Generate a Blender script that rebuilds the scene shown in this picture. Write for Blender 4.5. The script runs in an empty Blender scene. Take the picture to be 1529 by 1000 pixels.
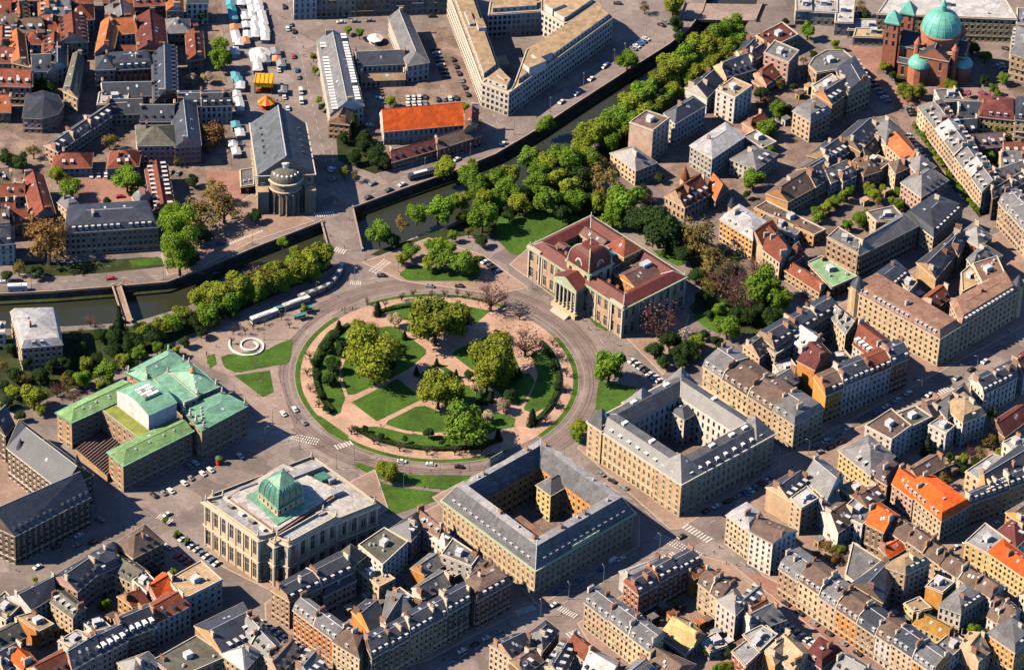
# Aerial view of a European city square: round garden, canal, palaces and slate roofed blocks.
import bpy, bmesh, math, random
from mathutils import Vector, Matrix
random.seed(7)
C=bpy.context.scene; COL=C.collection
# ---- camera, sky, sun, exposure
cam=bpy.data.cameras.new('camera'); cam.lens=153.041; cam.sensor_width=36; cam.clip_start=10; cam.clip_end=9000
co=bpy.data.objects.new('camera',cam); COL.objects.link(co); C.camera=co
_m=Matrix([[0.998955, -0.045709, -0.0], [0.026826, 0.586271, -0.80967], [0.037009, 0.808824, 0.586885]]).to_4x4(); _m.translation=(33.0, -1579.82, 1169.96); co.matrix_world=_m
SUN_EL,SUN_AZ=math.radians(42),math.radians(187)      # direction towards the sun, azimuth from +x
wd=bpy.data.worlds.new('World'); C.world=wd; wd.use_nodes=True
sk=wd.node_tree.nodes.new('ShaderNodeTexSky'); sk.sky_type='NISHITA'; sk.sun_disc=False; sk.sun_elevation=SUN_EL; sk.sun_rotation=math.pi/2-SUN_AZ
sk.air_density=.6; sk.dust_density=.1; sk.ozone_density=7.
wd.node_tree.nodes['Background'].inputs[1].default_value=.11
wd.node_tree.links.new(sk.outputs[0],wd.node_tree.nodes['Background'].inputs[0])
sun=bpy.data.lights.new('sun','SUN'); sun.energy=5.; sun.angle=math.radians(.5); sun.color=(1,.84,.65)
so=bpy.data.objects.new('sun',sun); COL.objects.link(so)
_d=Vector((math.cos(SUN_AZ)*math.cos(SUN_EL),math.sin(SUN_AZ)*math.cos(SUN_EL),math.sin(SUN_EL))); so.rotation_euler=_d.to_track_quat('Z','Y').to_euler(); so.location=(0,0,500)
C.view_settings.view_transform='Standard'; C.view_settings.look='None'; C.view_settings.gamma=1; C.view_settings.use_curve_mapping=False; C.view_settings.exposure=0.85

# ============ survey data: footprints and positions in metres ============
FAR=[(-221.4,43.8),(-179,50.9),(-151.8,56.8),(-127.5,62.5),(-112.9,73.4),(-89.5,93.3),(-59.5,117.4),(-45.3,130.3),(-22.9,147.6),(2.1,165.8),(21.1,181.9),(40.1,204.3),(59.4,230),(82.4,259.7),(105.9,289.4),(116.2,305.6),(123.2,323),(129.1,361.8)]
NEAR=[(-217.9,17.3),(-200.1,20.8),(-170,25.2),(-140,30.7),(-116.7,45.2),(-96.5,62.8),(-75.8,78),(-54.8,92.8),(-39,96.2),(-23.7,99.1),(-8.5,110.9),(6.8,126.7),(25.5,141.2),(41.1,157.4),(60.1,184),(82.7,215.6),(105.8,248.7),(122.7,272.5),(140,298.7),(148.9,322.6),(155.6,364.2)]
BRIDGE={'main': [(-59.5,117.4),(-45.3,130.3),(-39,96.2),(-54.3,93.4)],'foot': [(-152.4,56.8),(-148.8,57.6),(-140.8,30.1),(-144.5,29.8)],'top': [(110.8,314.2),(149.8,316.2),(153.5,332.2),(113.6,330)]}
AREAS=[
('pavement','paving',0.1,[(-21.8,-117.3),(4.5,-93),(9.3,-89.3),(45.2,-148.8),(48.2,-157.5),(4.6,-197.7),(-17,-210),(-61,-213.1),(-65.9,-165.7),(-46.2,-141.9)]),
('pavement','paving',0.1,[(1.4,-88.5),(45.7,-46.7),(91.9,-95),(92,-115.9),(49.7,-159.6),(45.3,-153.3)]),
('pavement','paving',0.1,[(64.1,-48.2),(105.2,-1.3),(154.2,-41.5),(153.9,-54.6),(109.3,-103),(105,-103.3)]),
('pavement','paving',0.1,[(117.2,-10.5),(180,66.9),(275.4,146.1),(308.9,120.8),(279.8,69.4),(161.6,-42.9),(154.3,-37.5)]),
('pavement','paving',0.1,[(140.5,-58),(267.5,31.7),(303.5,55.4),(292.8,-75.4),(257.8,-110.7),(227.3,-144.6),(252.3,-191),(221.8,-193.2),(145,-132.6),(128.7,-106.2)]),
('pavement','paving',0.1,[(65.9,-169.5),(113.6,-118.9),(130.8,-124.5),(219.7,-231.2),(93.7,-239.9)]),
('pavement','paving',0.1,[(-176,-175.8),(-121,-119.9),(-85.5,-150.2),(-82.8,-182.3),(-129.6,-217.9),(-170.6,-220.8)]),
('pavement','paving',0.1,[(-95.1,-136.4),(-24.3,-70.4),(-17,-98.3),(-65.1,-156.7)]),
('pavement','paving',0.1,[(-180.1,-142.6),(-143.9,-107.7),(-148.7,-89.2),(-193.3,-34.2),(-214.4,-55.6)]),
('plaza','plaza',0.06,[(-116.9,12.2),(-100,29.1),(-68.2,58.1),(-58,42.9),(-71.5,15.7),(-71.5,-4.8),(-61.4,-44),(-73.2,-44.9),(-94.1,-6.5),(-106.7,0.2)]),
('pavement','paving',0.1,[(-94.5,138.9),(-62.8,118.8),(-90,99.9),(-113.2,76.1),(-128.1,68.4),(-132.7,85.4)]),
('pavement','paving',0.1,[(30.1,90.2),(42.2,110.5),(114.7,56.5),(108.3,19.3),(102.2,8.6),(83.8,38.2),(58.9,57.4)]),
('pavement','paving',0.1,[(-38.8,86.4),(-8.4,109.2),(17.3,97.4),(39.9,72),(24.5,65.4),(-19.3,72.7)]),
('courtyard','courtyard',0.08,[(-234.6,303.6),(-123,313.3),(-102,132.5),(-135.3,112.9),(-207.2,79.5)]),
('courtyard','courtyard',0.08,[(-42.7,281.7),(-6.2,297.6),(13,230.4),(-34.1,178.6),(-45.4,207.3)]),
('courtyard','courtyard',0.08,[(82.7,206),(146.8,298),(216.5,259.9),(212.3,241.1),(124.7,134),(92.7,165.7)]),
('courtyard','courtyard',0.08,[(216.5,259.9),(284.4,278.1),(320.6,262.5),(312.7,166.3),(278.6,192.6),(260.6,162.1),(237.8,218.9)]),
('courtyard','courtyard',0.08,[(144.2,152.6),(219.3,247.8),(242.1,177.9),(210.8,129.6),(176.8,61.3),(136.8,85.1)]),
('forecourt','red_paving',0.09,[(-178,149.5),(-145.1,152.9),(-142.1,126.2),(-173.6,124.4)]),
('forecourt','red_paving',0.09,[(-117.2,156.7),(-100.4,158.1),(-96.6,129.9),(-104.8,117.5),(-114.8,128.4)]),
('church_square','red_paving',0.09,[(196,297.1),(215.5,295.4),(210.1,271.9),(221,259.8),(236.3,251.4),(232.2,238.2),(225.2,237.6),(217,249.7),(205.7,271.5)]),
('pavement','red_paving',0.09,[(137.3,-130.9),(150.8,-133.5),(220.3,-203.1),(210.1,-203.8),(135.6,-145.2)]),
('lawn','grass',0.12,[(-44.9,34.6),(-50.3,30),(-53.6,20.2),(-55.8,10.6),(-55.7,-0.1),(-53.8,-11.9),(-49.8,-22.1),(-46.1,-31.6),(-42.5,-30.5),(-42.3,-25.5),(-41.1,-20.2),(-42.9,-13.1),(-45.1,-5.9),(-45.3,3.4),(-43.9,16.9),(-43.1,30.6)]),
('lawn','grass',0.12,[(-41.1,30.7),(-20.9,36.4),(-14.9,28.7),(-5.6,18.3),(-13,5.6),(-19.8,-1.3),(-38.3,-17.3),(-41.3,-7.6),(-42.1,2.9),(-40.5,13.1)]),
('lawn','grass',0.12,[(-36.2,-22.7),(-17.7,-4.8),(-6.9,-17.5),(-25.2,-34.6)]),
('lawn','grass',0.12,[(-21.1,-36.9),(-6.2,-22.7),(5.8,-29.6),(7.7,-39.8),(-1.5,-41.8),(-12.5,-40.7)]),
('lawn','grass',0.12,[(-33.4,-41.9),(-24.9,-40.4),(-12.3,-44.6),(-1.4,-45.4),(10.3,-44.8),(24.2,-43.7),(23.7,-51.5),(10.6,-54.4),(-4.8,-54.9),(-19.7,-52.2),(-29.3,-47.1)]),
('lawn','grass',0.12,[(-8.4,-1.1),(-0.1,9.5),(10.2,-0.4),(5.6,-4.7),(-3,-6)]),
('lawn','grass',0.12,[(6.3,18.1),(24.6,33.8),(30.8,28.2),(38.6,0.5),(22.9,-0.7),(13.8,9.3)]),
('lawn','grass',0.12,[(24.1,-2.6),(31.6,-0.1),(41,4.7),(43.5,-0.5),(40.2,-12.6),(36.8,-18.1),(32,-14.6)]),
('lawn','grass',0.12,[(-4.1,-17.3),(8.9,-8.4),(16.7,-6.5),(25.5,-9.8),(25,-17.7),(17.2,-20.9),(7.8,-20.4)]),
('lawn','grass',0.12,[(7.1,-23),(18.1,-23.5),(35.5,-28.7),(34.9,-35.2),(27.9,-37),(24.1,-41.2),(8.6,-42.4)]),
('lawn','grass',0.08,[(-34.7,-67.9),(-31.3,-66.4),(-23.4,-70.2),(-7.9,-73.4),(21.3,-71.6),(20.8,-81.3),(7.9,-83.1),(-7.5,-80.9),(-23.1,-76.8)]),
('lawn','grass',0.08,[(-30.7,-77),(-22.9,-79.5),(-7.4,-83.4),(8,-85.3),(6.6,-89.1),(-17.1,-103.2),(-33.3,-85.9)]),
('lawn','grass',0.12,[(-53.4,-34.1),(-51,-34.6),(-38.1,-47.8),(-39.6,-50.1),(-45.7,-45.2)]),
('lawn','grass',0.12,[(42.4,20.2),(50.7,24.3),(54.8,11.1),(54.2,-3.6),(49.6,-18.5),(44.2,-23.5),(40.4,-21.8),(43.5,-11.1),(46.7,5.1)]),
('lawn','grass',0.12,[(74.1,1.2),(89.6,-2.5),(80.3,-21.6),(72.8,-19.3),(73.2,-8.8)]),
('lawn','grass',0.12,[(-26,50.2),(-19.3,54.2),(-8.9,57.1),(3.2,56.6),(9.8,55.1),(8.6,43.9),(-5,41.4),(-13.1,42.9),(-21.2,42.9)]),
('lawn','grass',0.12,[(10.6,54.4),(21.2,51.8),(15.9,43.1),(13,44.2)]),
('lawn','grass',0.12,[(-20.1,78),(-15.1,85.5),(-2.7,83.7),(16.2,82.3),(14.7,76.5),(-2.4,74.9),(-16.2,74.1)]),
('lawn','grass',0.12,[(-97.5,7.4),(-77.4,13),(-72.1,18.8),(-67.5,21.9),(-68,5),(-76.6,2),(-90.3,-3.7),(-95.3,-0.5)]),
('lawn','grass',0.12,[(-89.7,-7),(-76.2,-2.8),(-73.5,-17.4),(-77.2,-20.6)]),
('lawn','grass',0.12,[(-103.8,6.2),(-101.9,7.7),(-100.6,1.8),(-102.1,-0.4)]),
('garden','garden',0.05,[(29.3,118),(38.9,133.5),(53.6,157.1),(75.5,157.4),(95.7,138.1),(110.8,133.4),(124.8,114),(145.3,104.1),(153.2,84.7),(154.6,43.7),(138.6,42.5),(131.4,46.6),(112.9,60.4),(121.1,73.7),(115.6,96),(112.3,107.2),(82.4,137),(42.8,108.9),(34.7,101)]),
('lawn','grass',0.09,[(97.4,107.5),(109,107),(113.9,97.3),(109,95.4),(100.7,102)]),
('lawn','grass',0.09,[(115.3,55),(130.8,66),(138.8,55.5),(128.1,42.2),(121.7,47.2)]),
('lawn','grass',0.12,[(44.8,76.1),(46.8,77.7),(53,70.4),(51.9,67.9)]),
('lawn','grass',0.12,[(67.1,54),(69.1,54.9),(76.9,45.8),(75.7,42),(71.7,44.7)]),
('lawn','grass',0.09,[(23.9,132.3),(32.4,128.6),(38.1,133.4),(56.4,136.4),(64,131.1),(54.2,123),(41.2,108.8),(39.7,101.4),(31.5,97.9),(22.9,111.7)]),
('garden','garden',0.05,[(-201.9,76.3),(-179.6,73.9),(-134,83.9),(-126.8,76.6),(-157,68.6),(-177.7,64.1),(-199,65.2)]),
('lawn','grass',0.09,[(-147.1,79.3),(-134,83.5),(-128.2,78),(-144.6,74.5)]),
('garden','garden',0.05,[(-217.3,12.2),(-139.6,27.1),(-110.3,43),(-55.2,88.3),(-51,81),(-100.5,35.4),(-117.5,19.9),(-139.8,-2.4),(-175.6,-32.9),(-208.5,-55.1)]),
('garden','garden',0.05,[(-37.6,93),(10,124.7),(60.2,177.6),(105.8,241.3),(141.6,296.2),(144.8,281.9),(82.9,185.3),(41.8,127.2),(29.6,109.5),(7.3,113.3),(-20.2,91.7)]),
('garden','garden',0.05,[(226.5,224),(233.3,227.6),(261.7,153.6),(253.9,147.2)]),
('garden','garden',0.05,[(171.5,149.1),(199.5,168.6),(211.5,146.7),(185,122)]),
('garden','garden',0.05,[(217.3,278.7),(230.2,267.2),(253.5,263),(259.5,251.2),(219.6,253.9)]),
('garden','garden',0.05,[(-58.5,206.2),(-44.1,213.5),(-27,167.4),(-36.4,160.9),(-54.8,171)]),
('garden','garden',0.05,[(206,-48.3),(236.9,-26.4),(248.6,-30.4),(222.6,-71.1)]),
('court_floor','courtyard',0.14,[(-145.9,-60.2),(-121.3,-38.7),(-111.6,-47.8),(-135.2,-78.7)])]
WHERE=['the old quarter beside the fairground', 'the old quarter above the grey wedge', 'the red roofed old town corner', 'the old quarter behind the riverside mansion', 'the wooded bank below the canal', 'the white barracks court behind the orange roofed building', 'the terrace beyond the market square', 'the tree lined right bank of the canal', 'the gardens below the domed church', 'the pale stepped clinic buildings near the church square', 'the far edge by the church', 'the round ended block below the church', 'the slate row below the round-ended block', 'the long pale terrace facing the green planted street', 'the cluster right of the pale terrace', 'the gardens behind the domed palace', 'the school grounds right of the palace garden', 'the corner houses beside the planted street', 'the narrow houses behind the stone block', 'the right edge above the avenue', 'the big stone block', 'the block below the gothic post office', 'the street row below the sand-roofed corner', 'the corner block left of the orange terrace', 'the block between library and ministry', 'the inner courtyard between library and ministry', 'the block below the tram crossing', 'the yard beside the pale yellow shed', 'the bottom edge below the tram crossing', 'the avenue corner right of the tram crossing', 'the long tan terrace by the office palace', 'the yard behind the long tan terrace', 'the shaded street row above the avenue', 'the avenue side opposite the shaded row', 'the corner by the orange mansard roof', 'the long avenue terrace', 'the yard behind the avenue terrace', 'the brown roofed row behind the yard', 'the right edge below the orange mansard', 'the bottom edge below the avenue terrace', 'the yards behind the avenue corner', 'the back gardens of the long tan terrace', 'the courtyards left of the ministry', 'the yards below the tram crossing', 'the courtyards of the post office block', 'the gardens below the church', 'the yards of the school block']
TREE_GROUPS=['the canal bank beyond the palace garden', 'the inner canal bank behind the first row', 'the grove left of the palace', 'the palace garden', 'the round garden', 'the ring road verges', 'the sandy ring path', 'the island by the moored boat', 'the plaza by the spiral bench', 'the near canal bank below the tram street', 'the shady canal bank behind the tram street', 'the bank near the footbridge', 'the bank above the theatre', 'the riverside mansion', 'the fairground edge', 'the foot of the white barracks', 'the far quay by the large office', 'the gardens below the church', 'the planted street beside the pale terrace', 'the school gardens', 'the back gardens near the orange mansard corner', 'the courtyards of the lower blocks', 'the yard below the pale yellow shed', 'the yards behind the avenue terrace', 'the wooded bank below the villa', 'the palace lawns', 'the courtyard gardens', 'the garden arcs']
CAR_GROUPS=['parked in the lot left of the green domed library', 'on the avenue by the library', 'on the avenue below the gothic post office', 'in the shade beside the gothic post office', 'in the yard below the library lot', 'between the theatre and the library', 'on the ring road near the theatre', 'on the ring road below the garden', 'between the ministry and the prefecture court', 'in the corner lot by the large green tree', 'in the shaded street beside the prefecture court', 'along the shaded street above the tram crossing', 'on the avenue below the ministry', 'in the shade along the ministry front', 'in the shaded street of the red roofed row', 'along the avenue beyond the yellow house', 'on the far avenue', 'in the parking bays along the lower avenue', 'on the lower avenue', 'at the bottom of the lower avenue', 'in the lane below the orange mansard corner', 'in the lane left of the orange terrace', 'in the lane between the block and the ministry', 'in the street below the shaded slate row', 'in the court above the orange roof', 'in the front row of the court above the orange roof', 'beside the small tree in the orange roof court', 'in the shaded lot beside the barracks wing', 'along the street left of the large office', 'at the end of the square by the terrace', 'along the far terrace', 'on the street between fairground and barracks', 'in the barracks yard', 'on the quay road near the bus', 'on the shaded quay below the large office', 'parked at the quay corner of the large office', 'near the far bridge', 'behind the large office', 'on the quay junction by the opera house', 'on the ring road above the garden', 'in the triangular lot by the palace', 'by the bridge head', 'along the curved street below the church', 'beside the church corner', 'in the bays of the planted street', 'behind the church by the courthouse', 'in front of the courthouse', 'at the end of the planted street', 'in the mansion forecourt', 'on the quay road below the mansion', 'in the mansion court by the green trees', 'on the quay near the mansion trees', 'in the forecourt beside the opera']
BLD=[
([(-188.3,153.9),(-165.8,188.6),(-169.3,197.7),(-195.2,158.8)],9,'g',0,3,'pm','s','',None,1,'house',None,0,86,1,0),
([(-150.4,158),(-132.1,160.1),(-134.7,177.4),(-153,175.3)],12,'h',0,1,'q','v','',None,0,'town_hall','pinkish red building with broad hipped grey roof near the fairground trees',0,205,1,0),
([(-131.9,160.2),(-121.4,162.6),(-126.3,195.1),(-136.8,192.7)],12,'g',1,1,'q','s','',None,0,'house','pink wing with plain grey gable roof beside the hipped red building',0,264,1,0),
([(-150.4,181.4),(-136.3,182.6),(-136.8,194.7),(-150.9,193.5)],11,'g',0,1,'c','s','',None,1,'house',None,0,212,1,0),
([(-166.5,194.7),(-152.1,196.4),(-154.7,206.9),(-169.1,205.2)],6,'g',0,1,'c','s','',None,0,'house',None,0,167,1,0),
([(-134,195.2),(-108.3,198.6),(-109.7,209.5),(-135.4,206.1)],11,'m',0,2,'w','s','',None,1,'house',None,0,267,1,0),
([(-145.8,197.7),(-136.4,205.2),(-140.7,246),(-150,238.5)],11,'g',1,1,'r','s','',None,1,'house',None,0,232,1,0),
([(-169.2,226.8),(-150.3,230.7),(-153.4,241.7),(-172.3,237.9)],11,'m',0,1,'r','s','',None,1,'house',None,0,169,1,0),
([(-176.7,224),(-169,225.3),(-169.8,235.5),(-177.5,234.2)],12,'h',0,1,'p','s','',None,0,'house',None,0,145,1,0),
([(-171,205.9),(-148.3,208.6),(-150.1,218.3),(-172.8,215.6)],8,'g',0,1,'w','s','',None,0,'house',None,0,157,1,0),
([(-173.1,197.8),(-160.3,200),(-160.4,209),(-173.2,206.8)],9,'f',0,1,'w','w','',None,0,'house',None,0,148,1,0),
([(-178.5,242.5),(-171.6,246.3),(-171.4,272.6),(-178.3,268.8)],10,'g',1,1,'p','o','',None,0,'house',None,0,145,1,0),
([(-171.4,261.7),(-161.9,264.2),(-165.8,275.6),(-175.4,273.1)],9,'g',0,1,'w','o','',None,0,'house',None,0,173,1,0),
([(-179.2,247.8),(-160.2,249.4),(-159.2,255.7),(-178.2,254.1)],6,'g',0,1,'p','r','',None,0,'house',None,0,145,1,0),
([(-158.3,248.7),(-145.3,249.9),(-149.4,277.9),(-162.4,276.8)],9,'g',1,1,'b','u','',None,0,'house',None,0,208,1,0),
([(-175.7,272.9),(-163.4,274.7),(-166,288.8),(-178.2,287.1)],9,'g',1,1,'r','g','',None,0,'house',None,0,164,1,0),
([(-147,267.2),(-135.7,268.7),(-137.1,279.7),(-148.5,278.2)],8,'h',0,1,'b','g','',None,0,'house',None,1,247,1,0),
([(-163.5,285.2),(-148.4,287.8),(-149.7,297.8),(-164.8,295.2)],12,'g',0,1,'r','r','',None,1,'house',None,1,203,1,0),
([(-146.8,281.3),(-140.3,282.2),(-141.9,297.5),(-148.3,296.6)],12,'g',1,1,'p','o','',None,0,'house',None,1,252,1,0),
([(-137.4,288.8),(-128.5,289.9),(-129.5,297.8),(-138.4,296.6)],12,'g',0,1,'w','s','',None,0,'house',None,1,281,1,0),
([(-133.2,244.3),(-126.8,246.8),(-129.6,269),(-136,266.5)],7,'g',1,1,'b','r','',None,0,'house',None,1,283,1,0),
([(-189.2,146),(-172.6,147.9),(-173.1,158.5),(-189.7,156.5)],6,'h',0,1,'w','r','',None,1,'house',None,1,81,1,0),
([(-162.9,146.3),(-150.1,148.9),(-150,161.3),(-162.8,158.8)],7,'h',0,1,'w','r','',None,1,'house',None,1,163,1,0),
([(-208.5,182.4),(-199.2,182.5),(-192,187.2),(-190.2,195.2),(-193.8,203.5),(-201.9,206.8),(-209.1,202.2)],9,'p',0,1,'p','s','',None,0,'assembly_hall','many sided pinkish hall with broad slate cone roof by the narrow street',1,34,1,0),
([(-191.5,206.1),(-184.1,200.4),(-185.2,236.7),(-190.1,240.2)],10,'g',1,1,'s','v','',None,0,'chapel','narrow sandstone chapel with long steep green grey roof beside the dark street',1,94,1,0),
([(-207.6,223.5),(-200.3,224.8),(-202.4,237.8),(-209.6,236.6)],10,'g',0,1,'w','s','',None,1,'house',None,1,51,1,0),
([(-200.1,224.5),(-193.1,229.9),(-194.9,245.9),(-201.9,240.5)],10,'g',1,1,'w','s','',None,0,'house',None,1,74,1,0),
([(-223,207.9),(-208.7,208.2),(-209.9,221.1),(-224.2,220.9)],11,'g',0,1,'p','r','',None,1,'house',None,1,-1,1,0),
([(-222.3,190.5),(-216.4,191),(-218,203.8),(-223.9,203.3)],6,'g',0,1,'b','o','',None,0,'house',None,1,-5,1,0),
([(-224,269.5),(-216,270.2),(-219.1,287),(-227.1,286.3)],10,'g',1,1,'p','o','',None,1,'house',None,2,18,1,0),
([(-195.1,272),(-184.5,274.6),(-186.2,286.8),(-196.8,284.2)],10,'h',0,1,'w','r','',None,1,'house',None,2,105,1,0),
([(-197.4,250),(-185.1,251.7),(-188,270.6),(-200.4,268.9)],10,'g',1,1,'c','r','',None,1,'house',None,2,91,1,0),
([(-204.8,239.9),(-195.2,240.7),(-196.3,254.3),(-206,253.5)],9,'g',1,1,'w','r','',None,1,'house',None,2,65,1,0),
([(-218.4,229),(-211.9,226.7),(-216.6,252.7),(-223.1,255)],10,'g',1,1,'b','o','',None,0,'house',None,2,20,1,0),
([(-219,258.3),(-207.8,259.9),(-210.4,270.3),(-221.6,268.7)],10,'g',0,1,'b','n','',None,1,'house',None,2,29,1,0),
([(-232.6,260.8),(-220.4,261.5),(-221.6,271.3),(-233.8,270.6)],10,'g',0,1,'p','n','',None,1,'house',None,2,-10,1,0),
([(-229.7,244.3),(-221.9,245),(-223.5,257.4),(-231.2,256.8)],10,'g',1,1,'p','r','',None,1,'house',None,2,-8,1,0),
([(-210.3,274),(-201.6,274.7),(-203.2,287),(-211.9,286.2)],10,'g',1,1,'w','o','',None,1,'house',None,2,61,1,0),
([(-206.3,261.7),(-199.8,261.6),(-202.3,274.6),(-208.8,274.7)],9,'h',0,1,'p','r','',None,1,'house',None,2,69,1,0),
([(-204.3,273.9),(-196,274.9),(-198.5,287.8),(-206.8,286.7)],11,'g',0,1,'w','g','',None,1,'house',None,2,78,1,0),
([(-234,272.3),(-225.9,272.3),(-227.3,283.9),(-235.4,283.9)],11,'g',0,1,'c','r','',None,1,'house',None,2,-10,1,0),
([(-229,231.7),(-219.5,232.1),(-220.9,243.4),(-230.4,242.9)],9,'g',0,1,'c','r','',None,1,'house',None,2,-10,1,0),
([(-217,286.5),(-206.7,287.4),(-208.1,298.1),(-218.4,297.2)],11,'g',0,1,'p','r','',None,1,'house',None,2,45,1,0),
([(-196.8,285.6),(-186.3,286.5),(-187.7,299.9),(-198.2,299)],11,'g',0,1,'c','r','',None,1,'house',None,2,105,1,0),
([(-213.9,250),(-206.9,250.4),(-208.8,258.5),(-215.7,258)],8,'h',0,1,'w','r','',None,0,'house',None,2,42,1,0),
([(-179.6,290.4),(-165.6,291.6),(-166.8,303.4),(-180.8,302.1)],10,'g',0,1,'p','r','',None,1,'house',None,2,157,1,0),
([(-176.7,80.8),(-134,89.2),(-140.2,107.6),(-177.8,100.6)],13,'m',0,1,'s','s','se',None,2,'mansion','long brownish stone riverside mansion with slate mansard roof and white dormers',3,97,1,0),
([(-177.6,100.7),(-171.3,103.6),(-177.7,111.5),(-183,107)],12,'m',0,1,'c','g','',None,0,'mansion_wing','short grey roofed wing at the back left of the riverside mansion',3,102,1,0),
([(-144.3,106.6),(-140.1,116.7),(-144.3,120.2),(-148.9,114.2)],12,'m',0,1,'c','g','',None,0,'mansion_wing','short grey roofed wing at the back right of the riverside mansion',3,209,1,0),
([(-137.9,108.6),(-129.5,112.8),(-136,146.7),(-144.4,142.5)],8,'g',1,1,'c','r','',None,1,'house','long red tiled barn like house with two rows of white dormers beside the mansion',3,230,1,0),
([(-193.5,96.8),(-184.8,101.9),(-193.3,131),(-201.3,128.6)],9,'g',1,1,'p','r','',None,0,'house',None,3,50,1,0),
([(-212.9,114.3),(-200.6,115.9),(-201.6,123.5),(-213.8,121.9)],9,'g',0,1,'p','r','',None,1,'house',None,3,-5,1,0),
([(-211.1,100.1),(-203.7,103.3),(-204.4,108.8),(-211.8,105.6)],9,'g',0,1,'w','r','',None,0,'house',None,3,-5,1,0),
([(-206.5,96.1),(-197.3,97.7),(-198.9,104.6),(-208.2,102.9)],8,'g',0,1,'c','r','',None,0,'house',None,3,8,1,0),
([(-201.5,94.7),(-195.1,96.7),(-195.6,100.6),(-201.9,98.6)],7,'g',0,1,'b','o','',None,0,'house',None,3,24,1,0),
([(-212.5,125),(-208.5,125.9),(-209.7,136.2),(-213.8,135.3)],9,'g',0,1,'c','n','',None,1,'house',None,3,0,1,0),
([(-208.3,71.1),(-200.5,72.9),(-201.9,83.8),(-209.6,82.1)],12,'m',0,1,'w','s','',None,1,'house',None,3,-8,1,0),
([(-212.3,89.8),(-205.1,91.5),(-206.2,100.2),(-213.3,98.4)],10,'g',0,1,'c','n','',None,1,'house',None,3,-13,1,0),
([(-99.4,138.4),(-93.2,140.4),(-94.7,154.8),(-100.9,152.8)],4,'f',0,1,'u','g','',None,0,'kiosk','small dark red kiosk with flat grey roof beside the opera house',3,359,1,0),
([(-186,-10.6),(-168.3,-6.5),(-173.9,18.7),(-194.2,16.4)],13,'m',0,1,'s','l','',None,1,'villa','stone villa with white zinc mansard roof standing among trees by the canal',4,33,1,0),
([(-202.5,4.4),(-196.3,5.1),(-197.1,11.8),(-203.3,11.1)],9,'f',0,1,'w','w','',None,0,'house',None,4,-16,1,0),
([(-60.2,194.8),(-44.5,203.4),(-55.9,265.3),(-70.8,260.8)],11,'g',1,1,'w','g','',5.5,2,'barracks','long white wing with grey roof and rows of white dormers beside the tram street',5,493,1,0),
([(-49.4,244.2),(-25.5,248.2),(-27.9,260),(-51.9,256)],8,'g',0,1,'w','s','',None,0,'barracks','white middle wing with slate roof and tall windows behind the courtyard',5,534,1,0),
([(-24.9,243.1),(-14.3,247.3),(-26.4,290.3),(-36.4,287.7)],10,'g',1,1,'w','g','s',None,0,'barracks','white wing with long two tone slate roof and hipped end by the car park',5,608,1,0),
([(-47.2,236.9),(-25.7,240),(-26.4,245.5),(-48,242.3)],4,'g',0,1,'c','t','',None,0,'gallery','low covered gallery along the foot of the white middle wing',5,540,1,0),
([(-59.6,190.5),(-51.4,189.6),(-49.5,199.2),(-56.9,205.1)],10,'g',1,1,'o','n','',None,0,'house','orange brick gable house at the near end of the long white wing',5,494,1,0),
([(-33.5,186.1),(4.7,195.5),(2,211.5),(-36.2,202.1)],8,'g',0,1,'w','O','',7.5,0,'customs_house','white two storey building under one long bright orange tiled roof',5,574,1,0),
([(-28.4,164.3),(-7,177.4),(-8.6,186.5),(-30,173.4)],5,'g',0,1,'r','u','',None,1,'quay_house','low brick quay house with maroon tiled roof and tiny dormers below the orange roof',5,586,1,0),
([(-6.9,174.4),(14.1,188.5),(12.2,197.9),(-8.8,183.8)],7,'g',0,1,'r','n','',None,0,'quay_house','dark brick quay house with brown roof behind the low maroon roof',5,654,1,0),
([(6.4,187.5),(10.7,190.8),(10.7,202.5),(6.4,199.2)],11,'g',1,1,'o','r','',None,0,'house','narrow orange gabled house at the end of the bright orange roof',5,697,1,0),
([(-74,300.7),(-6.8,310),(-7.6,322.7),(-74.8,313.4)],14,'m',0,7,'pcospgc','s','',None,1,'house',None,6,472,1,0),
([(-84,298.1),(-74.3,300.1),(-75.4,313.6),(-85.2,311.6)],13,'g',1,1,'w','r','',None,1,'house',None,6,441,1,0),
([(-4.3,311),(4.5,312.8),(4.2,321.3),(-4.6,319.6)],14,'m',0,1,'w','s','',None,1,'house',None,6,678,1,0),
([(147.3,265),(152.4,272),(141.9,283.8),(137.3,272.7)],8,'g',0,1,'o','s','',None,0,'house',None,7,1125,1,0),
([(133.9,249.3),(146.9,256.8),(139.9,268.8),(128.3,257.2)],8,'g',0,1,'c','s','',None,1,'house',None,7,1086,1,0),
([(123.4,228.7),(130.7,242.6),(122,247.1),(114.1,235.6)],10,'g',0,1,'w','s','',None,0,'house','cream gabled house with dark slate roof behind the white apartment tower',7,1055,1,0),
([(136.9,219.4),(145.6,231.3),(136.2,237.9),(127.6,226.1)],15,'f',0,1,'w','t','',None,1,'apartment_tower','white flat roofed apartment tower beside the canal gardens',7,1097,1,0),
([(107.6,197.5),(122.6,215),(116.4,223),(102.2,206)],13,'h',0,1,'g','s','',None,0,'office_building','slate roofed building with pale grid facade behind the pink tower',7,1008,1,0),
([(96.5,180.8),(104.5,192.6),(93.3,198.5),(85.1,187.3)],19,'f',0,1,'P','n','',None,1,'apartment_tower','tall pink apartment tower with flat brown roof and cream end wall',7,975,1,2),
([(88.9,162.1),(97.5,168.9),(87.2,181),(77.9,174.9)],8,'h',0,1,'c','g','',6,1,'house','cream villa with steep grey pavilion roof at the foot of the pink tower',7,950,1,0),
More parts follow.
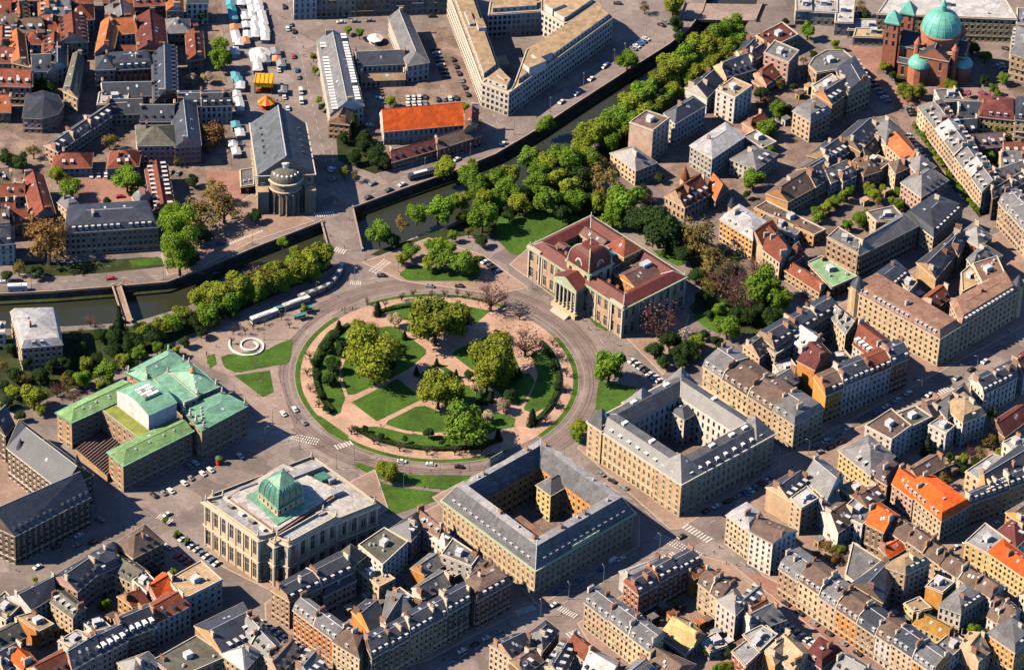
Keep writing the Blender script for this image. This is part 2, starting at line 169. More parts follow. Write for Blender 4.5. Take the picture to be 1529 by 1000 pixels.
([(125.4,169.7),(141.4,190.2),(132.2,201.9),(114.9,180.3)],12,'h',0,1,'g','l','',3,0,'office_building','grey faceted modern block with scattered small windows by the canal houses',7,1063,1,0),
([(150.8,190.8),(157.6,197.3),(147.7,207),(140.9,200.5)],5,'f',0,1,'g','g','',None,0,'hall','flat grey roofed hall beside the faceted grey block',7,1139,1,0),
([(146.6,168.3),(156.2,181.3),(145.9,186.6),(135.9,175.5)],8,'h',0,1,'w','g','',4,1,'house','white villa with grey pyramid roof beyond the brick villa',7,1128,1,0),
([(153.6,248),(159.9,256.6),(153.9,264.2),(147.6,255.6)],7,'g',0,1,'p','r','',None,0,'house',None,7,1145,1,0),
([(146.9,209.2),(153.1,216),(148.4,220.3),(142.3,213.5)],5,'g',0,1,'p','r','',None,0,'house',None,7,1126,1,0),
([(157.3,279),(170.6,292.1),(162.7,303.2),(149.1,289.4)],8,'f',0,1,'c','u','',None,0,'school','building with maroon roof and long teal skylight near the bridge',8,1154,1,0),
([(164.1,253.8),(169.7,265.7),(157.7,274.4),(152,262.5)],15,'f',0,1,'p','g','',None,1,'apartment_tower','pale pink tower house below the teal skylight roof',8,1177,1,0),
([(147.7,265.5),(152.6,271.6),(151.8,278.1),(146.9,271.9)],9,'g',0,1,'w','s','',None,0,'house',None,8,1126,1,0),
([(152.9,247),(163.2,256.7),(152.9,268),(142.7,258.2)],4,'f',0,1,'r','r','',None,0,'house',None,8,1142,1,0),
([(170.7,315.3),(177.1,315.9),(177.3,326.5),(170.8,325.9)],8,'f',0,1,'g','w','',None,1,'house',None,9,1191,1,0),
([(177.5,315.9),(190.4,316),(190.8,328.3),(177.9,328.2)],7,'f',0,1,'g','w','',None,1,'house',None,9,1211,1,0),
([(190.4,306.9),(197.9,307.2),(199.5,328.1),(192,327.8)],8,'f',0,1,'g','w','',None,1,'house',None,9,1249,1,0),
([(197.3,305.6),(216.1,306.6),(217.5,315.1),(198.7,314.2)],5,'f',0,1,'g','w','',None,1,'house',None,9,1269,1,0),
([(199.8,298.7),(215.5,299.1),(216.8,305.5),(201.1,305.2)],4,'f',0,1,'g','t','',None,1,'house',None,9,1277,1,0),
([(210.3,305.7),(281.4,306.8),(275,332.1),(218.2,325.4)],14,'f',0,1,'T','w','',None,1,'courthouse','long tan stone courthouse with pale flat roof behind the domed church',10,1310,1,0),
([(276.9,273.6),(285.8,269.4),(288.6,292),(279.7,296.2)],15,'m',1,1,'t','g','',None,1,'house',None,10,1512,1,0),
([(282,305.4),(289.5,304.3),(290.8,318),(283.3,319)],12,'f',0,1,'g','g','',None,1,'house',None,10,1520,1,0),
([(193.6,232.1),(203.5,241.3),(197.1,261.8),(188.9,251)],14,'m',1,1,'t','s','e',None,1,'house',None,11,1268,1,0),
([(184.8,223.3),(193.7,235.2),(188.8,243.1),(177.6,231)],12,'g',0,1,'o','s','',None,1,'house',None,11,1242,1,2),
([(173.8,206.6),(183,215.6),(176.9,223.8),(166.7,214.2)],12,'m',0,1,'c','g','',None,1,'house',None,11,1210,1,0),
([(174.5,258.9),(178.3,251.9),(189.3,256.1),(197.5,266.5),(192.5,274.3),(183.7,273.6),(177.4,266.5)],11,'f',0,1,'t','g','',None,0,'house',None,11,1207,1,0),
([(179.2,235.8),(189.2,247.9),(185.8,252.4),(176.8,242)],9,'f',0,1,'c','w','',None,1,'house',None,11,1223,1,0),
([(197.1,182.8),(206.2,198),(197.8,207.4),(187.7,191.8)],12,'g',0,1,'b','s','',None,1,'house',None,12,1284,1,0),
([(210.2,189),(218.9,197.5),(211.5,208.6),(204,203.3)],13,'h',0,1,'c','g','',None,1,'house',None,12,1324,1,0),
([(220.1,173),(225.1,178.7),(218.8,195.9),(210.2,189)],13,'g',1,1,'c','o','',None,0,'house',None,12,1357,1,0),
([(183.1,174.9),(190.8,183.2),(181.2,190.4),(173.2,179)],10,'g',0,1,'t','s','',None,1,'house',None,12,1241,1,2),
([(201.3,179),(206.1,188.6),(202.8,196.8),(197.4,188.6)],9,'g',0,1,'b','n','',None,0,'house',None,12,1296,1,0),
([(205.2,170.1),(211.5,179),(200.8,186.5),(194.5,177.6)],8,'f',0,1,'o','n','',None,1,'house',None,12,1310,1,0),
([(224.7,162),(231.8,169.4),(225.1,178.7),(220.1,173)],13,'h',0,1,'p','g','',None,1,'house',None,12,1372,1,0),
([(174.5,162.3),(182.3,170.5),(175.7,176.1),(167.9,167.8)],9,'g',0,1,'t','s','',None,1,'house',None,12,1215,1,0),
([(254.2,150.1),(264,159.2),(239.3,231.4),(227.2,223.3)],13,'g',1,7,'ctcsctc','glg','e',4,1,'house',None,13,1466,1,0),
([(258.3,220),(274.2,218.2),(275.1,232.8),(259.1,234.6)],11,'m',0,1,'y','u','',None,1,'house','cream apartment house with maroon speckled roof and brick chimneys',14,1465,1,0),
([(248.5,222.2),(258.2,222.7),(258.6,235),(248.9,234.5)],9,'g',0,1,'w','s','',None,1,'house',None,14,1435,1,0),
([(239.9,235.8),(249.7,237.9),(247.6,246.8),(237.8,244.7)],9,'f',0,1,'w','g','',None,1,'house',None,14,1406,1,0),
([(245,209.2),(254.9,211.3),(255.3,222.6),(245.4,220.6)],6,'g',0,1,'w','s','',None,1,'house',None,14,1425,1,0),
([(253.7,195.4),(268,198.8),(266.4,208.9),(252.1,205.5)],8,'g',0,1,'m','m','',None,1,'house',None,14,1455,1,0),
([(266.5,177.5),(279.2,177.8),(279.2,190),(266.4,189.7)],9,'g',0,1,'c','g','',None,1,'house',None,14,1498,1,0),
([(275.4,215.5),(283.1,214.6),(284.1,230.5),(276.5,231.4)],13,'m',0,1,'c','s','',None,1,'house',None,14,1519,1,0),
([(268.8,191.4),(278.6,192.2),(278.8,201.5),(268.9,200.7)],8,'g',0,1,'p','r','',None,1,'house',None,14,1502,1,0),
([(112.3,132.5),(124.4,145.1),(115.5,158.6),(102.8,141.1)],8,'g',0,1,'c','r','',7,1,'villa','brick villa with steep red roofs and small pointed turret',15,1023,1,0),
([(127.1,141.5),(133.1,151.7),(128.6,160.4),(123,150.9)],7,'g',1,1,'b','o','',6,0,'villa_wing','orange roofed gabled wing at the right of the turreted villa',15,1069,1,0),
([(143.8,102.3),(152.3,113.7),(137.5,129.5),(128.6,118.1)],12,'m',1,1,'O','l','se',None,1,'institute','ornate orange brick building with pale zinc mansard roof',15,1124,1,0),
([(173.3,116.1),(179.1,121.4),(151.5,143.2),(145.5,136.8)],6.5,'f',1,1,'O','n','',None,0,'school_hall','long modern hall with bright orange end wall and mossy brown flat roof',16,1215,1,0),
([(163.8,115.5),(166.9,121.6),(152.2,133.9),(148.7,127.7)],6,'f',0,1,'w','g','',None,0,'house',None,16,1185,1,0),
([(161.4,141.8),(175.4,156.4),(167.1,166.6),(152.5,147.1)],8,'g',0,1,'o','n','',None,0,'house','house with bright orange end wall and brown roof behind the modern hall',16,1176,1,2),
([(175.3,155.2),(181.7,163),(174.8,173.4),(167.8,165.9)],9,'g',0,1,'t','s','',None,1,'house',None,16,1218,1,0),
([(183,160.1),(192.8,168),(186.7,175.9),(178.2,168.3)],9,'g',0,1,'g','g','',None,1,'house',None,16,1242,1,0),
([(148.7,100.1),(155.5,109.3),(150.8,119.1),(141.9,109.7)],10,'g',0,1,'c','r','',None,0,'house',None,16,1139,1,0),
([(156,88.5),(161,96.8),(154,115.7),(149.5,97)],10,'g',1,1,'c','r','',6,0,'house',None,16,1164,1,0),
([(162.1,90.4),(167,97.2),(165.1,105),(160.3,98.1)],9,'h',0,1,'p','r','',None,0,'house',None,16,1183,1,0),
([(174.5,70.5),(178.2,77.3),(163.3,94.1),(158.6,87.7)],6,'g',1,1,'t','r','',None,0,'annex','low tan annex under a narrow orange red roof below the sports courts',16,1223,1,0),
([(192.6,91.8),(194.4,103),(184.2,113.1),(178.5,104.2)],14,'f',0,1,'t','g','',None,0,'school','square tan school block with flat grey brown roof above the green courts',16,1281,1,0),
([(193.3,90.7),(221.7,117.3),(215.4,127.3),(194.4,103)],14,'g',0,1,'b','g','e',None,0,'school','long stone school with broad slate roof and pale roof lantern',16,1283,1,0),
([(203.4,127),(215.9,129.5),(211.4,138.8),(199.9,133.4)],9,'f',0,1,'c','g','',None,0,'house',None,16,1310,1,0),
([(169.5,93.6),(180.2,73.7),(192.7,84),(176.5,99.4)],6.5,'f',0,1,'k','C','',None,0,'sports_deck','raised green sports courts on a dark stone base',16,1205,1,0),
([(229,113.1),(243.2,136.7),(230.6,144.1),(217.5,129)],12,'m',0,1,'s','s','se',None,2,'house',None,17,1393,1,0),
([(224.9,145.1),(237.4,159.6),(229,170.3),(216.9,155.4)],12,'h',0,1,'p','g','',None,1,'house',None,17,1375,1,0),
([(214,165.7),(225,175.3),(222.9,181.5),(211.9,171.9)],12,'h',0,1,'c','n','',None,1,'house',None,17,1338,1,0),
([(220.6,152.2),(226,159.4),(223.8,166),(218.4,158.8)],11,'f',0,1,'r','n','',None,1,'house',None,17,1361,1,0),
([(199.1,166.2),(206,170.6),(203.8,179.5),(196.9,175.2)],9,'h',0,1,'o','n','',None,1,'house',None,17,1291,1,0),
([(188.8,160.8),(194.1,165.8),(191.7,171.7),(186.5,166.7)],8,'g',0,1,'g','s','',None,1,'house',None,17,1260,1,0),
([(249.9,106.8),(255.9,115.2),(249,124.2),(241.9,114.8)],12,'h',0,1,'r','g','',5,1,'house',None,18,1461,1,0),
([(239.8,100.2),(243.4,112),(239.9,116.9),(235.3,107.8)],12,'g',0,1,'t','s','',None,1,'house',None,18,1430,1,0),
([(228.4,80.4),(242.4,107.6),(238.1,113.1),(221.4,90.8)],11,'g',0,1,'t','s','',None,1,'house',None,18,1396,1,0),
([(246.6,89.3),(259,98.1),(252.5,105.5),(244.8,93.4)],12,'h',0,1,'g','g','',None,1,'house',None,18,1453,1,0),
([(204,61.9),(214.9,78.2),(209.5,86.3),(196.7,71.1)],13,'m',0,1,'g','s','',None,2,'house',None,18,1321,1,0),
([(215.1,65.6),(218.2,71.4),(215.3,78.2),(212.1,72.4)],13,'f',0,1,'w','t','',None,1,'house',None,18,1357,1,0),
([(241.2,71.2),(250.3,79.6),(246.9,92.2),(241.6,84.6)],10,'f',0,1,'o','t','',None,1,'house',None,18,1439,1,0),
([(226.5,58.2),(233.5,67.1),(229.8,75.1),(222.9,66.2)],8,'g',0,1,'p','r','',None,1,'house',None,18,1393,1,0),
([(279.8,99.8),(290.7,113),(271.7,149.7),(261.5,140.7)],14,'m',1,4,'tcst','g','',None,1,'house',None,19,1558,1,0),
([(259.1,144.9),(275.9,160.5),(273,167.9),(259,152.4)],13,'g',0,2,'k','v','',None,1,'house',None,19,1483,1,0),
([(263.9,162.6),(276.7,171.2),(272.6,178.4),(259.8,169.8)],12,'g',0,1,'c','g','',None,1,'house',None,19,1494,1,0),
([(227.2,24.5),(237.5,35.5),(200.5,72.8),(187.1,61.2)],16,'m',1,1,'T','B','',1,2,'apartment_block','cream stone range with brown flat mansard roof and domed corner turret',20,1404,1,1),
([(237.5,35.5),(264.9,64.6),(260.6,79),(233.6,53.8)],16,'m',0,1,'T','B','',1,2,'apartment_block','stone range with brown roof and shaded street front right of the domed turret range',20,1436,1,1),
([(249.1,69.6),(260.2,78.3),(257.4,92.3),(245.5,84.9)],16,'f',0,1,'t','B','',None,0,'apartment_block','inner brown roofed stone range closing the yard of narrow houses',20,1466,1,0),
([(-156.6,-115.8),(-144.3,-104.2),(-180.3,-67.6),(-183.2,-87.9)],16,'g',1,1,'k','s','e',9,0,'post_office','gothic stone hall with steep slate roof and corner turret facing the theatre',20,92,1,0),
([(-185.2,-78),(-182,-70.2),(-191.2,-60.7),(-194.9,-67.3)],15,'g',0,1,'k','s','',7,0,'post_office','small steep roofed stone wing above the gothic hall',20,8,1,0),
([(-172.6,-148.2),(-143.8,-119.4),(-153.6,-108.5),(-191.5,-136.7)],16,'g',0,1,'k','s','',9,1,'post_office','long gothic stone range with dark slate roof lining the avenue',20,22,1,0),
([(-122,-154.2),(-111.2,-143.5),(-119.3,-133.8),(-129.9,-146.9)],12,'h',0,1,'b','n','',None,1,'house',None,21,199,1,0),
([(-136.3,-168),(-128.4,-161.3),(-130.8,-149.1),(-142.1,-160.5)],14,'m',0,1,'p','s','',None,1,'house',None,21,143,1,0),
([(-143.1,-179.1),(-136.5,-168.2),(-142.9,-160.5),(-153.7,-172.5)],14,'g',0,1,'p','s','',None,1,'house',None,21,115,1,0),
([(-160.9,-189.7),(-153,-180.8),(-155.1,-170.3),(-170.1,-183.2)],11,'g',0,1,'w','s','',None,0,'house',None,21,47,1,0),
([(-171.1,-195.7),(-166.9,-187.4),(-173.1,-179.6),(-179.9,-189.5)],10,'f',0,1,'w','v','',None,1,'house',None,21,8,1,0),
([(-143.2,-195),(-139.6,-189.7),(-147.9,-180.3),(-152.1,-186.5)],12,'g',1,1,'c','v','',None,1,'house',None,21,109,1,0),
([(-119.8,-169.1),(-115.8,-162.3),(-125.1,-152.9),(-129.4,-162.9)],11,'g',1,1,'c','v','',None,1,'house',None,21,202,1,0),
([(-114.5,-176.2),(-111.6,-170.9),(-115.9,-165.2),(-119.8,-170.4)],12,'f',0,1,'w','g','',None,1,'house',None,21,218,1,0),
([(-109,-180),(-103.4,-175.4),(-109,-164.7),(-114.8,-173.5)],12,'g',0,1,'p','O','',None,0,'house',None,21,237,1,0),
([(-109.2,-197.6),(-96.7,-186.1),(-105.1,-179.1),(-114.3,-190)],14,'g',0,1,'w','r','',4,1,'house',None,21,230,1,0),
([(-98.3,-181.6),(-84.6,-168.9),(-93.3,-158.4),(-105,-170.6)],14,'f',0,1,'g','t','',None,1,'house','corner house with flat sand coloured roof facing the green domed library',21,275,1,0),
([(-119.9,-209.3),(-109.1,-201.6),(-113.9,-189.7),(-124.7,-198.4)],15,'g',0,1,'b','s','',None,2,'house',None,21,187,1,0),
([(-129.8,-221.2),(-119.9,-212),(-125.2,-203.9),(-134.4,-211.5)],15,'g',0,1,'p','s','',None,2,'house',None,22,147,1,0),
([(-138.8,-230.6),(-129.8,-221.2),(-134.4,-211.5),(-142.5,-221)],15,'g',0,1,'m','s','',None,1,'house',None,22,110,1,0),
([(-159.7,-230.1),(-156,-225.4),(-160.3,-219.1),(-165.4,-224.4)],13,'g',1,1,'p','O','',None,0,'house',None,22,34,1,0),
([(-151.7,-237.3),(-139.4,-227.6),(-144,-217.4),(-157.1,-230.5)],14,'g',0,1,'c','r','',None,1,'house',None,22,60,1,0),
([(-156.3,-201.8),(-151.9,-197.7),(-160,-191.3),(-165.1,-194.1)],10,'f',0,1,'O','t','',None,1,'house',None,22,59,1,2),
([(-170.6,-217.2),(-162.1,-208.7),(-168.1,-202.2),(-175.9,-209.5)],12,'g',0,1,'b','v','',None,1,'house',None,22,0,1,0),
([(-167,-229.4),(-160.6,-222.9),(-167.3,-214.5),(-173.1,-220.5)],12,'g',0,1,'c','s','',None,1,'house',None,22,8,1,0),
([(-140.5,-210.3),(-135.5,-202.1),(-140.9,-200),(-146.8,-206.2)],8,'f',0,1,'w','w','',None,1,'house',None,22,112,1,0),
([(-133.7,-199.5),(-128.2,-196.9),(-133.1,-191.6),(-137.8,-195.3)],9,'f',0,1,'w','g','',None,1,'house',None,22,141,1,0),
([(-119.4,-182.7),(-114.5,-180),(-121.3,-174.7),(-125,-177.3)],10,'g',0,1,'o','r','',None,0,'house',None,22,199,1,0),
([(-78.8,-215.3),(-68.6,-205.9),(-74.2,-184.3),(-91,-199.1)],14,'g',0,1,'o','s','',None,1,'house',None,23,335,1,2),
([(-97,-229.6),(-78.7,-215),(-91.3,-204),(-106.5,-219.6)],11,'f',0,1,'b','v','',None,1,'house',None,23,264,1,0),
([(-70,-224.6),(-64.9,-214.3),(-70.2,-210),(-78.7,-216.4)],14,'h',0,1,'t','l','',None,1,'house',None,23,364,1,0),
([(-114.7,-230.6),(-105.6,-221.2),(-110.4,-215.4),(-120.6,-222.2)],11,'h',0,1,'c','g','',None,1,'house',None,23,199,1,0),
([(-60.4,-218.7),(-55.4,-210.3),(-67.4,-191.8),(-73.9,-202.4)],14,'g',1,2,'c','g','',None,1,'house',None,23,401,1,0),
([(-55.6,-226.7),(-48.4,-214.6),(-54.6,-208.9),(-59.5,-221.7)],14,'g',0,1,'p','n','',None,1,'house',None,23,417,1,0),
([(-42,-226.7),(-37.3,-220.3),(-45.8,-211.4),(-48.8,-221.1)],12,'g',0,1,'g','g','',None,1,'house',None,23,466,1,0),
([(-54.3,-182),(-29.3,-160.5),(-36.6,-149.7),(-62.5,-174.9)],15,'m',0,2,'t','s','',None,1,'house',None,24,432,1,0),
([(-33.8,-206.6),(-28.2,-198.6),(-46.8,-180.3),(-52.4,-187.3)],15,'m',1,2,'R','g','',None,2,'house',None,24,501,1,0),
([(-24,-215.1),(-22.3,-204.6),(-28.2,-198.6),(-33.8,-206.6)],15,'m',1,1,'c','n','',None,1,'house',None,24,534,1,0),
([(-18.1,-217),(20.7,-177.6),(16.7,-167.5),(-22.5,-204.7)],16,'m',0,5,'kbtbk','s','',None,2,'house',None,24,556,1,0),
([(23.6,-175.2),(36.4,-162.8),(30.2,-154.8),(19.1,-164.9)],15,'m',0,1,'r','n','',None,2,'house',None,24,713,1,0),
([(21.6,-162.3),(29.8,-153.8),(24.1,-148.1),(19.5,-160.1)],13,'g',0,1,'b','n','',None,1,'house',None,24,707,1,0),
([(19.9,-151),(22.4,-144.9),(12.1,-135.3),(8.4,-144.7)],13,'f',0,1,'g','g','',None,1,'house',None,24,702,1,0),
([(8.9,-137.3),(11.8,-132.6),(6.9,-127.7),(3.8,-132)],12,'h',0,1,'w','l','',None,1,'house',None,24,665,1,0),
([(5.1,-131.9),(6.5,-127),(-1.5,-117.1),(-2.1,-125.3)],13,'g',1,1,'m','b','',None,1,'house',None,24,653,1,0),
([(-6.1,-135.2),(-2.6,-127.8),(-3.9,-117.4),(-14.2,-129.6)],14,'h',0,1,'m','s','',None,1,'house',None,24,613,1,0),
([(-17.1,-153.7),(-8.1,-138.7),(-17.4,-131),(-26.7,-142.4)],14,'f',0,1,'w','v','',None,1,'house','white house with flat grey roof carrying a green box beside the library',24,571,1,0),
([(-17.9,-162.3),(-12.7,-157.5),(-23.7,-146.6),(-28.6,-150.7)],9,'f',0,1,'c','t','',None,1,'house',None,24,566,1,0),
([(-40.2,-171.5),(-29,-161.4),(-37.9,-151.3),(-43,-158.7)],11,'h',0,1,'p','s','',7,1,'house',None,25,485,1,0),
([(-31,-155.9),(-25.4,-148.4),(-31,-142.7),(-36.5,-150.2)],14,'p',0,1,'c','v','',6,1,'house',None,25,521,1,0),
([(-19.7,-193.2),(-14.5,-185.5),(-22.6,-174.6),(-27.3,-181.3)],11,'g',0,1,'O','s','',None,0,'house',None,25,554,1,2),
([(-12,-196.2),(-2.7,-185),(-13.2,-172.9),(-14.7,-192.7)],13,'g',0,1,'w','g','',None,0,'house',None,25,581,1,0),
([(0.7,-152.1),(7.7,-145.7),(2.4,-140),(-3.9,-148.9)],9,'g',0,1,'O','g','',None,0,'house',None,25,634,1,2),
([(0.7,-169.6),(10.8,-160.8),(6.6,-152.7),(-2.9,-164.1)],10,'g',0,1,'w','g','',None,1,'house',None,25,631,1,0),
([(-3.2,-183.1),(-0.2,-176.8),(-9,-168),(-13.2,-172)],13,'f',0,1,'b','v','',None,1,'house',None,25,615,1,0),
([(11.1,-153.4),(18.4,-145.8),(15.9,-143.1),(8.8,-150.1)],8,'f',0,1,'g','l','',None,1,'house',None,25,670,1,0),
([(13.2,-172.1),(16.4,-168.4),(14.4,-163.9),(10.9,-168.8)],12,'g',0,1,'w','n','',None,1,'house',None,25,676,1,0),
([(91,-166.1),(117,-141.6),(110.2,-135.7),(84.7,-158)],14,'m',0,3,'r','s','',None,2,'house',None,26,954,1,0),
([(95.8,-202.9),(101.5,-191.3),(74.8,-163.2),(68.3,-172)],14,'m',1,3,'c','g','',None,1,'house',None,26,971,1,0),
([(125.5,-167.8),(131.6,-158.1),(122.3,-149.2),(116,-156.9)],14,'m',1,2,'c','n','',None,1,'house',None,26,1077,1,0),
([(131.2,-175.8),(135.9,-168.2),(130.3,-159.2),(124.7,-167.9)],14,'h',0,1,'w','g','',None,1,'house',None,26,1097,1,0),
([(135.7,-171.6),(143.4,-163),(139.3,-156.1),(133.6,-166)],13,'g',0,1,'b','g','',None,1,'house',None,26,1113,1,0),
([(114.8,-148.4),(118.9,-144.3),(116.4,-141.2),(112.6,-145.2)],10,'g',0,1,'O','o','',None,0,'house',None,26,1037,1,0),
([(113.3,-188.8),(117.9,-180.3),(110.5,-170.5),(101.7,-181.7)],6,'g',1,1,'y','y','',None,0,'house',None,26,1032,1,0),
([(110.4,-193.8),(114.2,-187.4),(103.1,-178.5),(100.2,-182.7)],6,'f',0,1,'k','s','',None,0,'house',None,26,1022,1,0),
([(102.8,-218.1),(113.1,-205.7),(100.3,-197.7),(96.3,-207.1)],11,'g',1,1,'b','n','',None,1,'house',None,26,995,1,0),
([(135.2,-205.6),(147.8,-186.5),(144.4,-181.6),(130.7,-198.1)],12,'f',0,1,'r','l','',None,1,'house',None,27,1113,1,0),
([(138.6,-181.6),(151.2,-173.6),(141.9,-165.1),(135.9,-172.7)],11,'g',0,1,'w','g','',None,1,'house',None,27,1124,1,0),
([(121.4,-189),(127.4,-185.4),(123.7,-178.7),(117.8,-183.9)],5,'f',0,1,'g','w','',None,1,'house',None,27,1061,1,0),
([(147.5,-204.5),(155,-193.9),(151.5,-188.5),(144.7,-198)],13,'g',0,1,'o','t','',None,1,'house',None,27,1158,1,0),
([(87.4,-150.4),(100,-139.4),(97.8,-137.8),(84.4,-145.9)],10,'g',0,1,'g','l','',None,0,'house',None,27,941,1,0),
([(51.4,-201.4),(57.1,-189.8),(52.5,-184.7),(45.4,-194)],12,'h',0,1,'r','s','',None,1,'house',None,28,810,1,0),
([(39.2,-208.3),(47,-201.6),(38.9,-195.4),(31.1,-201.6)],13,'g',0,1,'c','s','',None,1,'house',None,28,765,1,0),
([(70.3,-208.2),(74,-201),(66.5,-193.2),(62.9,-198.4)],12,'g',1,1,'g','r','',None,0,'house',None,28,878,1,0),
([(76.9,-221.1),(85.1,-209.1),(73.8,-200.7),(68.9,-213.6)],12,'g',1,1,'c','l','',None,1,'house',None,28,901,1,0),
([(59.6,-217.5),(63.9,-202.8),(58.6,-199),(52.7,-211.4)],12,'g',0,1,'c','s','',None,1,'house',None,28,838,1,0),
([(44.5,-217.3),(50.9,-210.2),(45.7,-203.9),(39.3,-211)],12,'g',0,1,'b','n','',None,1,'house',None,28,784,1,0),
([(87,-224.2),(97,-212.5),(89.8,-208.5),(81.2,-220.2)],12,'g',0,1,'t','g','',None,1,'house',None,28,938,1,0),
([(137.9,-120.9),(142.8,-111.2),(137.1,-104.9),(129.7,-111.5)],15,'m',1,1,'c','l','',None,1,'house','cream corner house with pale grey roof at the tram crossing',29,1118,1,0),
([(147.6,-132.3),(158,-122.9),(143,-114.5),(138.1,-124.7)],18,'g',1,1,'W','n','',2.5,0,'apartment_tower','tall block with white concrete piers and brown roof on the avenue',29,1154,1,0),
([(159.3,-44.1),(172.7,-31.3),(132.2,11),(119.4,-2.8)],15,'m',1,4,'T','gnng','s',None,1,'house',None,30,1186,1,0),
([(151.8,13.2),(181.8,44.9),(174.2,52.8),(144.4,22.8)],15,'m',0,3,'s','s','',None,1,'house',None,30,1156,1,0),
([(184.5,27),(192,36.3),(178.9,53),(176.2,44.4)],14,'g',1,2,'c','g','',None,1,'house',None,30,1262,1,0),
([(152.4,11.7),(158.9,18.9),(152.7,25.9),(145.8,21.3)],12,'f',0,1,'m','t','',None,1,'house',None,31,1158,1,0),
([(167.5,14.9),(173.5,23.8),(166.1,34.4),(160.6,21.5)],12,'g',1,1,'w','l','',None,1,'house',None,31,1207,1,0),
([(145.2,11.1),(149.3,16.8),(143.9,24.5),(139,18.7)],12,'g',0,1,'c','s','',None,1,'house',None,31,1134,1,0),
([(153.6,-12.1),(161.7,-3.5),(155.6,2.6),(148.3,-4.6)],9,'g',0,1,'c','g','',None,1,'house',None,31,1163,1,0),
([(155.6,1.3),(162.8,4.5),(159.1,13.6),(152.6,9.1)],8,'f',0,1,'w','w','',None,1,'house',None,31,1168,1,0),
([(169.2,-1.5),(176,10.5),(172.3,17.2),(163,3.7)],15,'g',1,1,'O','u','',None,0,'house',None,31,1215,1,2),
([(180.3,8.3),(188.4,10.2),(183.8,19.6),(176.5,15)],9,'f',0,1,'w','t','',None,0,'house',None,31,1249,1,0),
([(195.2,8.9),(203.1,22),(193.4,33.8),(188.4,17.8)],15,'g',1,1,'w','r','',None,2,'house',None,31,1300,1,0),
([(173.8,-22.8),(212.2,7.5),(206.6,18.5),(168.9,-9.8)],16,'m',0,4,'OwgrS','nsrs','',None,2,'house',None,32,1233,1,2),
([(201.8,-50.6),(210.2,-40.7),(202.7,-30.4),(191.9,-42.4)],14,'f',0,1,'w','n','',None,1,'house',None,33,1330,1,0),
([(211,-38),(219.8,-30.6),(214,-24.3),(204.9,-30.7)],13,'f',0,1,'g','v','',None,1,'house',None,33,1359,1,0),
([(192,-73.6),(202,-60.1),(192.1,-46.8),(180.1,-58.2)],12,'h',1,1,'y','g','',None,1,'house',None,33,1300,1,0),
([(198.7,-78.4),(204.6,-67.6),(199.6,-63.3),(192.1,-72.3)],11,'m',1,1,'o','m','',None,1,'house',None,33,1323,1,0),
([(209.6,-88.8),(215.8,-80.3),(207.2,-71),(202.2,-80.1)],12,'g',1,1,'p','O','',None,0,'house',None,33,1362,1,0),
([(227.9,-30.7),(238.8,-16.2),(236.2,-6.9),(224.2,-22.8)],13,'h',0,1,'w','s','',6,1,'house',None,33,1415,1,0),
([(234.5,-35.4),(243.4,-29.1),(235.6,-16.4),(227.5,-25.1)],14,'m',0,1,'w','t','',None,1,'house',None,33,1438,1,0),
([(245.2,-12.4),(261.2,2.4),(257.9,12),(239.8,-3.2)],13,'m',0,2,'w','s','',None,2,'house',None,33,1469,1,0),
([(253.8,-33.7),(265.7,-19.2),(260.7,-12.8),(248.5,-25.9)],7,'g',0,1,'b','u','',None,0,'house',None,33,1500,1,0),
([(214,-68.4),(224.7,-58.4),(219.6,-52.2),(208.9,-63.3)],6,'g',0,1,'p','n','',None,0,'house',None,33,1372,1,0),
([(223.4,-29.6),(227.7,-24.7),(221.1,-15.9),(216,-20.7)],10,'g',0,1,'m','s','',None,0,'house',None,33,1398,1,0),
([(226.5,-41),(229.7,-36.3),(224.6,-31.5),(220.5,-36)],12,'f',0,1,'w','w','',None,1,'house',None,33,1412,1,0),
([(242.4,-85.2),(260.3,-72),(258.2,-51.4),(240.7,-72.5)],13,'g',0,1,'o','s','',6,2,'house',None,34,1475,1,0),
([(241.8,-73.3),(252.1,-56.2),(246.8,-54.1),(235.3,-66.5)],10,'f',0,1,'c','l','',None,1,'house',None,34,1469,1,0),
([(264.7,7.6),(271.7,17.6),(266.6,23.9),(260.1,15.3)],12,'g',0,1,'w','u','',None,1,'house',None,34,1529,1,0),
([(257.1,-49.5),(263.8,-42.6),(259.5,-37.8),(252.9,-43.5)],10,'f',0,1,'w','w','',None,1,'house',None,34,1516,1,0),
([(221.3,-104),(233.1,-92.9),(220.6,-78),(207.3,-84.5)],13,'m',1,1,'c','O','s',None,2,'house','cream corner house with bright orange mansard roof and white dormers',34,1406,1,0),
([(233.3,-93.3),(260,-75.7),(256.3,-68.5),(232.6,-87.6)],13,'m',0,3,'o','s','',None,2,'house',None,34,1445,1,0),
([(212.2,-208),(220,-197.8),(160.1,-131.4),(150.3,-143.9)],14,'m',1,8,'OcwtOcct','gsnsngng','',None,2,'house',None,35,1393,1,0),
([(203.2,-149.1),(214.1,-140.4),(206,-134.4),(194.9,-144.7)],18,'m',0,1,'c','t','se',None,2,'apartment_tower','tall cream mansard house standing alone in the yard with shaded long side',36,1352,1,0),
([(186.8,-108.9),(194,-98.6),(185,-91.7),(177.8,-102.3)],12,'f',0,1,'w','g','',None,1,'house',None,36,1286,1,0),
([(176.9,-112.3),(182.8,-105.2),(176,-94.7),(171.1,-100.2)],10,'g',0,1,'w','n','',None,1,'house',None,36,1252,1,0),
([(195.5,-114.7),(202,-104.2),(195.3,-97.1),(189.5,-110)],13,'g',1,1,'b','O','',None,0,'house',None,36,1318,1,0),
([(193,-160.6),(197.3,-147.3),(194.4,-136.9),(182,-150.7)],13,'g',0,1,'k','s','',None,0,'house',None,36,1316,1,2),
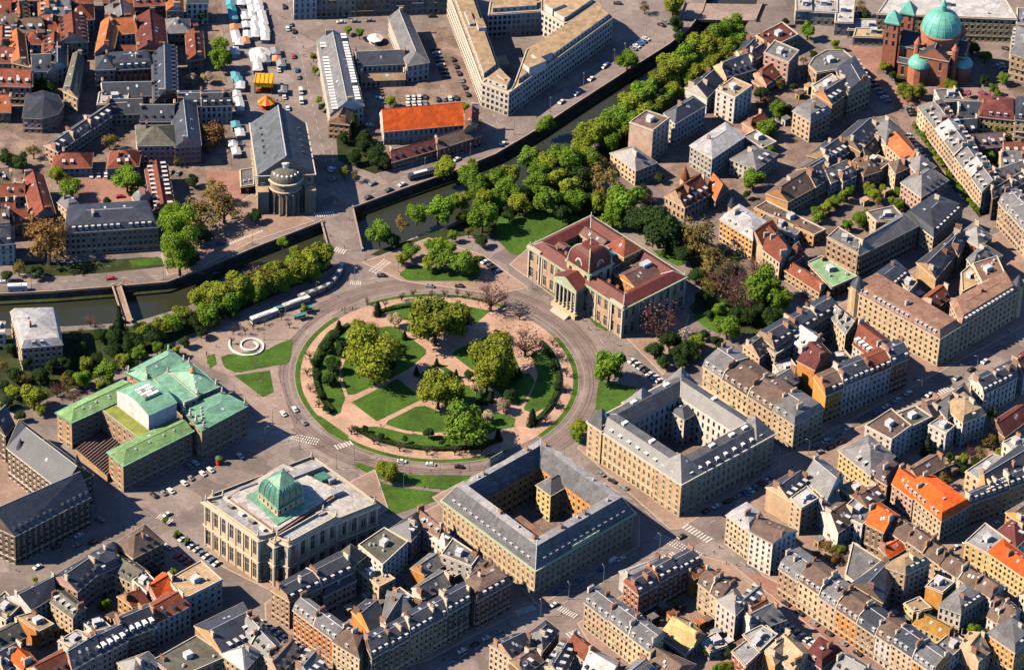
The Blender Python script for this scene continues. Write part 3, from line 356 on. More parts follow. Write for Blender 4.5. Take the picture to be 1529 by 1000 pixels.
([(182.8,-141.2),(194,-127.3),(183.7,-117.3),(180,-137.8)],7,'f',0,1,'w','g','',None,1,'house',None,36,1276,1,0),
([(198.3,-125.7),(206.2,-117.9),(201.8,-114.6),(195.2,-119.9)],8,'g',0,1,'b','O','',None,0,'house',None,36,1328,1,0),
([(218.7,-154.2),(223.3,-148),(217.7,-144.7),(213.3,-151.1)],14,'f',0,1,'O','g','',None,1,'house',None,36,1406,1,2),
([(226.2,-164.2),(235.6,-154),(228.2,-147.3),(218.7,-160.2)],11,'m',0,1,'w','g','se',2,2,'house',None,36,1434,1,0),
([(221.1,-188.4),(227.6,-179.6),(222.6,-173.8),(215.6,-182.8)],8,'f',0,1,'w','g','',None,1,'house',None,36,1419,1,0),
([(232.5,-191),(236.6,-185.6),(229.7,-175.7),(226.4,-183.2)],9,'g',0,1,'c','t','',None,1,'house',None,36,1461,1,0),
([(219.8,-175.9),(223.9,-170.4),(213.5,-162),(208.1,-167.2)],6,'g',1,1,'y','Y','',None,0,'house',None,36,1412,1,0),
([(247,-190.2),(254.8,-180),(246.5,-171.3),(237.5,-180.1)],13,'m',0,1,'O','g','',None,1,'house','bright orange corner house with grey mansard roof at the right edge',36,1515,1,0),
([(207.1,-161.4),(213.5,-158.6),(209.7,-153.1),(204.3,-157)],8,'f',0,1,'y','t','',None,1,'house',None,36,1364,1,0),
([(218.8,-134.1),(225.6,-126.2),(204.8,-103.4),(197.4,-111.8)],12,'g',1,3,'t','n','',None,0,'house',None,37,1402,1,0),
([(239.2,-154.9),(245.6,-147),(225.6,-126.2),(218.8,-134.1)],12,'g',1,3,'w','n','',None,0,'house',None,37,1478,1,0),
([(245.8,-174),(251.8,-160.7),(244.3,-150.8),(237.5,-165.4)],11,'g',1,2,'w','n','',None,0,'house',None,37,1506,1,0),
([(241,-125.1),(249.4,-116.4),(240.3,-105.7),(231.9,-117.7)],12,'f',0,1,'y','l','',None,1,'house',None,38,1478,1,0),
([(257.4,-142.9),(262.3,-135.4),(247.2,-116.9),(241,-125.1)],12,'h',1,1,'y','O','',3,0,'house',None,38,1540,1,0),
([(252.5,-117.7),(260,-106.9),(252.1,-101.1),(245.5,-109.4)],11,'h',0,1,'w','u','',None,1,'house',None,38,1516,1,0),
([(256.6,-104.2),(263.6,-95.1),(258.3,-89.8),(250.8,-96.9)],13,'g',0,1,'O','n','',None,1,'house',None,38,1528,1,0),
([(257.4,-154.5),(262.2,-149.5),(256.6,-145.2),(253.3,-150.1)],11,'g',0,1,'w','r','',None,1,'house',None,38,1542,1,0),
([(141.2,-196.5),(147.8,-186.5),(142.2,-182.1),(135.6,-187.6)],12,'f',0,1,'r','l','',None,1,'house',None,39,1134,1,0),
([(147.7,-201.6),(151.5,-196.3),(147.2,-192.1),(143.5,-196)],11,'f',0,1,'O','t','',None,1,'house',None,39,1158,1,0),
([(154.3,-208.4),(161.5,-197.3),(154.9,-187.7),(147.7,-198.3)],12,'g',1,1,'c','t','',None,1,'house',None,39,1183,1,0),
([(166.4,-204.8),(174.3,-194.7),(165.8,-188.6),(160.7,-198.5)],12,'m',1,1,'p','u','',None,1,'house',None,39,1226,1,0),
([(179.7,-212.8),(186.8,-206.2),(179.1,-198.7),(172,-207.5)],13,'g',1,1,'c','g','',None,1,'house',None,39,1276,1,0),
([(140.9,-175.6),(146.1,-170.6),(141.9,-164),(136.6,-169)],12,'g',0,1,'p','r','',None,1,'house',None,39,1132,1,0),
([(160.9,-102.4),(167.6,-95.6),(163.6,-89.1),(157.3,-96.6)],15,'f',0,1,'c','w','',None,1,'house',None,40,1197,1,0),
([(156.7,-95.2),(164.3,-84.2),(156,-78.3),(147.5,-86.9)],13,'g',0,1,'c','s','',None,1,'house',None,40,1181,1,0),
([(172,-92.9),(179,-77.5),(171.6,-68.4),(163.2,-80.8)],13,'g',1,1,'w','g','',None,0,'house',None,40,1234,1,0),
([(184.5,-88.7),(190.9,-82.1),(184.9,-77.5),(178.6,-83)],10,'f',0,1,'c','t','',None,1,'house',None,40,1276,1,0),
([(190.1,-97),(196.4,-90.4),(190.6,-84.6),(184.3,-90.1)],12,'g',0,1,'b','n','',None,1,'house',None,40,1296,1,0),
([(172,-98.3),(177.5,-90.5),(172.3,-87.2),(166.8,-92.5)],11,'g',0,1,'w','g','',None,1,'house',None,40,1234,1,0),
([(175.2,-111.4),(177.2,-113.6),(179.8,-111.3),(177.8,-109.1)],4.4,'S',0,1,'w','g','',None,0,'shed',None,36,1252,0,0),
([(178.6,-120.7),(180.6,-123),(183.2,-120.7),(181.2,-118.4)],3,'S',0,1,'b','n','',None,0,'shed',None,36,1265,0,0),
([(171.2,-118.9),(173.1,-121.1),(175.8,-118.8),(173.8,-116.6)],3,'S',0,1,'c','t','',None,0,'shed',None,36,1239,0,0),
([(181.9,-114.5),(183.8,-116.8),(186.5,-114.4),(184.5,-112.2)],4.4,'S',0,1,'g','l','',None,0,'shed',None,36,1276,0,0),
([(187.1,-134.4),(189.1,-136.7),(191.7,-134.3),(189.7,-132.1)],3,'S',0,1,'o','g','',None,0,'shed',None,36,1296,0,0),
([(179.9,-126.6),(181.9,-128.9),(184.5,-126.6),(182.5,-124.3)],3.7,'S',0,1,'t','v','',None,0,'shed',None,36,1270,0,0),
([(206,-144.8),(208,-147.1),(210.6,-144.7),(208.7,-142.5)],3,'S',0,1,'w','n','',None,0,'shed',None,36,1364,0,0),
([(200.9,-144),(202.8,-146.3),(205.5,-143.9),(203.5,-141.7)],3.7,'S',0,1,'o','r','',None,0,'shed',None,36,1346,0,0),
([(203.1,-143.8),(205.1,-146.1),(207.7,-143.8),(205.7,-141.5)],3.7,'S',0,1,'k','g','',None,0,'shed',None,36,1354,0,0),
([(207.8,-154),(209.8,-156.3),(212.4,-153.9),(210.4,-151.7)],4.4,'S',0,1,'w','l','',None,0,'shed',None,36,1372,0,0),
([(203.8,-160.1),(205.8,-162.3),(208.4,-160),(206.4,-157.8)],4.4,'S',0,1,'c','g','',None,0,'shed',None,36,1359,0,0),
([(196.5,-158.3),(198.5,-160.5),(201.1,-158.2),(199.1,-156)],4.4,'S',0,1,'g','l','',None,0,'shed',None,36,1333,0,0),
([(200,-162.7),(202,-164.9),(204.6,-162.6),(202.6,-160.4)],4.4,'S',0,1,'g','s','',None,0,'shed',None,36,1346,0,0),
([(230.4,-160.5),(232.4,-162.7),(235,-160.4),(233,-158.2)],3.7,'S',0,1,'t','g','',None,0,'shed',None,36,1453,0,0),
([(225.8,-163.1),(227.8,-165.4),(230.4,-163.1),(228.4,-160.8)],3,'S',0,1,'c','n','',None,0,'shed',None,36,1438,0,0),
([(234.3,-156.7),(236.3,-159),(238.9,-156.7),(237,-154.4)],3,'S',0,1,'w','t','',None,0,'shed',None,36,1466,0,0),
([(212.7,-159.4),(214.7,-161.7),(217.3,-159.4),(215.3,-157.1)],4.4,'S',0,1,'o','n','',None,0,'shed',None,36,1391,0,0),
([(209.9,-126.8),(211.9,-129.1),(214.5,-126.8),(212.5,-124.5)],3.7,'S',0,1,'w','g','',None,0,'shed',None,36,1375,0,0),
([(211.5,-124.3),(213.5,-126.6),(216.1,-124.3),(214.1,-122)],3.7,'S',0,1,'w','C','',None,0,'shed',None,36,1380,0,0),
([(223.4,-125.8),(225.4,-128.1),(228.1,-125.8),(226.1,-123.5)],3.7,'S',0,1,'w','v','',None,0,'shed',None,36,1422,0,0),
([(218.8,-128.6),(220.8,-130.8),(223.4,-128.5),(221.4,-126.2)],3,'S',0,1,'c','n','',None,0,'shed',None,36,1406,0,0),
([(166.9,-109.6),(168.9,-111.8),(171.5,-109.5),(169.5,-107.3)],3.7,'S',0,1,'t','g','',None,0,'shed',None,36,1223,0,0),
([(157.9,13.8),(159.9,11.5),(162.5,13.8),(160.6,16.1)],4.4,'S',0,1,'w','w','',None,0,'shed',None,41,1181,0,0),
([(165.7,6.4),(167.7,4.1),(170.3,6.4),(168.3,8.7)],3,'S',0,1,'w','l','',None,0,'shed',None,41,1207,0,0),
([(175.5,15.1),(177.5,12.9),(180.1,15.2),(178.1,17.4)],3,'S',0,1,'o','n','',None,0,'shed',None,41,1239,0,0),
([(183.3,11.7),(185.3,9.5),(187.9,11.8),(185.9,14)],3.7,'S',0,1,'c','t','',None,0,'shed',None,41,1265,0,0),
([(176.9,9.9),(178.9,7.6),(181.5,9.9),(179.5,12.2)],3,'S',0,1,'w','g','',None,0,'shed',None,41,1244,0,0),
([(149.2,15.8),(151.2,13.5),(153.8,15.9),(151.8,18.1)],3.7,'S',0,1,'m','g','',None,0,'shed',None,41,1153,0,0),
([(160.9,6),(162.9,3.7),(165.5,6),(163.5,8.3)],3,'S',0,1,'b','v','',None,0,'shed',None,41,1192,0,0),
([(170.6,39.2),(172.6,36.9),(175.2,39.2),(173.3,41.5)],4.4,'S',0,1,'w','l','',None,0,'shed',None,41,1221,0,0),
([(180.6,26.3),(182.6,24.1),(185.2,26.4),(183.3,28.6)],3.7,'S',0,1,'w','t','',None,0,'shed',None,41,1255,0,0),
([(186.4,29.5),(188.3,27.2),(191,29.5),(189,31.8)],3,'S',0,1,'w','w','',None,0,'shed',None,41,1273,0,0),
([(226.8,-37.4),(228.7,-39.6),(231.4,-37.3),(229.4,-35.1)],3,'S',0,1,'c','g','',None,0,'shed',None,41,1417,0,0),
([(235.5,-34.2),(237.5,-36.4),(240.1,-34.1),(238.1,-31.8)],3,'S',0,1,'b','n','',None,0,'shed',None,41,1446,0,0),
([(242.7,-18.1),(244.7,-20.3),(247.3,-18),(245.4,-15.8)],4.4,'S',0,1,'w','C','',None,0,'shed',None,41,1466,0,0),
([(214.9,-56.1),(216.9,-58.4),(219.5,-56),(217.5,-53.8)],3,'S',0,1,'c','l','',None,0,'shed',None,41,1380,0,0),
([(227.3,-56.4),(229.3,-58.7),(231.9,-56.4),(229.9,-54.1)],4.4,'S',0,1,'o','n','',None,0,'shed',None,41,1422,0,0),
([(207.2,-38.9),(209.2,-41.1),(211.8,-38.8),(209.8,-36.6)],4.4,'S',0,1,'c','g','',None,0,'shed',None,41,1351,0,0),
([(248.6,-48.5),(250.6,-50.8),(253.3,-48.5),(251.3,-46.2)],3,'S',0,1,'w','w','',None,0,'shed',None,41,1493,0,0),
([(183.7,-63.5),(185.7,-65.7),(188.3,-63.4),(186.4,-61.2)],3,'S',0,1,'t','g','',None,0,'shed',None,41,1276,0,0),
([(-19.4,-164.5),(-17.4,-166.8),(-14.8,-164.5),(-16.8,-162.2)],3,'S',0,1,'c','g','',None,0,'shed',None,42,568,0,0),
([(-25.4,-161.5),(-23.5,-163.7),(-20.8,-161.4),(-22.8,-159.2)],3.7,'S',0,1,'w','l','',None,0,'shed',None,42,547,0,0),
([(-37,-165.8),(-35,-168),(-32.4,-165.7),(-34.4,-163.5)],3,'S',0,1,'p','n','',None,0,'shed',None,42,506,0,0),
([(-32.3,-170.1),(-30.4,-172.3),(-27.7,-170),(-29.7,-167.8)],3.7,'S',0,1,'c','t','',None,0,'shed',None,42,521,0,0),
([(-9.3,-159.1),(-7.3,-161.4),(-4.7,-159.1),(-6.7,-156.8)],3.7,'S',0,1,'g','s','',None,0,'shed',None,42,605,0,0),
([(-0.9,-149.2),(1.1,-151.4),(3.7,-149.1),(1.8,-146.9)],4.4,'S',0,1,'w','l','',None,0,'shed',None,42,636,0,0),
([(3.2,-139.5),(5.2,-141.7),(7.8,-139.4),(5.8,-137.1)],3,'S',0,1,'o','n','',None,0,'shed',None,42,652,0,0),
([(11.7,-147.1),(13.7,-149.3),(16.3,-147),(14.3,-144.8)],3,'S',0,1,'b','g','',None,0,'shed',None,42,681,0,0),
([(-8.3,-149.7),(-6.3,-152),(-3.7,-149.7),(-5.6,-147.4)],3.7,'S',0,1,'w','v','',None,0,'shed',None,42,610,0,0),
([(-40.7,-177.6),(-38.7,-179.8),(-36.1,-177.5),(-38.1,-175.3)],3.7,'S',0,1,'k','s','',None,0,'shed',None,42,490,0,0),
([(103.3,-165),(105.2,-167.2),(107.9,-164.9),(105.9,-162.7)],4.4,'S',0,1,'o','r','',None,0,'shed',None,43,1003,0,0),
([(107,-157.8),(109,-160),(111.6,-157.7),(109.6,-155.4)],3.7,'S',0,1,'k','s','',None,0,'shed',None,43,1016,0,0),
([(115,-169.9),(117,-172.1),(119.6,-169.8),(117.6,-167.6)],4.4,'S',0,1,'o','o','',None,0,'shed',None,43,1045,0,0),
([(118,-166.2),(120,-168.5),(122.6,-166.2),(120.6,-163.9)],3,'S',0,1,'r','n','',None,0,'shed',None,43,1056,0,0),
([(121.6,-174),(123.6,-176.3),(126.2,-173.9),(124.2,-171.7)],3,'S',0,1,'w','l','',None,0,'shed',None,43,1069,0,0),
([(99.6,-160.6),(101.6,-162.9),(104.2,-160.5),(102.2,-158.3)],4.4,'S',0,1,'b','g','',None,0,'shed',None,43,990,0,0),
([(126.6,-180.5),(128.6,-182.7),(131.3,-180.4),(129.3,-178.2)],3.7,'S',0,1,'w','w','',None,0,'shed',None,43,1087,0,0),
([(95.1,-167.9),(97.1,-170.1),(99.8,-167.8),(97.8,-165.5)],4.4,'S',0,1,'k','g','',None,0,'shed',None,43,975,0,0),
([(86.3,-170.8),(88.3,-173),(90.9,-170.7),(88.9,-168.5)],3.7,'S',0,1,'b','s','',None,0,'shed',None,43,943,0,0),
([(140,-171.5),(142,-173.8),(144.6,-171.5),(142.6,-169.2)],3,'S',0,1,'w','l','',None,0,'shed',None,43,1134,0,0),
([(132.5,-181.2),(134.5,-183.5),(137.1,-181.2),(135.1,-178.9)],3.7,'S',0,1,'r','n','',None,0,'shed',None,43,1108,0,0),
([(80.5,-178.1),(82.5,-180.3),(85.1,-178),(83.1,-175.8)],4.4,'S',0,1,'o','r','',None,0,'shed',None,43,922,0,0),
([(-138.2,-166.1),(-136.2,-168.4),(-133.6,-166),(-135.5,-163.8)],4.4,'S',0,1,'o','g','',None,0,'shed',None,44,147,0,0),
([(-130.7,-181.7),(-128.7,-184),(-126.1,-181.7),(-128.1,-179.4)],3,'S',0,1,'c','n','',None,0,'shed',None,44,167,0,0),
([(-136,-186.7),(-134,-188.9),(-131.4,-186.6),(-133.4,-184.4)],4.4,'S',0,1,'w','l','',None,0,'shed',None,44,147,0,0),
([(-152.2,-192.4),(-150.2,-194.6),(-147.6,-192.3),(-149.6,-190.1)],3.7,'S',0,1,'o','t','',None,0,'shed',None,44,86,0,0),
([(-145,-191.9),(-143,-194.1),(-140.4,-191.8),(-142.3,-189.6)],4.4,'S',0,1,'w','g','',None,0,'shed',None,44,112,0,0),
([(-116,-150.5),(-114.1,-152.7),(-111.4,-150.4),(-113.4,-148.2)],3.7,'S',0,1,'k','s','',None,0,'shed',None,44,230,0,0),
([(-126.6,-164.1),(-124.6,-166.4),(-122,-164),(-123.9,-161.8)],4.4,'S',0,1,'c','n','',None,0,'shed',None,44,188,0,0),
([(-158,-198.5),(-156.1,-200.7),(-153.4,-198.4),(-155.4,-196.2)],3,'S',0,1,'b','g','',None,0,'shed',None,44,63,0,0),
([(168.1,245.9),(170.1,243.7),(172.7,246),(170.7,248.2)],3,'S',0,1,'t','n','',None,0,'shed',None,45,1194,0,0),
([(161.7,234.2),(163.7,231.9),(166.3,234.2),(164.4,236.5)],3,'S',0,1,'w','g','',None,0,'shed',None,45,1176,0,0),
([(171.2,264),(173.2,261.8),(175.8,264.1),(173.9,266.3)],3.7,'S',0,1,'p','r','',None,0,'shed',None,45,1202,0,0),
([(172.6,251.1),(174.6,248.9),(177.2,251.2),(175.3,253.5)],4.4,'S',0,1,'c','t','',None,0,'shed',None,45,1207,0,0),
([(160.6,221.4),(162.5,219.1),(165.2,221.4),(163.2,223.7)],3.7,'S',0,1,'g','g','',None,0,'shed',None,45,1173,0,0),
([(193.8,210),(195.8,207.8),(198.4,210.1),(196.4,212.3)],3.7,'S',0,1,'b','n','',None,0,'shed',None,45,1276,0,0),
([(207,195.6),(208.9,193.3),(211.6,195.6),(209.6,197.9)],3,'S',0,1,'o','r','',None,0,'shed',None,45,1317,0,0),
([(199.6,181.1),(201.5,178.8),(204.2,181.2),(202.2,183.4)],3.7,'S',0,1,'r','n','',None,0,'shed',None,45,1296,0,0),
([(209.8,181.9),(211.8,179.7),(214.4,182),(212.4,184.3)],3.7,'S',0,1,'w','g','',None,0,'shed',None,45,1328,0,0),
([(153.6,219.2),(155.6,217),(158.2,219.3),(156.2,221.5)],3,'S',0,1,'w','l','',None,0,'shed',None,45,1153,0,0),
([(182.2,276.4),(184.1,274.2),(186.8,276.5),(184.8,278.7)],3,'S',0,1,'b','g','',None,0,'shed',None,45,1234,0,0),
([(249.6,222.5),(251.5,220.3),(254.2,222.6),(252.2,224.8)],3,'S',0,1,'w','s','',None,0,'shed',None,45,1443,0,0),
([(260.3,214),(262.2,211.7),(264.9,214),(262.9,216.3)],3.7,'S',0,1,'p','g','',None,0,'shed',None,45,1477,0,0),
([(196.8,154),(198.8,151.8),(201.4,154.1),(199.4,156.3)],3,'S',0,1,'c','t','',None,0,'shed',None,46,1291,0,0),
([(180.2,161.7),(182.2,159.4),(184.8,161.7),(182.8,164)],3.7,'S',0,1,'w','g','',None,0,'shed',None,46,1239,0,0),
([(216.2,155.6),(218.2,153.3),(220.8,155.7),(218.9,157.9)],4.4,'S',0,1,'o','n','',None,0,'shed',None,46,1351,0,0),
([(234.8,95.6),(236.8,93.4),(239.4,95.7),(237.5,97.9)],3.7,'S',0,1,'o','r','',None,0,'shed',None,46,1419,0,0),
([(224.6,72.1),(226.6,69.9),(229.2,72.2),(227.2,74.4)],3,'S',0,1,'w','g','',None,0,'shed',None,46,1391,0,0),
([(219.1,75.9),(221,73.7),(223.7,76),(221.7,78.2)],4.4,'S',0,1,'p','l','',None,0,'shed',None,46,1372,0,0),
([(207.3,162.4),(209.2,160.1),(211.9,162.4),(209.9,164.7)],3.7,'S',0,1,'t','t','',None,0,'shed',None,46,1323,0,0),
([(164.3,101.5),(166.2,99.2),(168.9,101.5),(166.9,103.8)],3,'S',0,1,'t','g','',None,0,'shed',None,46,1194,0,0)]
OFFICE={'left': [(12.5,225.1),(21,238.5),(4.8,311.8),(-8,310.7)],'nose': [(12.5,224.9),(26.1,216.7),(28.6,226.5),(21.1,238.2)],'right': [(26.2,216.7),(76.6,290.8),(68.6,304.5),(54.9,284.9),(33.7,256.9),(28.7,226.5)],'top': [(13.8,288.8),(39.8,294.3),(39.6,304.9),(14.3,300.4)],'mid': [(40.1,294.3),(51.9,282.9),(54.7,285.1),(68.5,304.8),(58.7,314.2),(39.8,307.8)],'h': 13.5}
LM={'palace': {'q': [(83.29,35.57),(111.8,62.77),(67.56,108.52),(39.05,81.32)],'dome': (64.5,67.1)},'theatre': {'w1': [(-157.64,-66.24),(-131.75,-42.6),(-138.44,-34.2),(-164.76,-59.84)],'w2': [(-132.12,-95.22),(-104.53,-68.47),(-111.52,-60.28),(-139.41,-86.36)],'cross': [(-127.73,-74.45),(-111.72,-59.63),(-131.8,-42.16),(-145.98,-55.26)],'fly': [(-123.61,-68.68),(-112.28,-58.63),(-127.38,-43.24),(-139.03,-52.32)],'up': [(-110.53,-55.83),(-103.71,-50.11),(-118.11,-33.42),(-124.39,-39.18)],'hip': [(-104.36,-46.58),(-95.63,-39.53),(-110.22,-22.24),(-119.57,-31.05)],'pl': [(-128.02,-37.24),(-111.57,-20.99),(-119.67,-12.65),(-136.84,-30.8)],'pr': [(-100.27,-70.11),(-81.83,-50.77),(-93.5,-42.36),(-109.99,-56.07)],'deck': [(-139.89,-88.78),(-127.26,-68.21),(-146.19,-55.1),(-155.75,-70.36)]},'library': {'main': [(-62.58,-154.17),(-20.81,-123.53),(-50.62,-92.82),(-92.39,-123.45)],'pl': [(-69.41,-152.28),(-62.97,-148.83),(-86.93,-124.96),(-94.15,-128.54)],'pr': [(-56.66,-154.81),(-37.26,-135.44),(-43.24,-131.65),(-62.17,-151.26)],'drum': [(-61.89,-137.97),(-51.59,-126.81),(-61.76,-115.64),(-72.23,-124.58)],'inner': [(-61.96,-148.19),(-35.96,-117.03),(-63.06,-98.44),(-85.33,-125.27)]},'ministry': {'q': [(47.4,-153.49),(88.55,-111.76),(47.85,-67.61),(6.69,-109.33)],'annex': [(60.43,-98.23),(63.85,-94.59),(58.18,-88.44),(54.78,-93)]},'prefecture': {'q': [(109.01,-94.01),(149.1,-55.91),(109,-15.36),(68.91,-53.47)]},'church': {'dome': (240.4,277.4),'t1': (216.1,277.9),'t2': (224.1,287.5),'a1': (230.4,266.5),'a2': (252.3,269.7)},'opera': {'q': [(-90.37,126.94),(-64.01,130.64),(-71.12,173.08),(-97.11,170.9)],'rot': (-77.5,129.7)}}
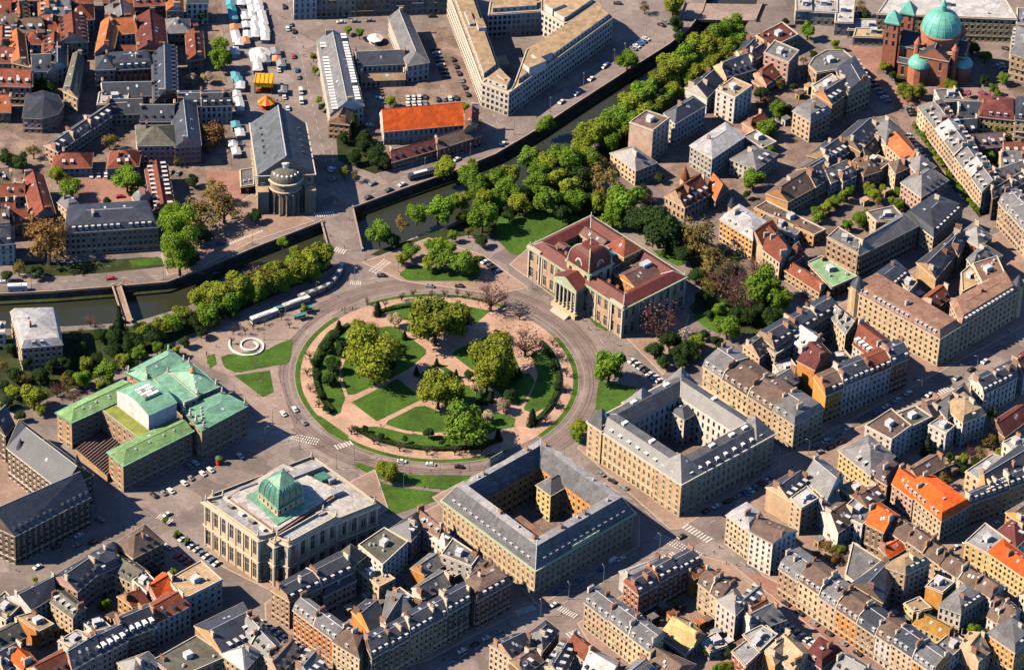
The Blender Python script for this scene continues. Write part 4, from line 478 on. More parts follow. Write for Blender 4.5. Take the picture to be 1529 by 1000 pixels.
TREES=[
(137,292.9,8.67,'g',0,1093),(130.9,287.5,9.15,'g',0,1075),(129.9,285.8,7.59,'y',0,1072),(124.1,281.1,6.86,'y',0,1055),(120,272.4,8.85,'y',0,1043),
(115.3,267.7,6.47,'g',0,1029),(112.2,260.6,9.16,'g',0,1021),(107.6,254.4,9.17,'y',0,1007),(104.1,247.9,7.72,'y',0,996),(99.9,243.7,6.6,'y',0,983),
(96.7,240,6.5,'y',0,974),(92.8,231.1,8.57,'g',0,962),(88.4,225.8,7.02,'g',0,949),(86,219.6,8.15,'y',0,941),(82.9,215,6.09,'g',0,932),
(80.7,209.2,7.19,'g',0,925),(76.4,202.8,7.73,'g',0,912),(71.6,195.8,7.86,'y',0,897),(66.8,191,8.46,'y',0,882),(139.2,283.2,6.59,'g',1,1100),
(133.7,274.4,7.33,'y',1,1084),(129.1,270.3,5.37,'y',1,1070),(126.1,266.2,5.52,'y',1,1061),(123,258.8,5.95,'y',1,1052),(116.5,249.8,6.8,'y',1,1033),
(114.7,248,5.21,'g',1,1027),(107.2,237.8,6,'y',1,1005),(104.4,233.7,5.21,'g',1,997),(101.3,227,5.61,'y',1,987),(96.6,219.2,5.32,'g',1,973),
(91.5,214.1,6.16,'y',1,958),(87.5,202.8,7.3,'g',1,946),(85,200,5.85,'y',1,938),(78.5,195.5,5.38,'g',1,918),(76,189.1,5.46,'g',1,910),
(55.1,166.3,8.21,'g',2,845),(45.6,163,7.08,'y',2,815),(36.7,170.2,6.35,'g',2,788),(28.7,154.7,7.06,'y',2,762),(21.2,149.5,7.05,'g',2,738),
(13.1,142.4,6.66,'g',2,712),(16.4,115.6,8.81,'g',2,720),(-4.3,120.4,8.09,'g',2,655),(-14.7,119.2,6.24,'g',2,622),(-31.5,100.2,6.94,'g',2,566),
(-25.4,99.6,4.37,'d',2,585),(57.1,145.1,7.4,'y',2,850),(47.1,132.6,8.48,'g',2,818),(66.5,171.5,6.35,'g',2,880),(63.4,158,6.69,'d',2,870),
(6.4,133.6,5.16,'y',2,690),(23.9,134.6,5.53,'g',2,745),(34.9,140.7,5.91,'d',2,780),(54.3,126.9,5.51,'d',2,840),(6.9,121.5,3.67,'y',2,690),
(73,148.6,10.02,'o',3,900),(83.4,133.4,9.22,'g',3,932),(71.7,135.2,5.9,'y',3,895),(78.2,124.4,5.87,'g',3,915),(100.1,109.5,11.34,'d',3,985),
(90.8,121.8,7.33,'d',3,955),(95.7,140.9,5.16,'r',3,970),(116.8,105.3,11.31,'o',3,1038),(125.2,88.2,9.78,'o',3,1065),(131.2,72.7,10.81,'r',3,1085),
(137.4,62.1,8.96,'r',3,1105),(96.1,119.9,9.17,'d',3,972),(104.4,108.6,8.03,'d',3,998),(148.3,68.5,9.7,'g',3,1140),(156.1,62.5,6.44,'g',3,1165),
(123.7,73.2,5.75,'o',3,1060),(120.6,64,4.3,'d',3,1050),(131.3,38.4,6.39,'g',3,1086),(123.7,52.3,3.21,'d',3,1060),(104.9,27.4,6.01,'d',3,1000),
(98.3,20.5,5.29,'d',3,978),(114.1,19.8,5.64,'d',3,1030),(117.2,27.6,4.95,'y',3,1040),(99.8,37.5,11.03,'r',3,984),(109.6,13.5,4.22,'d',3,1015),
(136,51.9,4.28,'d',3,1100),(142.1,51.5,4.99,'d',3,1120),(151.3,49.6,4.98,'d',3,1150),(145.8,90.2,6.51,'r',3,1130),(111.5,97.5,5.08,'d',3,1020),
(-29,-3.2,14.09,'Y',4,557),(-35.1,17.6,8.5,'Y',4,540),(-2,23.3,13.51,'Y',4,650),(25.3,-3.8,13,'Y',4,737),(22.9,-10.2,7.69,'Y',4,728),
(1.5,-24.4,9.75,'Y',4,655),(14.9,-50,11.73,'g',4,697),(9.2,-27.1,6.25,'d',4,680),(39.3,18.4,9.19,'r',4,785),(18.3,-13.5,3.91,'w',4,712),
(30.7,-25,4.19,'w',4,752),(23.8,-33.7,3.58,'w',4,728),(9.8,37.2,6.05,'d',4,690),(-46.2,30.7,2.45,'h',4,506),(-29.2,44.6,3.08,'h',4,564),
(-43.3,11.9,4.23,'d',4,512),(-47,-1.2,4.21,'d',4,497),(-50.7,13.9,4.24,'d',4,488),(-16,26.9,1.83,'h',4,604),(-9.3,0.1,1.81,'h',4,622),
(-0.5,7.4,1.82,'h',4,652),(8.6,-0.6,1.81,'h',4,681),(28.9,-45.9,2.67,'h',4,744),(43.7,-33,3.28,'h',4,795),(24.8,-18,2.4,'h',4,733),
(-48,-10.6,3.5,'d',4,492),(-1.9,-46.7,2.75,'d',4,640),(22.5,52.1,9.68,'r',4,733),(-20.7,35.4,4.29,'w',4,590),(77.5,1.4,9.12,'g',5,910),
(65,-39.5,4.83,'y',5,866),(-18.7,-78.4,5.79,'Y',5,578),(63.9,-43.9,3.1,'g',5,862),(-18.7,57.2,3.09,'b',5,600),(-13.6,60.4,2.78,'b',5,617),
(-5.2,59.9,3.09,'b',5,644),(1,61.5,3.09,'b',5,664),(6.8,62.1,2.78,'b',5,683),(-26.1,50.9,2.78,'b',5,575),(-34.5,52.3,2.47,'b',5,548),
(12.2,60.9,2.78,'b',5,700),(17.1,-81,2.38,'g',5,700),(74,-35.1,1.72,'g',5,896),(58.5,4.1,3.3,'b',6,0),(56.3,16.2,3.3,'b',6,1),
(51.7,27.5,3.3,'b',6,2),(36.1,46.2,3.3,'b',6,4),(-58,8.2,3.3,'b',6,14),(-58.5,-4.1,3.3,'b',6,15),(-56.3,-16.2,3.3,'b',6,16),
(-51.7,-27.5,3.3,'b',6,17),(-36.1,-46.2,3.3,'b',6,19),(-25.7,-52.7,3.3,'b',6,20),(-14.2,-56.9,3.3,'b',6,21),(-2,-58.6,3.3,'b',6,22),
(10.2,-57.7,3.3,'b',6,23),(22,-54.3,3.3,'b',6,24),(49.7,-31.1,3.3,'b',6,27),(55.1,-20,3.3,'b',6,28),(58,-8.2,3.3,'b',6,29),
(-1.8,82.9,7.25,'g',7,658),(8.3,78.8,6.87,'g',7,690),(-7.4,82.4,4.34,'y',7,640),(1.5,94.1,4.36,'g',7,670),(-15.9,90.5,4.36,'g',7,614),
(-20,84.5,3.62,'y',7,600),(13,81.5,5.06,'g',7,705),(-7.1,98.1,3.27,'g',7,643),(2.7,106.2,2.92,'g',7,675),(-3.4,100.6,3.28,'y',7,655),
(-94.1,24.6,2.75,'b',8,348),(-88.6,25,2.75,'b',8,366),(-85.3,29.4,2.76,'b',8,378),(-94.1,17.2,2.44,'b',8,346),(-80.3,32.8,2.15,'b',8,395),
(-73,37.6,2.15,'b',8,420),(-68.9,31.6,2.15,'b',8,432),(-62.7,43.7,2.14,'y',8,455),(-57,78.7,7.15,'y',9,481),(-63.2,74,6.73,'g',9,460),
(-64,71.9,7.78,'y',9,457),(-67.1,68.6,8.62,'y',9,446),(-70.2,68.8,6.18,'g',9,436),(-75.2,64.1,6.61,'y',9,419),(-78.6,60.3,7.58,'y',9,407),
(-82.4,58.3,7.85,'o',9,394),(-85.7,54.7,8.24,'o',9,383),(-86.9,53.4,7.17,'y',9,379),(-93.2,51.7,8.18,'y',9,358),(-94.6,48.5,7.8,'y',9,352),
(-98.2,46,7.15,'o',9,340),(-102.7,43.5,8.2,'y',9,325),(-104.9,45.8,6.07,'o',9,318),(-61.5,67.9,6.74,'y',10,464),(-65.9,66.7,6,'y',10,449),
(-71.6,62.4,5.06,'y',10,430),(-75,60,5.84,'g',10,419),(-79.6,56.7,6.28,'y',10,403),(-82.9,55.1,5.66,'g',10,392),(-86.3,49,6.52,'g',10,379),
(-90.2,47.9,5.52,'g',10,367),(-95.5,44.1,6.23,'g',10,348),(-98.6,39.6,6.82,'g',10,337),(-103.7,37.8,5.71,'o',10,320),(-105.8,30.8,6.27,'g',10,311),
(-111.5,41.9,6.44,'y',11,296),(-118.5,30.6,5.34,'y',11,270),(-121.5,24.1,5.33,'g',11,258),(-126.7,20,4.97,'y',11,240),(-129.8,14.2,5.31,'d',11,228),
(-134.2,18.8,4.61,'y',11,215),(-112.1,27.9,4.62,'d',11,290),(-145.3,18.1,5.21,'c',11,178),(-146.7,13.3,4.96,'d',11,172),(-70.3,88.1,3.27,'y',11,440),
(-76.4,94.4,2.91,'g',11,422),(-136.3,9.8,4.24,'d',11,205),(-140.4,4.3,4.23,'d',11,190),(-159.3,25.9,3.2,'r',11,135),(-165.6,13.7,2.83,'o',11,110),
(-177.7,-38.7,7.3,'y',12,50),(-164.4,-24.7,4.89,'o',12,100),(-168.5,-28.6,4.53,'r',12,85),(-148.1,-17.6,6.66,'g',12,157),(-158.2,-21.2,4.89,'g',12,122),
(-140.8,-6.3,4.57,'y',12,185),(-134.7,1.6,3.88,'g',12,208),(-127,6.7,3.18,'g',12,235),(-157.1,-9.7,4.21,'y',12,130),(-176.9,-20.1,5.25,'d',12,60),
(-167.8,-7.6,3.87,'d',12,95),(-146.2,2.4,4.58,'d',12,170),(-153.2,-3.4,3.52,'d',12,145),(-187.5,-31.7,3.83,'y',12,20),(-160.6,-32.2,3.83,'r',12,110),
(-187.5,-19.6,4.2,'d',12,25),(-128.8,-6.2,3.16,'d',12,225),(-118.6,5,2.82,'y',12,262),(-173.6,-10.1,3.51,'d',12,75),(-184.3,-8.8,3.87,'d',12,40),
(-189.6,-39.3,3.82,'d',12,10),(-183.4,73.4,13.11,'O',13,73),(-191.1,90.5,8.78,'O',13,55),(-179.4,89.6,8.04,'O',13,92),(-124.4,81.1,10.96,'G',13,265),
(-122.4,69,9.81,'G',13,268),(-128.5,101.4,6.6,'G',13,258),(-115.5,104.6,10.28,'o',13,300),(-105.2,113.1,9.57,'o',13,335),(-111.8,127.9,7.4,'o',13,318),
(-114.7,94.5,6.21,'d',13,300),(-117.9,76.9,4.71,'d',13,285),(-179.5,127.6,5.55,'g',13,105),(-187.3,139.9,4.83,'y',13,85),(-182.2,137.3,3.71,'o',13,100),
(-153.3,135.7,6.68,'g',13,190),(-155.1,144.4,5.21,'g',13,187),(-196.4,63,4.34,'o',13,28),(-187.8,61.5,3.97,'d',13,55),(-201.3,57.1,3.6,'d',13,10),
(-90.5,115.3,3.67,'d',13,382),(-122.6,142.7,3.34,'d',13,288),(-117.5,246.1,6.55,'g',14,330),(-119.3,260,5.42,'g',14,328),(-131.4,291.2,5.09,'d',14,300),
(-134,282.5,3.03,'p',14,290),(-131.6,231.7,3.63,'w',14,284),(-123.2,233.7,3.64,'w',14,310),(-165.5,171.3,5.26,'o',14,163),(-115.5,181.2,7.54,'O',14,320),
(-118,172.4,5.26,'O',14,310),(-202,216,5.35,'d',14,66),(-109.6,208.3,3.42,'o',14,345),(-200.8,160.2,4.87,'o',14,50),(-206.2,151,4.86,'d',14,30),
(-213,153.9,4.49,'d',14,10),(-48.7,193.9,3.26,'t',15,528),(-53.4,185.7,3.76,'d',15,512),(-42.1,175.7,5.25,'d',15,545),(-36.3,168.7,5.61,'d',15,562),
(-46.6,168.1,4.11,'d',15,530),(-51,156,3.35,'y',15,514),(-43.3,186,4.14,'d',15,543),(-32.2,165.2,3.73,'d',15,574),(-50.6,281.6,2.72,'g',15,537),
(-56.5,285,2.34,'g',15,520),(-72.4,258.4,2.32,'y',15,468),(-70.9,246.1,2.31,'y',15,470),(-67.2,219.5,1.9,'y',15,476),(-65.5,213.6,1.9,'d',15,480),
(-32,219.7,3.42,'y',15,583),(4.7,218.2,2.66,'y',15,694),(-45.7,153.2,2.97,'o',15,530),(84.4,263.2,5.78,'g',16,937),(-2.6,158.9,6.33,'y',16,665),
(44.8,203.7,5.29,'g',16,815),(109.1,302.5,5.07,'d',16,1010),(107.4,316.7,6.28,'y',16,1005),(93.1,318.2,3.53,'o',16,963),(10.1,166.8,3.36,'y',16,705),
(110.8,292.1,3.5,'d',16,1015),(175.7,300.4,5.09,'g',17,1206),(165,312.2,2.25,'d',17,1173),(189.3,291.4,2.84,'y',17,1247),(178.4,281.9,2.53,'d',17,1215),
(159,227.7,4.77,'g',17,1162),(152.9,207.5,5.92,'g',17,1145),(151,241,4.49,'d',17,1137),(160,252,3.5,'o',17,1163),(150.8,230.6,4.47,'r',17,1137),
(153.6,237.9,3.99,'r',17,1145),(213.4,272.6,3.02,'Y',17,1320),(222.7,249.4,4.49,'Y',17,1351),(229.7,250,4.49,'Y',17,1372),(245.9,256.9,4,'Y',17,1419),
(258.9,293.3,4.56,'d',17,1452),(265.2,287,3.54,'g',17,1472),(272.8,266.4,3.51,'g',17,1498),(267.3,256.3,2.8,'g',17,1483),(261.3,251.3,2.58,'p',17,1466),
(265,252,1.89,'p',17,1477),(254.5,253.1,2.15,'p',17,1446),(268.5,219.7,3.45,'Y',17,1494),(261.3,194.2,3.42,'g',17,1477),(271.8,211.2,2.46,'d',17,1506),
(203.8,324.7,4.61,'o',17,1286),(205.6,321.1,3.07,'d',17,1291),(217.4,265.6,2.51,'d',17,1333),(224.3,243.6,2.49,'o',17,1357),(237.8,216.3,1.48,'d',17,1401),
(226.1,223,1.49,'y',18,1365),(227,220.3,1.33,'g',18,1368),(227.9,216.5,1.56,'g',18,1371),(229.5,213.6,1.87,'g',18,1376),(230.2,210.7,1.88,'g',18,1379),
(231.1,207.9,1.85,'y',18,1382),(232.4,205.2,1.54,'g',18,1386),(233.6,201.9,1.39,'g',18,1391),(234.8,199.3,1.23,'y',18,1395),(235.4,196.5,1.25,'g',18,1397),
(236.3,192.7,1.87,'y',18,1400),(237.6,189.4,1.56,'g',18,1405),(238.2,187.4,1.4,'y',18,1407),(239.8,184.2,1.23,'y',18,1412),(240.5,180.5,1.6,'g',18,1415),
(241.2,177.6,1.66,'g',18,1418),(243,175.4,1.22,'g',18,1424),(243.8,171.4,1.83,'g',18,1427),(245.2,169,1.52,'g',18,1432),(246.4,166.3,1.7,'y',18,1436),
(247.5,163.7,1.49,'y',18,1440),(248.5,161.2,1.41,'g',18,1443),(249.5,158.2,1.53,'y',18,1447),(250.7,155.5,1.55,'g',18,1451),(251.4,152.7,1.73,'g',18,1454),
(253.1,150.3,1.67,'g',18,1460),(176.6,136,3.65,'g',19,1223),(180.2,143.7,3.66,'y',19,1234),(182.9,148.4,3.66,'y',19,1241),(175.1,140.9,3.27,'g',19,1218),
(188.9,154.6,3.87,'y',19,1260),(185.4,149.7,3.38,'g',19,1249),(191.7,160,3.39,'g',19,1268),(195.7,133.7,4.32,'g',19,1283),(189.8,130.1,3.35,'g',19,1265),
(198.5,139.5,2.88,'g',19,1291),(186.3,126.3,2.68,'d',19,1255),(201.1,162.3,3.39,'y',19,1296),(203.7,155.8,3.87,'y',19,1306),(207.9,163.4,2.42,'y',19,1317),
(215.3,149.9,3.37,'g',19,1342),(216.2,160.9,3.1,'g',19,1344),(212.1,153.2,2.41,'y',19,1332),(192.6,94.2,2.65,'o',19,1278),(145.6,162,5.83,'g',19,1125),
(154.8,211.5,3.95,'g',19,1150),(212.1,161.5,1.93,'d',19,1330),(205.7,151.7,2.12,'o',19,1312),(219.2,-42.3,3.48,'c',20,1385),(247.7,-36.3,4.04,'o',20,1480),
(243.3,-44.3,4.03,'o',20,1466),(238.8,-42.8,3.58,'r',20,1451),(234.6,-49.3,3.4,'y',20,1438),(232.8,-52.9,3.12,'d',20,1432),(225.8,-66.3,4.44,'o',20,1412),
(229.2,-47.3,2.86,'d',20,1419),(251.3,-29,2.88,'o',20,1490),(225.3,-49.6,2.5,'r',20,1406),(251.3,-42.2,2.24,'y',20,1493),(239.9,-50,2.68,'d',20,1456),
(250,-13.7,2.17,'g',20,1482),(-131.9,-175.9,3.43,'g',21,157),(-105.4,-152.8,2.6,'g',21,259),(-163.1,-160.4,1.73,'y',21,52),(-132.3,-171.6,2.15,'d',21,157),
(-101.5,-129.4,1.75,'g',21,280),(-112.1,-116,1.58,'g',21,247),(-106.4,-124.7,1.58,'g',21,264),(127.9,-199.7,4.22,'Y',22,1084),(124.3,-199.8,2.95,'g',22,1071),
(129.5,-188.8,2.54,'d',22,1090),(125.8,-135.5,2.25,'o',22,1074),(120.1,-188.1,2.37,'d',22,1056),(99.7,-168.2,1.71,'d',22,982),(172,-115.6,3.92,'o',23,1234),
(178,-117,3.48,'Y',23,1255),(181.3,-105.7,4.38,'O',23,1265),(175.6,-121.8,3.3,'O',23,1247),(235.7,-170.7,3.83,'d',23,1466),(232.3,-166.2,2.98,'g',23,1453),
(239,-165.1,2.56,'d',23,1477),(168.1,-119.8,2.61,'o',23,1221),(205.9,-149.2,1.89,'o',23,1357),(186,-104.7,2.19,'d',23,1281),(-157.2,-8.4,3.16,'d',24,130),
(-163.9,-16.5,3.15,'d',24,105),(-149.6,-23.3,2.79,'y',24,150),(-184.3,-21,3.5,'o',24,35),(-192.6,-26.7,3.49,'d',24,5),(-161.5,3.6,3.53,'d',24,120),
(-153.5,14.1,3.9,'d',24,150),(-148.2,-8.2,3.51,'o',24,160),(-136.3,-6.8,3.16,'d',24,200),(-193.1,1.6,3.18,'d',24,15),(-194.5,-11.7,3.51,'o',24,5),
(-182.7,-47.9,3.11,'d',24,30),(-174.3,-43.3,3.12,'y',24,60),(-122.4,6.7,2.82,'d',24,250),(-115.4,12.7,3.18,'d',24,275),(-108.4,20.6,3.55,'d',24,300),
(-103,28.9,3.56,'g',24,320),(-96,37.3,3.57,'d',24,345),(-162.6,14.2,3.19,'o',24,120),(-141.2,12.9,3.54,'d',24,190),(29,125.7,4.04,'d',25,760),
(50.7,152,4.82,'d',25,830),(106.8,106.4,4.37,'d',25,1005),(117.6,82.2,4.69,'d',25,1040),(128.4,57.5,3.57,'g',25,1075),(139.2,60.2,4.29,'d',25,1110),
(145.3,55.3,4.28,'d',25,1130),(156.1,53.5,4.28,'d',25,1165),(133.1,61,3.22,'d',25,1090),(108.1,21.1,4.23,'d',25,1010),(120.5,36.3,3.19,'d',25,1050),
(126.5,31.1,3.53,'d',25,1070),(102,13.7,3.51,'d',25,990),(122.4,85.7,4.33,'o',25,1055),(142.6,81,5.04,'r',25,1120),(92.5,147.3,4.44,'d',25,960),
(66.9,139.6,4.43,'d',25,880),(17,103.3,3.28,'d',25,720),(10.4,110.8,2.92,'o',25,700),(163.5,228.8,3.04,'d',26,1175),(154.4,191.9,2.62,'g',26,1150),
(186.5,274.2,2.31,'g',26,1240),(160,293.4,2.72,'d',26,1160),(190.3,286.5,2.71,'y',26,1250),(149.2,174.5,2.23,'g',26,1135),(173.1,276.2,2.31,'o',26,1200),
(167.4,250.2,2.68,'d',26,1185),(240.3,272.2,3.07,'d',26,1400),(263.4,264.8,3.06,'d',26,1470),(269.3,252.6,2.67,'g',26,1490),(271.6,211.1,2.25,'d',26,1505),
(206.4,185,2.24,'g',26,1310),(234.9,-55.2,2.38,'d',26,1440),(221.8,-51.3,2.39,'o',26,1395),(245,-34.9,2.4,'o',26,1470),(174.2,-106.9,2.34,'o',26,1240),
(211.5,-140.6,2.31,'d',26,1375),(246.3,-63.4,2.04,'g',26,1480),(-20.7,-167.6,1.64,'g',26,555),(14.4,-165.1,1.64,'d',26,680),(107.5,-156.6,1.97,'g',26,1010),
(127.2,-168.4,1.96,'d',26,1080),(-145.3,-174.3,1.64,'d',26,110),(193.2,11.7,2.1,'d',26,1290),(178.4,21.3,1.76,'d',26,1240),(90.9,178.4,2.24,'d',26,955),
(100.6,164.1,2.6,'d',26,985),(142.4,153.7,2.22,'d',26,1115),(-195.1,195.4,2.65,'o',26,80),(-161.6,123.2,2.21,'d',26,160),(-149.8,132.1,2.59,'d',26,200),
(-131.5,159.4,2.61,'o',26,265),(8.8,154,6.32,'g',2,700),(17.5,132.6,6.64,'y',2,725),(27.5,141.4,7.03,'g',2,757),(33.5,131.1,6.63,'y',2,775),
(41.1,148.2,7.04,'g',2,800),(50.6,153.5,6.68,'y',2,830),(60.5,136.6,6.27,'g',2,860),(51.8,174.5,6.73,'g',2,835),(61.5,179.3,6.74,'y',2,865),
(69.7,168.9,6.34,'o',2,890),(42.4,161.3,5.96,'g',2,805),(55.7,137.2,5.53,'d',2,845),(1.7,129.9,5.53,'g',2,675),(-21.3,112.7,4.39,'o',2,600),
(-53.3,-7.8,2.45,'d',27,475),(-50.8,-22.7,2.44,'d',27,480),(-48.2,-32,2.08,'d',27,487),(-55.4,2.2,2.46,'d',27,470),(-52.7,7,2.82,'d',27,480),
(-47.6,22.9,2.83,'d',27,500),(-30.1,-44.9,1.72,'d',27,545),(-22.5,-49.2,1.72,'d',27,570),(-12,-50.9,1.72,'d',27,605),(4.3,-52.1,1.72,'d',27,660),
(51.9,7.9,2.46,'d',27,825),(54.3,-7.1,2.44,'d',27,832),(52.5,-19.3,2.08,'d',27,825),(48.7,17.9,2.47,'d',27,815),(14.4,-3.1,2.8,'d',27,700),
(21.1,-22.4,3.13,'d',27,720),(5.3,-3.3,2.45,'d',27,670),(32.9,-16.9,3.48,'d',27,760),(35.5,-2,3.85,'d',27,770),(27,28.7,2.83,'d',27,745),
(-20.6,1.8,2.81,'d',27,585),(-16.6,12.9,2.47,'d',27,600),(-5,26.2,2.83,'d',27,640)]
